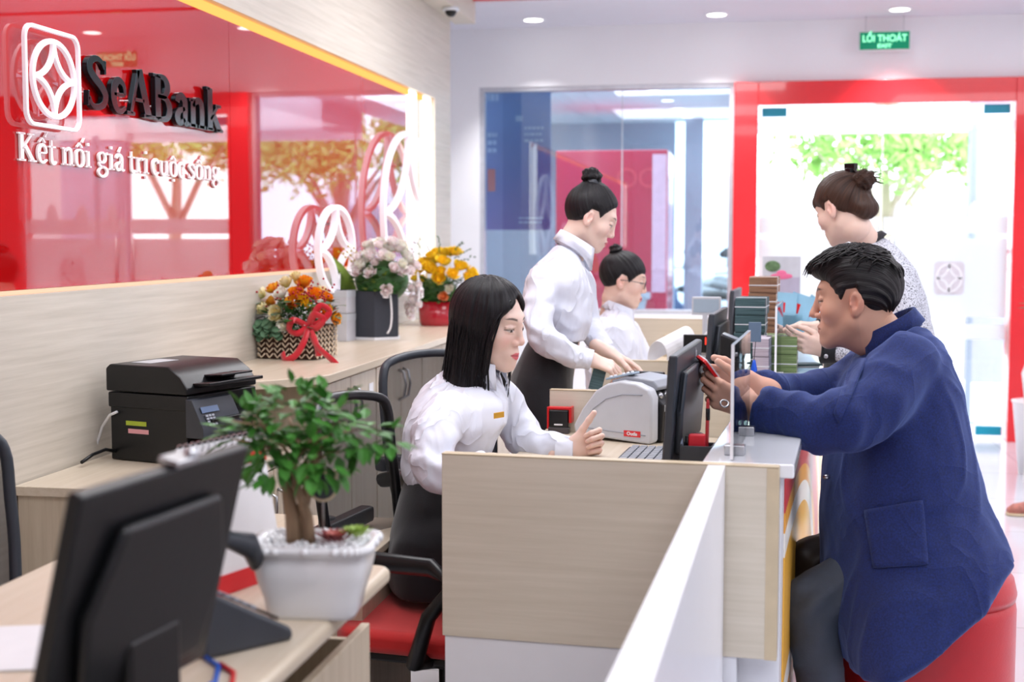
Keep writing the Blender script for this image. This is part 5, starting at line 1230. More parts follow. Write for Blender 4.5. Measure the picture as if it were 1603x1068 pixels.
# ================================================================== PEOPLE: distance-field modelling helpers
f32 = np.float32
def V3(*a): return np.array(a, f32)
def sd_ball(P, c, r): return np.linalg.norm(P-V3(*c), axis=1)-r
def sd_ell(P, c, r):
    q = P-V3(*c); r = V3(*r); k0 = np.linalg.norm(q/r, axis=1); k1 = np.linalg.norm(q/(r*r), axis=1)+1e-9
    return k0*(k0-1)/k1
def sd_cap(P, a, b, ra, rb=None):
    rb = ra if rb is None else rb
    a = V3(*a); b = V3(*b); ab = b-a; q = P-a
    t = np.clip((q@ab)/max(float(ab@ab), 1e-12), 0, 1)
    return np.linalg.norm(q-t[:, None]*ab, axis=1)-(ra+(rb-ra)*t)
def smin(a, b, k):
    h = np.clip(.5+.5*(b-a)/k, 0, 1); return b*(1-h)+a*h-k*h*(1-h)
def smax(a, b, k): return -smin(-a, -b, k)
def surface(fn, lo, hi, h):
    lo = np.array(lo, float); n = [int(math.ceil((hi[i]-lo[i])/h))+1 for i in range(3)]
    ax = [lo[i]+h*np.arange(n[i]) for i in range(3)]
    G = np.stack(np.meshgrid(*ax, indexing='ij'), -1).reshape(-1, 3).astype(f32)
    F = np.concatenate([fn(G[i:i+400000]) for i in range(0, len(G), 400000)]).reshape(n)
    cn = [m_-1 for m_ in n]
    acc = np.zeros(cn+[3]); cnt = np.zeros(cn)
    base = np.stack(np.meshgrid(*[np.arange(c) for c in cn], indexing='ij'), -1).astype(float)
    def sl(o): return F[o[0]:o[0]+cn[0], o[1]:o[1]+cn[1], o[2]:o[2]+cn[2]]
    for axis in range(3):
        o1, o2 = [i for i in range(3) if i != axis]
        for a in (0, 1):
            for b in (0, 1):
                s = [0, 0, 0]; s[o1] = a; s[o2] = b; e = list(s); e[axis] = 1
                A, B = sl(s), sl(e); m_ = (A < 0) != (B < 0)
                t = np.where(m_, A/np.where(m_, A-B, 1), 0)
                pos = base+np.array(s); pos[..., axis] += t
                acc += np.where(m_[..., None], pos, 0); cnt += m_
    act = cnt > 0
    idx = -np.ones(cn, int); idx[act] = np.arange(act.sum())
    verts = lo+h*(acc[act]/cnt[act][:, None])
    quads = []
    for axis in range(3):
        o1, o2 = [i for i in range(3) if i != axis]
        A = F; s = [slice(None)]*3; e = [slice(None)]*3; s[axis] = slice(0, -1); e[axis] = slice(1, None)
        m_ = (A[tuple(s)] < 0) != (A[tuple(e)] < 0)
        I = np.argwhere(m_); I = I[(I[:, o1] > 0) & (I[:, o2] > 0) & (I[:, o1] < cn[o1]) & (I[:, o2] < cn[o2])]
        if not len(I): continue
        def g(d1, d2):
            J = I.copy(); J[:, o1] -= d1; J[:, o2] -= d2; return idx[J[:, 0], J[:, 1], J[:, 2]]
        q = np.stack([g(1, 1), g(0, 1), g(0, 0), g(1, 0)], 1)
        sgn = A[tuple(s)][m_.nonzero()] if False else None
        ins = A[I[:, 0], I[:, 1], I[:, 2]] < 0
        flip = ins if axis != 1 else ~ins
        q[~flip] = q[~flip][:, ::-1]
        quads.append(q)
    return verts, np.concatenate(quads)
def smoothstep(x, a, b):
    t = np.clip((x-a)/(b-a), 0, 1); return t*t*(3-2*t)

def head_sdf(P, male):
    X = np.abs(P[:, 0]); Q = np.stack([X, P[:, 1], P[:, 2]], 1)
    d = sd_ell(P, (0, -.009, .032), (.073, .088, .081))
    d = smin(d, sd_ell(P, (0, .030, -.018), (.056, .056, .086)), .03)
    jw = .047 if male else .041
    d = smin(d, sd_cap(Q, (jw, .004, -.052), (.010, .066 if not male else .070, -.090 if not male else -.091), .022 if male else .018, .016), .028)
    d = smin(d, sd_ball(P, (0, .071 if not male else .078, -.088 if not male else -.088), .016), .018)
    d = smin(d, sd_ell(Q, (.040, .052, -.020), (.024, .026, .024)), .02)               # cheek
    d = smin(d, sd_cap(Q, (0, .078, .030), (.036, .068, .034), .011), .016)            # brow
    # eye socket
    d = smax(d, -sd_ell(Q, (.031, .098, .008), (.019, .018, .013)), .014)
    d = smin(d, sd_ball(Q, (.031, .0705, .007), .0142), .003)
    d = smin(d, sd_cap(Q, (.017, .0825, .0125), (.045, .0745, .0115), .0034), .004)    # upper lid
    d = smin(d, sd_cap(Q, (.019, .0822, -.001), (.043, .0755, .000), .0026), .005)     # lower lid
    # nose
    nl = .1075 if male else .1025
    d = smin(d, sd_cap(P, (0, .086, .020), (0, nl-.004, -.022), .0065, .0085), .012)
    d = smin(d, sd_ball(P, (0, nl-.004, -.0245), .0088), .008)
    d = smin(d, sd_ell(Q, (.0125, .0905, -.029), (.0072, .0090, .0070)), .005)
    d = smax(d, -sd_ell(Q, (.0068, .0955, -.0365), (.0036, .005, .0035)), .003)
    # mouth mound and lips
    d = smin(d, sd_ell(P, (0, .073, -.060), (.030, .021, .022)), .014)
    d = smin(d, sd_cap(Q, (.0, .0925, -.0555), (.021, .0835, -.0590), .0056, .002), .004)
    d = smin(d, sd_cap(Q, (.0, .0905, -.0665), (.018, .0825, -.0625), .0068, .0022), .004)
    d = smax(d, -sd_cap(Q, (0, .099, -.0605), (.021, .0875, -.0605), .0012), .0025)
    # neck
    nr = .056 if male else .047
    d = smin(d, sd_cap(P, (0, -.018, -.045), (0, -.024, -.082), nr, nr), .03)
    # ear
    e = sd_ell(Q, (.0745, -.010, -.004), (.0085, .0165, .028))
    e = smin(e, sd_ell(Q, (.073, -.004, -.027), (.006, .008, .010)), .01)
    e = smax(e, -sd_ell(Q, (.0825, -.005, -.002), (.0065, .0085, .0165)), .003)
    e = smax(e, -sd_ell(Q, (.0835, -.016, .010), (.004, .003, .012)), .003)
    e = smin(e, sd_ell(Q, (.078, .0035, -.008), (.004, .003, .005)), .003)
    return smin(d, e, .006)
def head_colors(v, male, skin, lip, brow=(.02, .015, .012)):
    X = np.abs(v[:, 0]); y, z = v[:, 1], v[:, 2]
    col = np.tile(np.array(s2l(skin)), (len(v), 1))
    def mix(m, c): 
        nonlocal col
        m = np.clip(m, 0, 1)[:, None]; col = col*(1-m)+np.array(c)*m
    rosy = np.array(s2l((min(255, skin[0]+4), skin[1]-26, skin[2]-22)))
    mix(.5*np.exp(-((X-.042)**2+(z+.025)**2)/.0004)*(y > .02), rosy)
    mix(.55*np.exp(-((X-.078)**2/.0001+(z+.006)**2/.0009))*(y < .03), rosy)
    mix(.35*np.exp(-((X)**2/.0002+(z+.028)**2/.0002))*(y > .08), rosy)
    # lips
    hw = .0225
    up = -.0605+.0088*(1-(X/hw)**2)*(1-.25*np.exp(-(X/.004)**2)); lo = -.0605-.0115*(1-(X/hw)**2)
    m_ = smoothstep(z, lo-.0012, lo+.0012)*(1-smoothstep(z, up-.0012, up+.0012))*(X < hw)*(y > .07)
    mix(m_*(.95 if not male else .55), s2l(lip))
    mix(.7*np.exp(-((z+.0605)/.0011)**2)*(X < hw)*(y > .075), s2l((90, 30, 34)))
    # eyebrows
    bz = .0305+.004*np.sin(np.clip((X-.014)/.034, 0, 1)*PI*.75)
    th = (.0042 if male else .0030)*(1-.55*smoothstep(X, .03, .05))
    mix((.95 if male else .88)*np.exp(-((z-bz)/th)**4)*(smoothstep(X, .012, .018))*(1-smoothstep(X, .045, .052))*(y > .03), brow)
    # eyes: looking down, so the upper lid covers most of the eye
    ex, ez = X-.031, z-.0045
    top = .0020*np.sqrt(np.clip(1-(ex/.0145)**2, 0, 1)); bot = -.0052*np.sqrt(np.clip(1-(ex/.0135)**2, 0, 1))
    sl_ = (ez < top)*(ez > bot)*(np.abs(ex) < .0135)*(y > .06)
    mix(sl_*1.0, s2l((206, 196, 192)))
    mix(sl_*(np.abs(ex) < .0058), s2l((34, 24, 20)))
    lash = np.exp(-((ez-top-.0004)/.0015)**2)*(np.abs(ex) < .0165)*(y > .06)
    mix(lash*.95, (.012, .01, .01))
    mix(.35*np.exp(-((ez-.0062*np.sqrt(np.clip(1-(ex/.017)**2, 0, 1)))/.0009)**2)*(np.abs(ex) < .016)*(y > .06), (.06, .035, .03))
    if male:
        mix(.10*smoothstep(-z, .03, .06)*(y > -.01)*(y < .12)*(z > -.13), s2l((96, 84, 84)))
    return col
def frame_of(fw, up=Vector((0, 0, 1)), roll=0):
    f = Vector(fw).normalized(); r = f.cross(up).normalized(); u = r.cross(f)
    if roll:
        R = Matrix.Rotation(roll, 3, f); r = R @ r; u = R @ u
    return np.array([list(r), list(f), list(u)])        # rows: right, forward, up
_HEADS = {}
def head_part(cen, fw, male, skin, lip, scale=1.0, roll=0):
    if male not in _HEADS:
        _HEADS[male] = surface(lambda P: head_sdf(P, male), (-.1, -.125, -.175), (.1, .13, .125), .0023)
    v, q = _HEADS[male]
    col = head_colors(v, male, skin, lip)
    B = frame_of(fw, roll=roll)
    return (v*scale)@B+np.array(cen), q, col
FING = [(.027, .084, (.042, .026, .021), .0086), (.009, .089, (.046, .029, .022), .0088), (-.009, .086, (.042, .027, .021), .0084), (-.026, .078, (.033, .020, .019), .0074)]
def hand_part(wrist, Yd, Zd, curls, thumb=(.5, .75, -.35), tbend=.25, right=True, skin=(232, 196, 176), scale=1.0, spread=.06, h=.0024, thumb_up=None):
    """wrist point, finger direction, dorsal direction; curls = per finger (a1,a2,a3) in degrees; thumb side by thumb_up (world vector) or handedness"""
    Y = Vector(Yd).normalized(); Z = Vector(Zd); Z = (Z-Y*Z.dot(Y)).normalized(); X = Y.cross(Z)
    if thumb_up is not None:
        if X.dot(Vector(thumb_up)) < 0: X = -X
    caps = []
    for k, (bx_, by_, ls, r) in enumerate(FING):
        cu = curls[k] if isinstance(curls[0], (list, tuple)) else curls
        a = 0; p = np.array([bx_, by_, .002]); sp_ = spread*(1.2-k*.8)
        for j in range(3):
            a += math.radians(cu[j]); d = np.array([math.sin(sp_)*math.cos(a), math.cos(sp_)*math.cos(a), -math.sin(a)])
            e = p+d*ls[j]; rr = r*(1-.08*j); caps.append((p, e, rr, rr*.93, k)); p = e
    a = np.array([.024, .022, -.006]); t = np.array(thumb, float); t /= np.linalg.norm(t)
    b = a+t*.042; t2 = t+np.array([-tbend, tbend*.9, -tbend*.5]); t2 /= np.linalg.norm(t2); c = b+t2*.032; t3 = t2+np.array([-tbend*.8, tbend*.5, 0]); t3 /= np.linalg.norm(t3); e = c+t3*.026
    def fn(P):
        d = sd_cap(P, (0, -.045, 0), (0, .0, 0), .021, .0225)
        Pf = P*V3(1, 1, 1.25)
        d = smin(d, sd_cap(Pf, (0.004, -.03, 0), (.004, .012, 0), .024, .025), .02)
        pal = sd_cap(Pf, (.016, .022, 0), (.021, .080, 0), .018, .014)
        pal = smin(pal, sd_cap(Pf, (-.012, .022, 0), (-.021, .073, 0), .017, .013), .012)
        pal = smin(pal, sd_cap(Pf, (.0, .03, 0), (.0, .08, 0), .018, .014), .012)
        pal = smin(pal, sd_ell(P, (.024, .032, -.012), (.016, .026, .012)), .012)
        d = smin(d, pal, .02)
        th = smin(smin(sd_cap(P, a, b, .0125, .0105), sd_cap(P, b, c, .0105, .0095), .004), sd_cap(P, c, e, .0098, .0082), .004)
        d = smin(d, th, .010)
        fs = [None]*4
        for (p, q, r0, r1, k) in caps:
            s = sd_cap(P, p, q, r0, r1); fs[k] = s if fs[k] is None else smin(fs[k], s, .003)
        fa = fs[0]
        for s in fs[1:]: fa = np.minimum(fa, s) if False else smin(fa, s, .0016)
        return smin(d, fa, .006)
    v, q = surface(fn, (-.06, -.075, -.13), (.09, .215, .045), h)
    col = np.tile(np.array(s2l(skin)), (len(v), 1))
    tip = s2l((min(255, skin[0]+4), skin[1]-34, skin[2]-30))
    for (p, e_, r0, r1, k) in caps:
        m_ = .30*np.exp(-(np.linalg.norm(v-e_, axis=1)/.008)**2); col = col*(1-m_[:, None])+np.array(tip)*m_[:, None]
    B = np.array([list(X), list(Y), list(Z)])
    return (v*scale)@B+np.array(Vector(wrist)), q, col
def neck_part(cen, fw, scale, male, base, skin):
    B = frame_of(fw); p = np.array((0, -.024, -.055))*scale; a = Vector((p@B+np.array(cen)).tolist()); base = Vector(base)
    r = (.055 if male else .0455)*scale
    return tube_part([(a, r/.86), (a.lerp(base, .5), r*.99/.86), (base, r*1.08/.86)], skin, 28)
def tube_part(pts, skin, n=20):
    mb = MB(); mb.tube([p[0] for p in pts], [p[1]*.86 for p in pts], n)
    v = np.array([list(x) for x in mb.v]); 
    return v, mb.f, np.tile(np.array(s2l(skin)), (len(v), 1))
def skin_material(name):
    m, nt, p = new_mat(name)
    a = nt.nodes.new('ShaderNodeAttribute'); a.attribute_name = 'Col'
    nt.links.new(a.outputs['Color'], p.inputs['Base Color'])
    p.inputs['Roughness'].default_value = .48; p.inputs['Subsurface Weight'].default_value = .12
    p.inputs['Subsurface Radius'].default_value = (1, .35, .2); p.inputs['Subsurface Scale'].default_value = .006
    return m
M['skin'] = skin_material('skin')
def body_mesh(name, parts, parent):
    V = []; F = []; Cc = []; o = 0
    for v, q, c in parts:
        V.append(v); F += [tuple(int(i)+o for i in f) for f in q]; Cc.append(c); o += len(v)
    V = np.concatenate(V); Cc = np.concatenate(Cc)
    me = bpy.data.meshes.new(name); me.from_pydata((V-np.array(parent.location)).tolist(), [], F)
    at_ = me.color_attributes.new('Col', 'FLOAT_COLOR', 'POINT')
    at_.data.foreach_set('color', np.concatenate([Cc, np.ones((len(Cc), 1))], 1).astype(f32).ravel())
    me.polygons.foreach_set('use_smooth', [True]*len(me.polygons)); me.materials.append(M['skin'])
    bm = bmesh.new(); bm.from_mesh(me); bmesh.ops.recalc_face_normals(bm, faces=bm.faces); bm.to_mesh(me); bm.free()
    ob = bpy.data.objects.new(name, me); C.objects.link(ob); ob.parent = parent
    return ob
# ---- hair
def hair_material(name, dark, light, rough=.42):
    m, nt, p = new_mat(name)
    a = nt.nodes.new('ShaderNodeAttribute'); a.attribute_name = 'strand'
    n = nt.nodes.new('ShaderNodeTexNoise'); n.inputs['Scale'].default_value = 1; n.inputs['Detail'].default_value = 3
    nt.links.new(a.outputs['Vector'], n.inputs['Vector'])
    r = nt.nodes.new('ShaderNodeValToRGB'); r.color_ramp.elements[0].position = .35; r.color_ramp.elements[1].position = .75
    r.color_ramp.elements[0].color = s2l(dark)+(1,); r.color_ramp.elements[1].color = s2l(light)+(1,)
    nt.links.new(n.outputs['Fac'], r.inputs[0]); nt.links.new(r.outputs[0], p.inputs['Base Color'])
    b = nt.nodes.new('ShaderNodeBump'); b.inputs['Strength'].default_value = .55; b.inputs['Distance'].default_value = .004
    nt.links.new(n.outputs['Fac'], b.inputs['Height']); nt.links.new(b.outputs[0], p.inputs['Normal'])
    p.inputs['Specular IOR Level'].default_value = .3; p.inputs['Roughness'].default_value = rough; p.inputs['Anisotropic'].default_value = .5
    return m
M['hair_black'] = hair_material('black_hair', (10, 9, 11), (34, 32, 38))
M['hair_brown'] = hair_material('dark_brown_hair', (30, 20, 18), (96, 64, 48))
M['hair_man'] = hair_material('short_black_hair', (14, 13, 14), (46, 42, 44), .42)
def hair_mesh(name, fn, strandfn, B, cen, scale, m, parent, h=.0032, lo=(-.13, -.16, -.24), hi=(.13, .14, .17), disp=.0016, freq=160):
    v, q = surface(fn, lo, hi, h)
    st = strandfn(v)                      # (across, along)
    d = np.array([noise.noise(Vector((a*freq*.25, b*6, 0))) for a, b in st])
    cen0 = v-np.array([0, -.01, 0]); nrm = cen0/(np.linalg.norm(cen0, axis=1)[:, None]+1e-6)
    v = v+nrm*(d*disp*1.6)[:, None]
    w = (v*scale)@B+np.array(cen)-np.array(parent.location)
    me = bpy.data.meshes.new(name); me.from_pydata(w.tolist(), [], q.tolist())
    at_ = me.attributes.new('strand', 'FLOAT_VECTOR', 'POINT')
    at_.data.foreach_set('vector', np.stack([st[:, 0]*freq, st[:, 1]*10, np.zeros(len(v))], 1).astype(f32).ravel())
    bm = bmesh.new(); bm.from_mesh(me); bmesh.ops.recalc_face_normals(bm, faces=bm.faces); bm.to_mesh(me); bm.free()
    me.polygons.foreach_set('use_smooth', [True]*len(me.polygons)); me.materials.append(m)
    ob = bpy.data.objects.new(name, me); C.objects.link(ob); ob.parent = parent
    return ob
def hair_strands(name, curves, r, B, cen, scale, m, parent):
    mb = MB()
    for c in curves:
        k = len(c); P = [Vector(((np.array(p)*scale)@B+np.array(cen)).tolist())-parent.location for p in c]
        mb.tube(P, [r*(1-.75*(i/(k-1))**2) for i in range(k)], 4, cap=True)
    ob = mb.build(name, m, parent, smooth=True)
    at_ = ob.data.attributes.new('strand', 'FLOAT_VECTOR', 'POINT')
    vv_ = np.array([[i % 977*.37, 0, 0] for i in range(len(mb.v))], f32); at_.data.foreach_set('vector', vv_.ravel())
    return ob
# ---- clothing: closed volumes fused by voxel remesh, smoothed, then creased
def cloth(name, mb, m, parent, voxel=.009, it=8, amp=.004, freq=9, seed=0, stretch=(1, 1, .5), rings=(), smooth_f=.5):
    me = mb.mesh('tmp'); o = bpy.data.objects.new('tmp', me); C.objects.link(o)
    r = o.modifiers.new('r', 'REMESH'); r.mode = 'VOXEL'; r.voxel_size = voxel
    s = o.modifiers.new('s', 'SMOOTH'); s.factor = smooth_f; s.iterations = it
    dg = bpy.context.evaluated_depsgraph_get(); dg.update()
    me2 = bpy.data.meshes.new_from_object(o.evaluated_get(dg)); bpy.data.objects.remove(o)
    n = len(me2.vertices); co = np.zeros(n*3, f32); me2.vertices.foreach_get('co', co); co = co.reshape(-1, 3)
    no = np.zeros(n*3, f32); me2.vertices.foreach_get('normal', no); no = no.reshape(-1, 3)
    S = Vector(stretch); off = Vector((seed*3.1, seed*1.7, seed*.9)); d = np.zeros(n)
    for i in range(n):
        p = Vector(co[i]); q = Vector((p.x*S.x, p.y*S.y, p.z*S.z))*freq+off
        w_ = noise.noise(q*.6)*1.3; q2 = q+Vector((w_, -w_, w_))
        rd = 1-abs(noise.noise(q2))*2.2
        d[i] = (rd*abs(rd))*.7+noise.noise(q*2.3)*.35-.25
    for (c, rad, fr, am, axis) in rings:      # creases bunched round a joint
        c = np.array(c); ax = np.array(axis)/np.linalg.norm(axis); rel = co-c; dist = np.linalg.norm(rel, axis=1); t = rel@ax
        ph_ = np.array([noise.noise(Vector(co[i])*14)*2.2 for i in range(n)])
        d += am/amp*np.exp(-(dist/rad)**2)*np.sin(t*fr+ph_)
    co = co+no*(d*amp)[:, None]-np.array(parent.location, f32)
    me2.vertices.foreach_set('co', co.astype(f32).ravel()); me2.name = name
    me2.materials.clear(); me2.materials.append(m)
    me2.polygons.foreach_set('use_smooth', [True]*len(me2.polygons)); me2.update()
    ob = bpy.data.objects.new(name, me2); C.objects.link(ob); ob.parent = parent
    return ob
def usec(uL, vL, uR, vR, d, t, e=2.3, dL=None, dR=None):
    """section spanning two outline points, with thickness t along the view axis"""
    a, b = W(uL, vL, dL or d), W(uR, vR, dR or d)
    fw = Vector((FWD.x, FWD.y, 0)).normalized()
    return ((a+b)/2, (b-a)/2, fw*t/2, e)
def limb(mb, pts, n=20, flat=1.0):
    P = [W(*p[:3]) for p in pts]; R = [p[3] for p in pts]
    # resample smoothly
    out = []; rr = []
    for i in range(len(P)-1):
        a, b, c, d = P[max(i-1, 0)], P[i], P[i+1], P[min(i+2, len(P)-1)]
        for j in range(5):
            t = j/5; out.append(.5*((2*b)+(c-a)*t+(2*a-5*b+4*c-d)*t*t+(3*b-a-3*c+d)*t**3)); rr.append(R[i]+(R[i+1]-R[i])*t)
    out.append(P[-1]); rr.append(R[-1])
    mb.tube(out, rr, n, flat=flat); mb.ball(out[0], rr[0]*.98, n=10)
    return mb
def add_creases(m, scale, strength, stretch=(1, 1, .6), dist=1.4):
    nt = m.node_tree; p = nt.nodes['Principled BSDF']
    v = tex_coords(nt, stretch); n = nt.nodes.new('ShaderNodeTexNoise'); n.inputs['Scale'].default_value = scale; n.inputs['Detail'].default_value = 1.5; n.inputs['Distortion'].default_value = dist
    nt.links.new(v, n.inputs['Vector'])
    a = nt.nodes.new('ShaderNodeMath'); a.operation = 'SUBTRACT'; a.inputs[1].default_value = .5; nt.links.new(n.outputs['Fac'], a.inputs[0])
    b = nt.nodes.new('ShaderNodeMath'); b.operation = 'ABSOLUTE'; nt.links.new(a.outputs[0], b.inputs[0])
    c = nt.nodes.new('ShaderNodeMath'); c.operation = 'POWER'; c.inputs[1].default_value = .7; nt.links.new(b.outputs[0], c.inputs[0])
    bp_ = nt.nodes.new('ShaderNodeBump'); bp_.invert = True; bp_.inputs['Strength'].default_value = strength; bp_.inputs['Distance'].default_value = .03
    nt.links.new(c.outputs[0], bp_.inputs['Height'])
    old = p.inputs['Normal'].links
    if old: nt.links.new(old[0].from_socket, bp_.inputs['Normal'])
    nt.links.new(bp_.outputs[0], p.inputs['Normal']); return m
M['shirt'] = add_creases(mat('white_cotton_shirt', (228, 232, 246), .62, var=.012, scale=6, sheen=.15), 7, .8)
M['skirt'] = mat('black_skirt_fabric', (16, 17, 24), .8, var=.1, bump=.1, bscale=300, sheen=.25)
def cap_sdf(P, t, zl, c=(0, -.010, .033), r=(.074, .090, .083), k=.012, sc=.8):
    zz = np.interp(P[:, 1], [a for a, _ in zl], [b for _, b in zl]).astype(f32)
    d = sd_ell(P, c, (r[0]+t, r[1]+t, r[2]+t))+(t*.75*(1-np.clip((P[:, 2]-zz)/.028, 0, 1))**1.5).astype(f32)
    return smax(d, (zz-P[:, 2])*sc, k)
ZL_W = [(-.12, -.085), (-.085, -.072), (-.05, -.05), (-.022, -.022), (-.012, .026), (.015, .028), (.03, .005), (.04, .03), (.06, .055), (.09, .072), (.12, .085)]
# ================================================================== THE FOUR PEOPLE
def pend(name_loc, lab): return empty('person', name_loc, lab, 'person')
def ground(u, v, d):
    q = W(u, v, d); return Vector((q.x, q.y, 0))
def collar(name, cen, fw, up, rx, ry, h, m, parent, open_=35, lean=.012, th=.003, n=28):
    """shirt collar: a band with an opening in front and pointed tips"""
    f = Vector(fw).normalized(); u = Vector(up).normalized(); r = f.cross(u).normalized(); f = u.cross(r)
    vs = []; fs = []
    for i in range(n+1):
        a = math.radians(open_)+(2*PI-2*math.radians(open_))*i/n
        dx, dy = math.sin(a)*rx, math.cos(a)*ry; tip = math.exp(-((min(i, n-i))/2.5)**2)
        rad = r*math.sin(a)+f*math.cos(a)
        for (rr, hh) in ((1, h), (1, 0), (1.0, -.004), (1.0, -.006)): pass
        top = cen+r*dx+f*dy+u*h
        out = top+rad*.006
        low = cen+r*dx*1.0+f*dy*1.0+rad*(lean+.012*tip)+u*(-.004-.028*tip)+f*(.012*tip)
        inn = cen+r*dx*.97+f*dy*.97-u*.01
        for p in (inn, top, out, low): vs.append(p-parent.location)
    for i in range(n):
        for j in range(3): fs.append((i*4+j, i*4+j+1, (i+1)*4+j+1, (i+1)*4+j))
    o = MB().add(vs, fs).build(name, m, parent, smooth=True)
    s = o.modifiers.new('s', 'SOLIDIFY'); s.thickness = th
    return o
def cuff(parent, c, d, r, L, m, name='cuff'):
    d = Vector(d).normalized(); c = Vector(c)-parent.location
    mb = MB(); mb.tube([c-d*L/2, c-d*L*.45, c+d*L*.45, c+d*L/2, c+d*L*.5, c-d*L*.3], [r*.97, r, r, r*.98, r*.9, r*.88], 24, cap=False)
    return mb.build(name, m, parent, smooth=True)

# ------------------------------------------------------------------ 1: seated teller with shoulder-length hair
w1 = pend(ground(700, 800, 3.35), 'seated person with shoulder-length black hair and white shirt behind the near partition')
SK1 = (236, 204, 190)
c1, f1 = W(765, 510, 3.38), facing(-28, 9); B1 = frame_of(f1)
fist_w = W(893, 706, 3.40)
parts = [head_part(c1, f1, False, SK1, (220, 104, 116), .975), neck_part(c1, f1, .975, False, W(738, 580, 3.385), SK1),
         hand_part(fist_w, RGT*.93+UPV*.30-FWD*.1, FWD*.85-UPV*.1+RGT*.25, [(68, 92, 55), (74, 94, 55), (78, 94, 55), (80, 94, 55)], thumb=(.62, .85, -.30), tbend=.0, thumb_up=UPV, skin=SK1, scale=.88),
         hand_part(W(765, 724, 3.10), RGT*.9+UPV*.05, UPV, (18, 25, 15), thumb_up=FWD, skin=SK1, scale=.88),
         tube_part([(W(734, 600, 3.42), .03), (W(722, 650, 3.40), .06), (W(700, 700, 3.35), .08), (W(690, 800, 3.35), .10)], SK1),
         tube_part([(W(780, 620, 3.5), .04), (W(830, 695, 3.5), .035), (fist_w, .024)], SK1),
         tube_part([(W(704, 668, 3.28), .025), (W(690, 728, 3.12), .03), (W(765, 724, 3.1), .024)], SK1),
         tube_part([(W(672, 860, 3.28), .08), (W(840, 868, 3.25), .05), (W(850, 1150, 3.3), .04)], SK1)]
body_mesh('body', parts, w1)
mb = MB()
mb.sweep([usec(640, 770, 748, 770, 3.35, .26), usec(630, 745, 756, 745, 3.35, .27), usec(629, 705, 775, 700, 3.36, .29), usec(634, 665, 793, 660, 3.36, .32), usec(646, 634, 795, 628, 3.38, .31),
          usec(658, 612, 790, 608, 3.40, .22), usec(678, 592, 782, 588, 3.42, .13), usec(700, 573, 772, 570, 3.42, .10)], 32)
limb(mb, [(704, 646, 3.25, .058), (682, 680, 3.15, .058), (680, 735, 3.08, .052), (725, 742, 3.06, .044), (765, 726, 3.08, .032)])
limb(mb, [(778, 618, 3.50, .056), (806, 662, 3.52, .054), (835, 697, 3.49, .050), (893, 708, 3.41, .043)])
cloth('shirt', mb, M['shirt'], w1, .007, 5, .0075, 11, 1, (1, 1, .55), rings=[(W(682, 735, 3.08), .10, 95, .005, (0, .2, 1)), (W(833, 697, 3.5), .09, 95, .004, (1, 0, .6)), (W(640, 740, 3.35), .10, 90, .004, (0.2, 0, 1)), (W(790, 625, 3.5), .08, 80, .003, (1, 0, -1))])
collar('shirt_collar', W(748, 570, 3.385), f1, Vector((0, 0, 1))+Vector(f1)*.35, .058, .060, .024, M['shirt'], w1, 24)
cuff(w1, W(886, 708, 3.412), RGT*.97-FWD*.2, .041, .045, M['shirt'])
nt_ = MB().box(-.019, .019, -.0015, .0015, -.007, .007).build('name_badge', mat('gold_badge', (224, 170, 60), .3, metal=.4), w1, loc=W(781, 650, 3.205)-w1.location, rot=(0, 0, math.radians(62)), bevel=.001)
mb = MB()
mb.sweep([usec(636, 742, 750, 742, 3.35, .27), usec(624, 775, 752, 775, 3.34, .34), usec(612, 820, 748, 820, 3.33, .38), usec(606, 865, 742, 865, 3.32, .40), usec(612, 915, 740, 915, 3.31, .38)], 32)
limb(mb, [(672, 862, 3.22, .095), (760, 862, 3.18, .085), (850, 875, 3.16, .07)])
limb(mb, [(690, 862, 3.42, .095), (770, 862, 3.42, .085), (860, 875, 3.42, .07)])
cloth('skirt', mb, M['skirt'], w1, .010, 5, .005, 7, 3)
for dd in (3.16, 3.42):
    mb = MB(); limb(mb, [(850, 880, dd, .055), (840, 1000, dd, .05), (835, 1180, dd, .035)]); 
    sh = Vector(W(835, 1215, dd)); mb.ball((sh.x+.05, sh.y, .05), .12, .045, .045, 8)
    cloth('stocking_leg', mb, M['skirt'], w1, .012, 3, .0005, 5, 2)
# hair
def long_hair(P):
    z = P[:, 2]; a = np.arctan2(P[:, 0], P[:, 1]+.02)
    d = sd_ell(P, (0, -.009, .034), (.088, .099, .093))
    w_ = np.interp(z, [-.24, -.19, -.1, 0, .06], [.088, .090, .088, .086, .07]); yy = np.interp(z, [-.24, -.19, -.1, 0, .06], [.086, .087, .085, .087, .075])
    yc = np.interp(z, [-.24, -.1, 0.05], [-.014, -.008, -.008])
    col = (np.sqrt((P[:, 0]/w_)**2+((P[:, 1]-yc)/yy)**2)-1)*.08
    tipz = -.206+.020*np.sin(a*7)*.5+.012*np.sin(a*23)+.008*np.sin(a*41)
    col = smax(col.astype(f32), (tipz-z).astype(f32), .006); col = smax(col, z-.05, .03)
    d = smin(d, col, .02)
    X = np.abs(P[:, 0]+.010)
    zz_ = np.where(z < -.03, 0, (z+.03)/.116)
    oval = ((np.sqrt((X/np.interp(z, [-.2, -.03, .04], [.066, .058, .055]))**2+zz_**2)-1)*.055).astype(f32)
    carve = smax(oval, (.03-P[:, 1]).astype(f32), .006)
    d = smax(d, -carve, .008)
    yl = np.interp(z, [-.24, -.15, -.05, .03, .07, .12], [.060, .050, .046, .058, .085, .13])
    d = smax(d, (P[:, 1]-yl).astype(f32)*.85, .008)
    inner = np.minimum(sd_cap(P, (0, .02, .02), (0, .02, -.14), .052, .05), sd_ell(P, (0, .05, -.02), (.058, .07, .09)))
    return smax(d, -inner, .006)
def st_long(v):
    a = np.arctan2(v[:, 0], v[:, 1]+.02); return np.stack([a, v[:, 2]], 1)
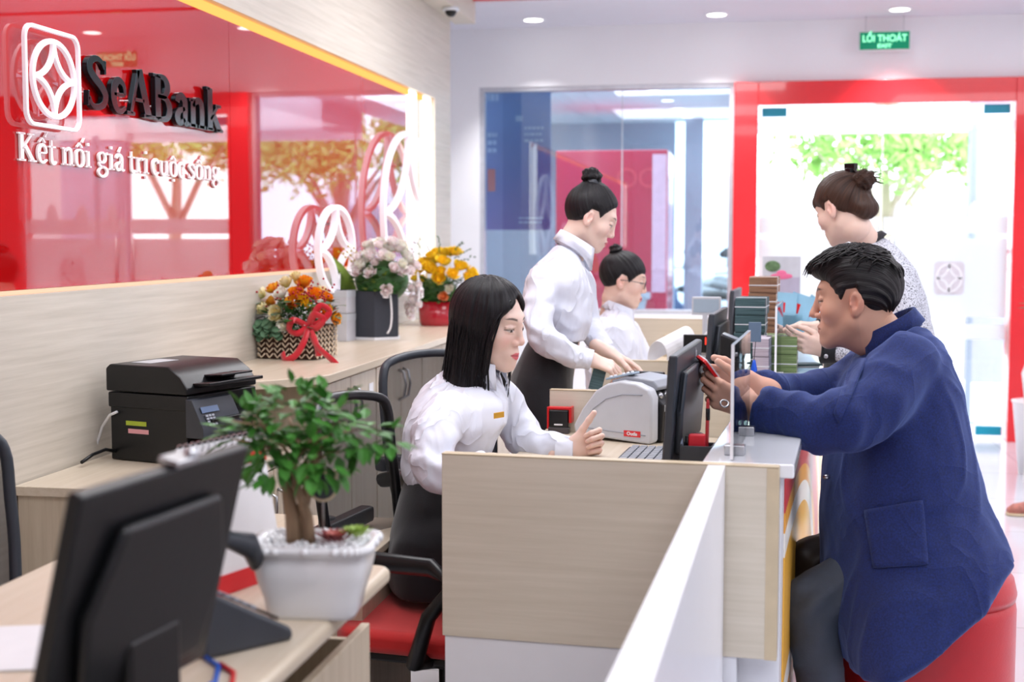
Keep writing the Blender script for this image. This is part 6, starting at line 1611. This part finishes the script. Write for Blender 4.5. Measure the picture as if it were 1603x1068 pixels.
hair_mesh('hair', long_hair, st_long, B1, c1, 1.0, M['hair_black'], w1, h=.0034, disp=.003, freq=46)
rnd = random.Random(4); cs = []
for k in range(150):
    a = rnd.uniform(.62, 2*PI-.62); r0 = rnd.uniform(.98, 1.06); zt = rnd.uniform(-.225, -.175)
    pts = []
    for i in range(9):
        z = .07+(zt-.07)*i/8; s_ = math.sin(a+.05*math.sin(i+k)); c_ = math.cos(a+.05*math.sin(i+k))
        rr = r0*(1+.05*(i/8)**3*rnd.uniform(-1, 1.5))*(1 if i else .82); rx_ = .087 if i > 1 else .080
        pts.append((s_*rx_*rr, -.009+c_*.087*rr, z))
    if pts[4][1] > .045: continue
    cs.append(pts)
for k in range(46):    # lock in front of the ear
    x = .064+rnd.uniform(-.006, .010); y = .046+rnd.uniform(-.012, .012); dz = rnd.uniform(-.02, .02)
    cs.append([(x*.5, .070, .078), (x, y+.006, .03), (x+.010, y, -.03), (x+.006, y-.004, -.10), (x+.0, y+.006, -.17), (x-.004, y+.02+rnd.uniform(0, .03), -.215+dz)])
hair_strands('hair_strand', cs, .0016, B1, c1, 1.0, M['hair_black'], w1)['kind'] = 'stuff'

# ------------------------------------------------------------------ 2: standing teller with a high bun
w2 = pend(ground(860, 600, 4.25), 'standing person with high black bun and white shirt counting banknotes')
SK2 = (236, 206, 192)
c2, f2 = W(924, 341, 4.25), facing(0, 26); B2 = frame_of(f2); u2 = Vector(B2[2].tolist())
n2w = W(921, 562, 4.09); n2f = W(949, 551, 4.26)
parts = [head_part(c2, f2, False, SK2, (216, 110, 118), .87), neck_part(c2, f2, .87, False, W(893, 404, 4.26), SK2),
         hand_part(n2w, RGT*.9-UPV*.32+FWD*.15, UPV*.75-FWD*.5+RGT*.2, [(28, 30, 18), (32, 36, 20), (36, 40, 22), (40, 44, 24)], thumb=(.35, .9, -.35), thumb_up=FWD+UPV*.4, skin=SK2, scale=.9),
         hand_part(n2f, RGT*.85-UPV*.5-FWD*.1, UPV*.6+RGT*.5+FWD*.3, [(10, 12, 8), (30, 34, 20), (36, 40, 22), (40, 44, 24)], thumb=(.4, .9, -.3), thumb_up=-FWD+UPV*.3, skin=SK2, scale=.9),
         tube_part([(W(882, 412, 4.26), .045), (W(872, 450, 4.25), .075), (W(878, 510, 4.25), .08), (W(858, 600, 4.25), .09), (W(855, 780, 4.25), .09)], SK2),
         tube_part([(W(850, 440, 4.1), .035), (W(852, 528, 4.05), .032), (n2w, .022)], SK2), tube_part([(W(905, 430, 4.4), .035), (W(915, 500, 4.4), .03), (n2f, .022)], SK2)]
for dd in (4.18, 4.34): parts.append(tube_part([(W(855, 780, dd), .06), (W(852, 850, dd), .05), (W(850, 1000, dd), .03)], SK2))
body_mesh('body', parts, w2)
mb = MB()
mb.sweep([usec(838, 528, 914, 534, 4.25, .24), usec(834, 516, 920, 522, 4.25, .25), usec(824, 495, 926, 502, 4.25, .29), usec(816, 465, 928, 472, 4.25, .31), usec(822, 438, 924, 448, 4.25, .34), usec(838, 416, 918, 428, 4.25, .32), usec(856, 400, 912, 412, 4.25, .24), usec(866, 388, 910, 402, 4.26, .16), usec(874, 380, 910, 396, 4.26, .12)], 32)
limb(mb, [(852, 438, 4.12, .052), (843, 482, 4.07, .047), (851, 527, 4.04, .046), (885, 552, 4.06, .039), (921, 562, 4.09, .031)])
limb(mb, [(908, 440, 4.39, .05), (918, 500, 4.38, .044), (932, 528, 4.32, .038), (948, 549, 4.27, .031)])
cloth('shirt', mb, M['shirt'], w2, .0075, 5, .0075, 12, 7, (1, 1, .55), rings=[(W(850, 525, 4.04), .09, 95, .005, (.4, 0, 1)), (W(840, 470, 4.08), .08, 80, .004, (-.3, 0, 1)), (W(905, 515, 4.2), .06, 90, .003, (0, 0, 1))])
collar('shirt_collar', W(897, 390, 4.255), f2, UPV*.85+RGT*.5, .054, .060, .034, M['shirt'], w2, 30)
cuff(w2, W(915, 561, 4.085), RGT*.95-UPV*.25, .032, .045, M['shirt']); cuff(w2, W(944, 546, 4.28), RGT*.6-UPV*.75, .032, .045, M['shirt'])
mb = MB()
mb.sweep([usec(838, 515, 908, 520, 4.25, .24), usec(820, 545, 904, 545, 4.25, .30), usec(800, 590, 898, 590, 4.25, .36), usec(797, 630, 896, 630, 4.25, .36), usec(808, 690, 892, 690, 4.25, .34), usec(814, 800, 890, 800, 4.25, .32), usec(820, 850, 888, 850, 4.25, .31)], 32)
cloth('skirt', mb, M['skirt'], w2, .010, 5, .004, 6, 5)
for dd in (4.18, 4.34):
    g_ = ground(852, 1000, dd); MB().sweep([(g_-w2.location+Vector((x, 0, z)), Vector((0, b, 0)), Vector((0, 0, c_))) for x, z, b, c_ in ((-.09, .05, .025, .03), (-.03, .05, .035, .05), (.05, .03, .042, .03), (.12, .02, .02, .015))], 14).build('shoe', M['black'], w2, smooth=True)
cap2 = lambda P: smin(cap_sdf(P, .009, ZL_W), sd_ell(P, (0, -.03, .10), (.045, .05, .03)), .02)
def st_bun(bc):
    bc = np.array(bc)
    def f(v):
        r = v-bc; return np.stack([np.arctan2(r[:, 0], -r[:, 1]*.7-r[:, 2]*.7), np.linalg.norm(r, axis=1)], 1)
    return f
ZL_2 = ZL_W[:8]+[(.06, .062), (.085, .084), (.12, .10)]
cap2 = lambda P: smin(cap_sdf(P, .010, ZL_2), sd_ell(P, (0, -.03, .10), (.045, .05, .03)), .02)
hair_mesh('hair', cap2, st_bun((0, -.045, .12)), B2, c2, .87, M['hair_black'], w2, disp=.0016, freq=60)
def bun_at(B, cen, sc, p, r, m, parent, clip=None):
    p = np.array(p)
    def fn(P):
        q = P-p.astype(f32); a = np.arctan2(q[:, 0], q[:, 1]); b_ = np.arctan2(q[:, 2], np.hypot(q[:, 0], q[:, 1]))
        return (np.linalg.norm(q*V3(1, 1, 1.15), axis=1)-r+.0035*np.sin(a*3+b_*7)+.002*np.sin(a*9-b_*4)).astype(f32)
    st = lambda v: np.stack([np.arctan2(v[:, 2]-p[2], np.hypot(v[:, 0]-p[0], v[:, 1]-p[1]))*1.2+.4*np.sin(np.arctan2(v[:, 0]-p[0], v[:, 1]-p[1])*2), v[:, 0]*3], 1)
    hair_mesh('hair_bun', fn, st, B, cen, sc, m, parent, h=.003, lo=tuple(p-r*1.4), hi=tuple(p+r*1.4), disp=.001, freq=60)
bun_at(B2, c2, .87, (.0, -.060, .135), .037, M['hair_black'], w2)
def lp(B, cen, sc, p, parent): return Vector(((np.array(p)*sc)@B+np.array(cen)).tolist())-parent.location
def lmat(B): return Matrix(B.T.tolist()).to_4x4()
mb = MB(); T = Matrix.Translation(lp(B2, c2, .87, (0.0, -.040, .115), w2)) @ lmat(B2) @ Matrix.Rotation(math.radians(-30), 4, 'X')
mb.prism([(.033*math.cos(a), .033*math.sin(a)) for a in [2*PI*i/20 for i in range(20)]], -.011, .011, M=T)
mb.box(-.004, .012, .030, .038, -.013, .013, M=T); mb.build('hair_clip', M['grey_dark'], w2, bevel=.002)

# ------------------------------------------------------------------ 3: seated teller with glasses
w3 = pend(ground(960, 560, 5.25), 'seated person with glasses and a small black bun below the left window')
SK3 = (234, 200, 184)
c3, f3 = W(975, 439, 5.3), facing(-4, 13); B3 = frame_of(f3); u3 = Vector(B3[2].tolist())
n3 = W(925, 592, 4.95)
parts = [head_part(c3, f3, False, SK3, (212, 100, 110), .93), neck_part(c3, f3, .93, False, W(955, 500, 5.32), SK3),
         hand_part(W(1030, 612, 5.1), RGT, UPV, (25, 30, 20), thumb_up=FWD, skin=SK3, scale=.88),
         tube_part([(W(952, 500, 5.32), .04), (W(955, 540, 5.28), .08), (W(955, 620, 5.25), .09), (W(955, 680, 5.25), .1)], SK3),
         tube_part([(W(940, 515, 5.1), .035), (W(945, 600, 5.05), .03), (W(1030, 612, 5.1), .022)], SK3)]
for dd in (5.15, 5.38): parts.append(tube_part([(W(960, 690, dd), .07), (W(1045, 690, dd), .05), (W(1045, 860, dd), .035)], SK3))
body_mesh('body', parts, w3)
mb = MB()
mb.sweep([usec(925, 670, 995, 670, 5.25, .26), usec(918, 610, 1002, 610, 5.25, .3), usec(916, 565, 1006, 565, 5.25, .33), usec(920, 530, 1002, 530, 5.26, .36), usec(930, 505, 994, 508, 5.27, .36), usec(942, 491, 988, 495, 5.28, .22), usec(948, 482, 984, 488, 5.3, .14)], 28)
limb(mb, [(942, 516, 5.10, .052), (936, 560, 5.05, .048), (945, 602, 5.03, .042), (1028, 612, 5.08, .032)])
limb(mb, [(985, 520, 5.44, .05), (1004, 560, 5.46, .045), (1012, 600, 5.4, .04), (1060, 612, 5.3, .032)])
cloth('shirt', mb, M['shirt'], w3, .009, 5, .007, 12, 11, (1, 1, .55))
collar('shirt_collar', W(967, 489, 5.3), f3, UPV*.9+RGT*.35, .052, .056, .030, M['shirt'], w3, 28)
mb = MB(); mb.sweep([usec(925, 655, 1000, 655, 5.25, .28), usec(920, 700, 1000, 700, 5.25, .36), usec(925, 735, 1000, 735, 5.25, .36)], 24)
limb(mb, [(955, 700, 5.15, .08), (1045, 702, 5.15, .065)]); limb(mb, [(955, 700, 5.38, .08), (1045, 702, 5.38, .065)])
cloth('skirt', mb, M['skirt'], w3, .014, 4, .003, 6, 9)
ZL3 = [(-.12, -.09), (-.085, -.078), (-.05, -.055), (-.022, -.024), (-.012, .024), (.012, .020), (.026, -.012), (.036, .004), (.056, .030), (.085, .036), (.12, .04)]
hair_mesh('hair', lambda P: cap_sdf(P, .010, ZL3), st_bun((0, -.07, .10)), B3, c3, .93, M['hair_black'], w3, disp=.0016, freq=60)
bun_at(B3, c3, .93, (.0, -.058, .118), .028, M['hair_black'], w3)
gl = MB()
for s_ in (-1, 1):
    pts = [(s_*.031+.021*math.cos(a), .098-.006*abs(math.cos(a)) if False else .096, .003+.018*math.sin(a)) for a in [2*PI*i/20 for i in range(20)]]
    gl.tube([lp(B3, c3, .93, p, w3) for p in pts], .0013, 6, closed=True)
    gl.tube([lp(B3, c3, .93, p, w3) for p in ((s_*.052, .096, .008), (s_*.070, .085, .009), (s_*.078, .02, .006), (s_*.078, -.02, .0))], .0013, 6)
gl.tube([lp(B3, c3, .93, p, w3) for p in ((-.010, .096, .004), (0, .100, .008), (.010, .096, .004))], .0012, 6)
gl.build('glasses', M['grey_dark'], w3, smooth=True)

# ------------------------------------------------------------------ 4: standing customer in tweed
w4 = pend(ground(1375, 700, 4.38), 'standing person with brown bun and grey tweed jacket beyond the seated man')
SK4 = (234, 202, 186)
c4, f4 = W(1320, 327, 4.33), facing(128, 24); B4 = frame_of(f4); u4 = Vector(B4[2].tolist())
h4a, h4b = W(1288, 513, 4.52), W(1296, 548, 4.28)
parts = [head_part(c4, f4, False, SK4, (206, 100, 104), .96), neck_part(c4, f4, .96, False, W(1364, 392, 4.33), SK4),
         hand_part(h4a, -RGT*.98+UPV*.12, UPV*.9-FWD*.2, [(14, 18, 12), (24, 30, 18), (34, 36, 20), (40, 40, 20)], thumb=(.5, .8, -.3), thumb_up=-FWD, skin=SK4, scale=.92),
         hand_part(h4b, -RGT*.95+UPV*.25, -UPV*.3-FWD*.9, [(20, 28, 14), (30, 34, 20), (40, 40, 20), (48, 44, 20)], thumb=(.4, .85, -.3), thumb_up=UPV, skin=SK4, scale=.92),
         tube_part([(W(1362, 398, 4.36), .04), (W(1370, 440, 4.38), .08), (W(1380, 560, 4.38), .11), (W(1375, 700, 4.38), .12)], SK4),
         tube_part([(W(1405, 430, 4.2), .035), (W(1390, 545, 4.15), .03), (h4b, .022)], SK4), tube_part([(W(1350, 420, 4.55), .035), (W(1355, 515, 4.6), .03), (h4a, .022)], SK4)]
for dd in (4.28, 4.48): parts.append(tube_part([(W(1370, 800, dd), .06), (W(1370, 1000, dd), .035)], SK4))
body_mesh('body', parts, w4)
m, nt, p = new_mat('grey_tweed')
vv = tex_coords(nt); n = nt.nodes.new('ShaderNodeTexNoise'); n.inputs['Scale'].default_value = 210; n.inputs['Detail'].default_value = 3; nt.links.new(vv, n.inputs['Vector'])
r = nt.nodes.new('ShaderNodeValToRGB'); r.color_ramp.interpolation = 'LINEAR'
r.color_ramp.elements[0].position = .36; r.color_ramp.elements[0].color = s2l((70, 72, 82))+(1,); r.color_ramp.elements[1].position = .5; r.color_ramp.elements[1].color = s2l((206, 208, 218))+(1,)
nt.links.new(n.outputs['Fac'], r.inputs[0]); nt.links.new(r.outputs[0], p.inputs['Base Color']); p.inputs['Roughness'].default_value = .9; M['tweed'] = m
mb = MB()
mb.sweep([usec(1306, 640, 1468, 640, 4.38, .36), usec(1308, 580, 1466, 575, 4.38, .36), usec(1312, 520, 1456, 515, 4.38, .34), usec(1312, 470, 1444, 462, 4.38, .35), usec(1314, 430, 1428, 422, 4.38, .38), usec(1320, 405, 1408, 396, 4.37, .32), usec(1326, 393, 1392, 380, 4.36, .22), usec(1330, 387, 1380, 371, 4.36, .15)], 30)
limb(mb, [(1402, 432, 4.18, .058), (1412, 490, 4.12, .053), (1398, 545, 4.12, .048), (1350, 556, 4.2, .042), (1312, 551, 4.26, .036)])
limb(mb, [(1345, 420, 4.56, .055), (1345, 480, 4.6, .05), (1340, 515, 4.58, .045), (1310, 516, 4.54, .036)])
cloth('tweed_jacket', mb, M['tweed'], w4, .009, 6, .004, 7, 13)
cuff(w4, W(1302, 550, 4.27), -RGT, .040, .07, M['skirt'], 'black_cuff'); cuff(w4, W(1296, 514, 4.53), -RGT, .038, .07, M['skirt'], 'black_cuff')
MB().ball(W(1293, 558, 4.23)-w4.location, .007, .003, .007, 8).build('cuff_button', M['steel'], w4, smooth=True)
cb_ = collar('jacket_collar', W(1357, 383, 4.35), f4, UPV*.85-RGT*.55, .054, .058, .014, mat('dark_tweed_trim', (52, 50, 54), .9, var=.4, scale=200), w4, 8, lean=.014)
mb = MB(); mb.sweep([usec(1292, 560, 1462, 560, 4.385, .345), usec(1290, 640, 1466, 640, 4.38, .40), usec(1292, 700, 1464, 700, 4.38, .42), usec(1300, 820, 1450, 820, 4.38, .38)], 28)
cloth('skirt', mb, M['skirt'], w4, .014, 4, .003, 6, 15)
for dd in (4.28, 4.48):
    g_ = ground(1370, 1000, dd); MB().sweep([(g_-w4.location+Vector((-x, 0, z)), Vector((0, b, 0)), Vector((0, 0, c_))) for x, z, b, c_ in ((-.09, .05, .025, .03), (-.03, .05, .035, .05), (.05, .03, .042, .03), (.12, .02, .02, .015))], 14).build('shoe', M['black'], w4, smooth=True)
ZL4 = [(-.12, -.088), (-.085, -.075), (-.05, -.052), (-.022, -.022), (-.012, .024), (.012, .024), (.024, -.004), (.036, .016), (.060, .030), (.085, .022), (.12, .02)]
hair_mesh('hair', lambda P: smin(smin(cap_sdf(P, .011, ZL4), sd_ell(P, (0, -.085, -.035), (.05, .035, .04)), .025), sd_ell(P, (0, .068, .050), (.052, .024, .030)), .012), st_bun((0, -.095, .055)), B4, c4, .96, M['hair_brown'], w4, disp=.002, freq=60)
bun_at(B4, c4, .96, (.0, -.112, .052), .039, M['hair_brown'], w4)
rnd = random.Random(9); cs = []
for k in range(46):
    a = rnd.uniform(0, 2*PI); b_ = rnd.uniform(-.6, .9); p0 = np.array([.0, -.108, .060]); d0 = np.array([math.cos(a)*math.cos(b_), -abs(math.sin(a)*math.cos(b_)), math.sin(b_)])
    cs.append([p0+d0*.032, p0+d0*.042, p0+d0*.050+np.array([0, -.006, -.006]), p0+d0*.058+np.array([0, -.014, -.022*rnd.random()])])
for k in range(0):
    x = 0; cs.append([(x*.6, .070, .088), (x, .086, .060), (x*1.1, .090-abs(x)*.35, .034), (x*1.1, .088-abs(x)*.4, rnd.uniform(.008, .026))])
hair_strands('hair_strand', cs, .0014, B4, c4, .96, M['hair_brown'], w4)['kind'] = 'stuff'
mb = MB(); T = Matrix.Translation(lp(B4, c4, .96, (0, -.074, .098), w4)) @ lmat(B4) @ Matrix.Rotation(math.radians(25), 4, 'X')
mb.prism([(.020*math.cos(a), .020*math.sin(a)) for a in [2*PI*i/16 for i in range(16)]], -.014, .014, M=T).box(-.01, .01, -.02, .02, .012, .03, M=T); mb.build('hair_clip', M['black_gloss'], w4, bevel=.002)

# ------------------------------------------------------------------ 5: seated man in a navy jacket
mn = pend(ground(1430, 900, 3.1), 'seated person with short black hair in a navy jacket looking at a phone')
SKM = (214, 166, 142)
cm, fm = W(1342, 470, 3.24), facing(157, 6); BM = frame_of(fm); um = Vector(BM[2].tolist())
hN, hF = W(1176, 640, 3.02), W(1180, 607, 3.12)
parts = [head_part(cm, fm, True, SKM, (190, 112, 104), 1.03), neck_part(cm, fm, 1.03, True, W(1392, 540, 3.25), SKM),
         hand_part(hN, -RGT*.88+UPV*.38+FWD*.05, -FWD*.85-UPV*.15-RGT*.3, [(38, 42, 22), (48, 52, 26), (56, 58, 28), (62, 60, 28)], thumb=(.55, .8, -.25), tbend=.2, thumb_up=UPV, skin=(222, 170, 148), scale=1.0),
         hand_part(hF, -RGT*.95+UPV*.22, FWD*.85+UPV*.25, [(34, 40, 22), (44, 48, 24), (52, 52, 26), (58, 56, 26)], thumb=(.5, .85, -.2), tbend=.2, thumb_up=UPV, skin=(222, 170, 148), scale=1.0),
         tube_part([(W(1392, 548, 3.25), .05), (W(1400, 620, 3.2), .1), (W(1410, 740, 3.15), .11), (W(1420, 850, 3.15), .12)], SKM),
         tube_part([(W(1415, 580, 3.02), .045), (W(1300, 668, 2.94), .04), (hN, .026)], SKM), tube_part([(W(1370, 570, 3.38), .045), (W(1300, 612, 3.34), .04), (hF, .026)], SKM),
         tube_part([(W(1420, 890, 3.10), .05), (W(1278, 944, 3.03), .035), (W(1300, 1250, 3.05), .03)], SKM), tube_part([(W(1420, 860, 3.3), .05), (W(1280, 876, 3.27), .03), (W(1290, 1170, 3.26), .025)], SKM)]
body_mesh('body', parts, mn)
m, nt, p = new_mat('navy_wool')
vv = tex_coords(nt); n = nt.nodes.new('ShaderNodeTexNoise'); n.inputs['Scale'].default_value = 260; nt.links.new(vv, n.inputs['Vector'])
r = nt.nodes.new('ShaderNodeValToRGB'); r.color_ramp.elements[0].position = .3; r.color_ramp.elements[0].color = s2l((7, 22, 70))+(1,); r.color_ramp.elements[1].position = .75; r.color_ramp.elements[1].color = s2l((14, 38, 108))+(1,)
nt.links.new(n.outputs['Fac'], r.inputs[0]); nt.links.new(r.outputs[0], p.inputs['Base Color']); p.inputs['Roughness'].default_value = .85; p.inputs['Sheen Weight'].default_value = .35; p.inputs['Sheen Tint'].default_value = (.3, .45, 1, 1)
M['navy'] = add_creases(m, 5, .35)
mb = MB()
mb.sweep([usec(1366, 548, 1428, 506, 3.2, .17), usec(1345, 568, 1450, 515, 3.19, .30), usec(1326, 598, 1472, 548, 3.17, .40), usec(1312, 640, 1492, 600, 3.16, .44), usec(1302, 690, 1502, 655, 3.15, .44), usec(1293, 745, 1516, 712, 3.14, .43), usec(1287, 800, 1530, 765, 3.13, .43),
          usec(1290, 860, 1550, 812, 3.11, .48), usec(1296, 925, 1560, 850, 3.08, .50, 3.2), usec(1304, 985, 1530, 900, 3.04, .48, 3.5), usec(1318, 1030, 1468, 962, 3.0, .44, 3.2), usec(1336, 1046, 1400, 1022, 2.97, .34)], 36, ex=2.4)
limb(mb, [(1418, 572, 3.02, .078), (1372, 632, 2.94, .076), (1305, 664, 2.91, .068), (1245, 654, 2.95, .060), (1188, 642, 3.00, .050)], 24)
limb(mb, [(1372, 570, 3.36, .072), (1318, 606, 3.34, .058), (1250, 615, 3.26, .050), (1186, 609, 3.14, .044)], 24)
cloth('navy_jacket', mb, M['navy'], mn, .0085, 6, .0075, 8, 21, (1, 1, .5), rings=[(W(1310, 660, 2.91), .13, 60, .006, (1, 0, .5)), (W(1205, 640, 3.0), .08, 90, .004, (1, 0, .2)), (W(1370, 600, 3.05), .10, 60, .005, (1, 0, 1)), (W(1440, 560, 3.1), .10, 60, .004, (1, 0, -1))])
# collar, lapel, pocket, button
nb_ = W(1394, 524, 3.235)
collar('jacket_collar', nb_, -RGT+FWD*.25, UPV*.85-RGT*.45, .070, .074, .034, M['navy'], mn, 48, lean=.014, th=.006)
def cast_patch(name, quad, obj, parent, m_, n=10, off=.004):
    """a cloth patch following the surface of obj; quad = four corners in photograph pixels"""
    me_ = obj.data; o_ = CAM-(parent.location); vs = []; fs = []
    from mathutils.bvhtree import BVHTree
    bvh = BVHTree.FromPolygons([v_.co for v_ in me_.vertices], [tuple(p_.vertices) for p_ in me_.polygons])
    for i in range(n+1):
        for j in range(n+1):
            s_, t_ = i/n, j/n
            u = (quad[0][0]*(1-s_)+quad[1][0]*s_)*(1-t_)+(quad[3][0]*(1-s_)+quad[2][0]*s_)*t_; v = (quad[0][1]*(1-s_)+quad[1][1]*s_)*(1-t_)+(quad[3][1]*(1-s_)+quad[2][1]*s_)*t_
            h_, nn, _, _ = bvh.ray_cast(o_, ray(u, v).normalized())
            if h_ is None: return None
            vs.append(h_+nn*(off if nn.dot(ray(u, v)) < 0 else -off))
    for i in range(n):
        for j in range(n):
            a = i*(n+1)+j; fs.append((a, a+1, a+n+2, a+n+1))
    ob_ = MB().add(vs, fs).build(name, m_, parent, smooth=True); sm_ = ob_.modifiers.new('smooth', 'SMOOTH'); sm_.iterations = 3
    s2 = ob_.modifiers.new('s', 'SOLIDIFY'); s2.thickness = .004; s2.offset = 1; return ob_
jk = [c_ for c_ in mn.children if c_.name.startswith('navy_jacket')][0]
cast_patch('patch_pocket', [(1352, 797), (1446, 780), (1456, 888), (1366, 893)], jk, mn, M['navy'])
cast_patch('lapel', [(1338, 560), (1362, 560), (1312, 668), (1304, 650)], jk, mn, M['navy'], 8, .003)
def surf_patch(name, us, dep, m_, parent, th=.005, bevel=.003):
    P = [W(u, v, dep)-parent.location for u, v in us]; fwv = Vector((FWD.x, FWD.y, 0)).normalized()
    n_ = len(P); return MB().add(P+[q+fwv*th for q in P], [tuple(range(n_)), tuple(reversed(range(n_, 2*n_)))]+[(i, (i+1) % n_, n_+(i+1) % n_, n_+i) for i in range(n_)]).build(name, m_, parent, bevel=bevel)
MB().ball(W(1294, 747, 3.10)-mn.location, .009, .006, .006, 8).build('button', M['steel'], mn, smooth=True)
mb = MB(); limb(mb, [(1420, 890, 3.10, .09), (1345, 912, 3.06, .078), (1266, 944, 3.02, .062)]); limb(mb, [(1266, 944, 3.02, .064), (1284, 1060, 3.03, .056), (1300, 1260, 3.05, .05)])
cloth('trousers', mb, mat('slate_trousers', (58, 66, 80), .7, var=.12, bump=.15, bscale=300), mn, .009, 5, .004, 9, 31, (1, 1, 1), rings=[(W(1268, 944, 2.95), .1, 110, .004, (1, 0, -1))])
mb = MB(); limb(mb, [(1420, 850, 3.3, .10), (1340, 862, 3.28, .075), (1268, 876, 3.26, .052)]); limb(mb, [(1268, 876, 3.26, .052), (1280, 1000, 3.26, .048), (1290, 1170, 3.26, .046)])
cloth('trouser_leg', mb, mat('dark_brown_trousers', (42, 34, 34), .45, var=.15), mn, .009, 5, .004, 9, 33, rings=[(W(1268, 876, 3.26), .1, 110, .004, (1, 0, -1))])
for (u, v, d) in ((1300, 1300, 2.98), (1290, 1210, 3.26)):
    g_ = ground(u, v, d); MB().sweep([(g_-mn.location+Vector((-x, 0, z)), Vector((0, b, 0)), Vector((0, 0, c_))) for x, z, b, c_ in ((-.09, .04, .03, .03), (-.03, .05, .04, .05), (.08, .035, .05, .035), (.17, .025, .03, .02))], 16).build('shoe', M['black'], mn, smooth=True)
ZLM = [(-.12, -.075), (-.085, -.068), (-.05, -.05), (-.022, -.015), (-.012, .028), (.012, .026), (.026, -.004), (.034, .012), (.050, .040), (.085, .066), (.12, .08)]
def man_hair(P):
    d = cap_sdf(P, .008, ZLM)
    d = smin(d, smax(sd_ell(P, (0, .006, .082), (.074, .090, .044)), -(P[:, 2]-.055), .012), .018)
    return smin(d, sd_ell(P, (0, .072, .084), (.05, .028, .020)), .02)
st_m = lambda v: np.stack([np.arctan2(v[:, 0], v[:, 2]+.06)*1.2+v[:, 2]*1.5, v[:, 1]*2], 1)
hair_mesh('hair', man_hair, st_m, BM, cm, 1.03, M['hair_man'], mn, h=.003, disp=.003, freq=44)
rnd = random.Random(12); cs = []
for k in range(420):
    y0 = rnd.uniform(-.09, .07); x0 = rnd.uniform(-.065, .065); zz = .034+.093*math.sqrt(max(0, 1-((y0+.014)/.11)**2-(x0/.092)**2))
    if zz < .085 and y0 > .0: continue
    L = rnd.uniform(.03, .055); dx = x0*.25+rnd.uniform(-.006, .006)
    cs.append([(x0, y0, zz), (x0+dx*.4, y0+L*.45, zz+.008), (x0+dx*.8, y0+L*.8, zz+.002-.02*max(0, y0)*3), (x0+dx, y0+L, zz-.012-.03*max(0, y0)*5)])
for k in range(200):
    x0 = rnd.uniform(-.034, .034); cs.append([(x0, .05, .110), (x0, .08, .106), (x0*1.05, .098, .092), (x0*1.05, rnd.uniform(.096, .106), rnd.uniform(.070, .082))])
for k in range(60):
    x0 = rnd.uniform(-.05, .05); cs.append([(x0, -.065, .095), (x0, -.085, .085), (x0, -.100, .070), (x0, -.106, rnd.uniform(.04, .06))])
hair_strands('hair_strand', cs, .0021, BM, cm, 1.03, M['hair_man'], mn)['kind'] = 'stuff'
# wristwatch-like pale cuff, ring
rg = MB(); rg.tube([lp(np.eye(3), (0, 0, 0), 1, p, mn) for p in [tuple(W(1134, 632, 2.985)+RGT*.009*math.cos(a)+UPV*.0075*math.sin(a)+FWD*.006*math.sin(a)) for a in [2*PI*i/16 for i in range(16)]]], .0022, 6, closed=True)
rg.build('ring', M['steel'], mn, smooth=True)
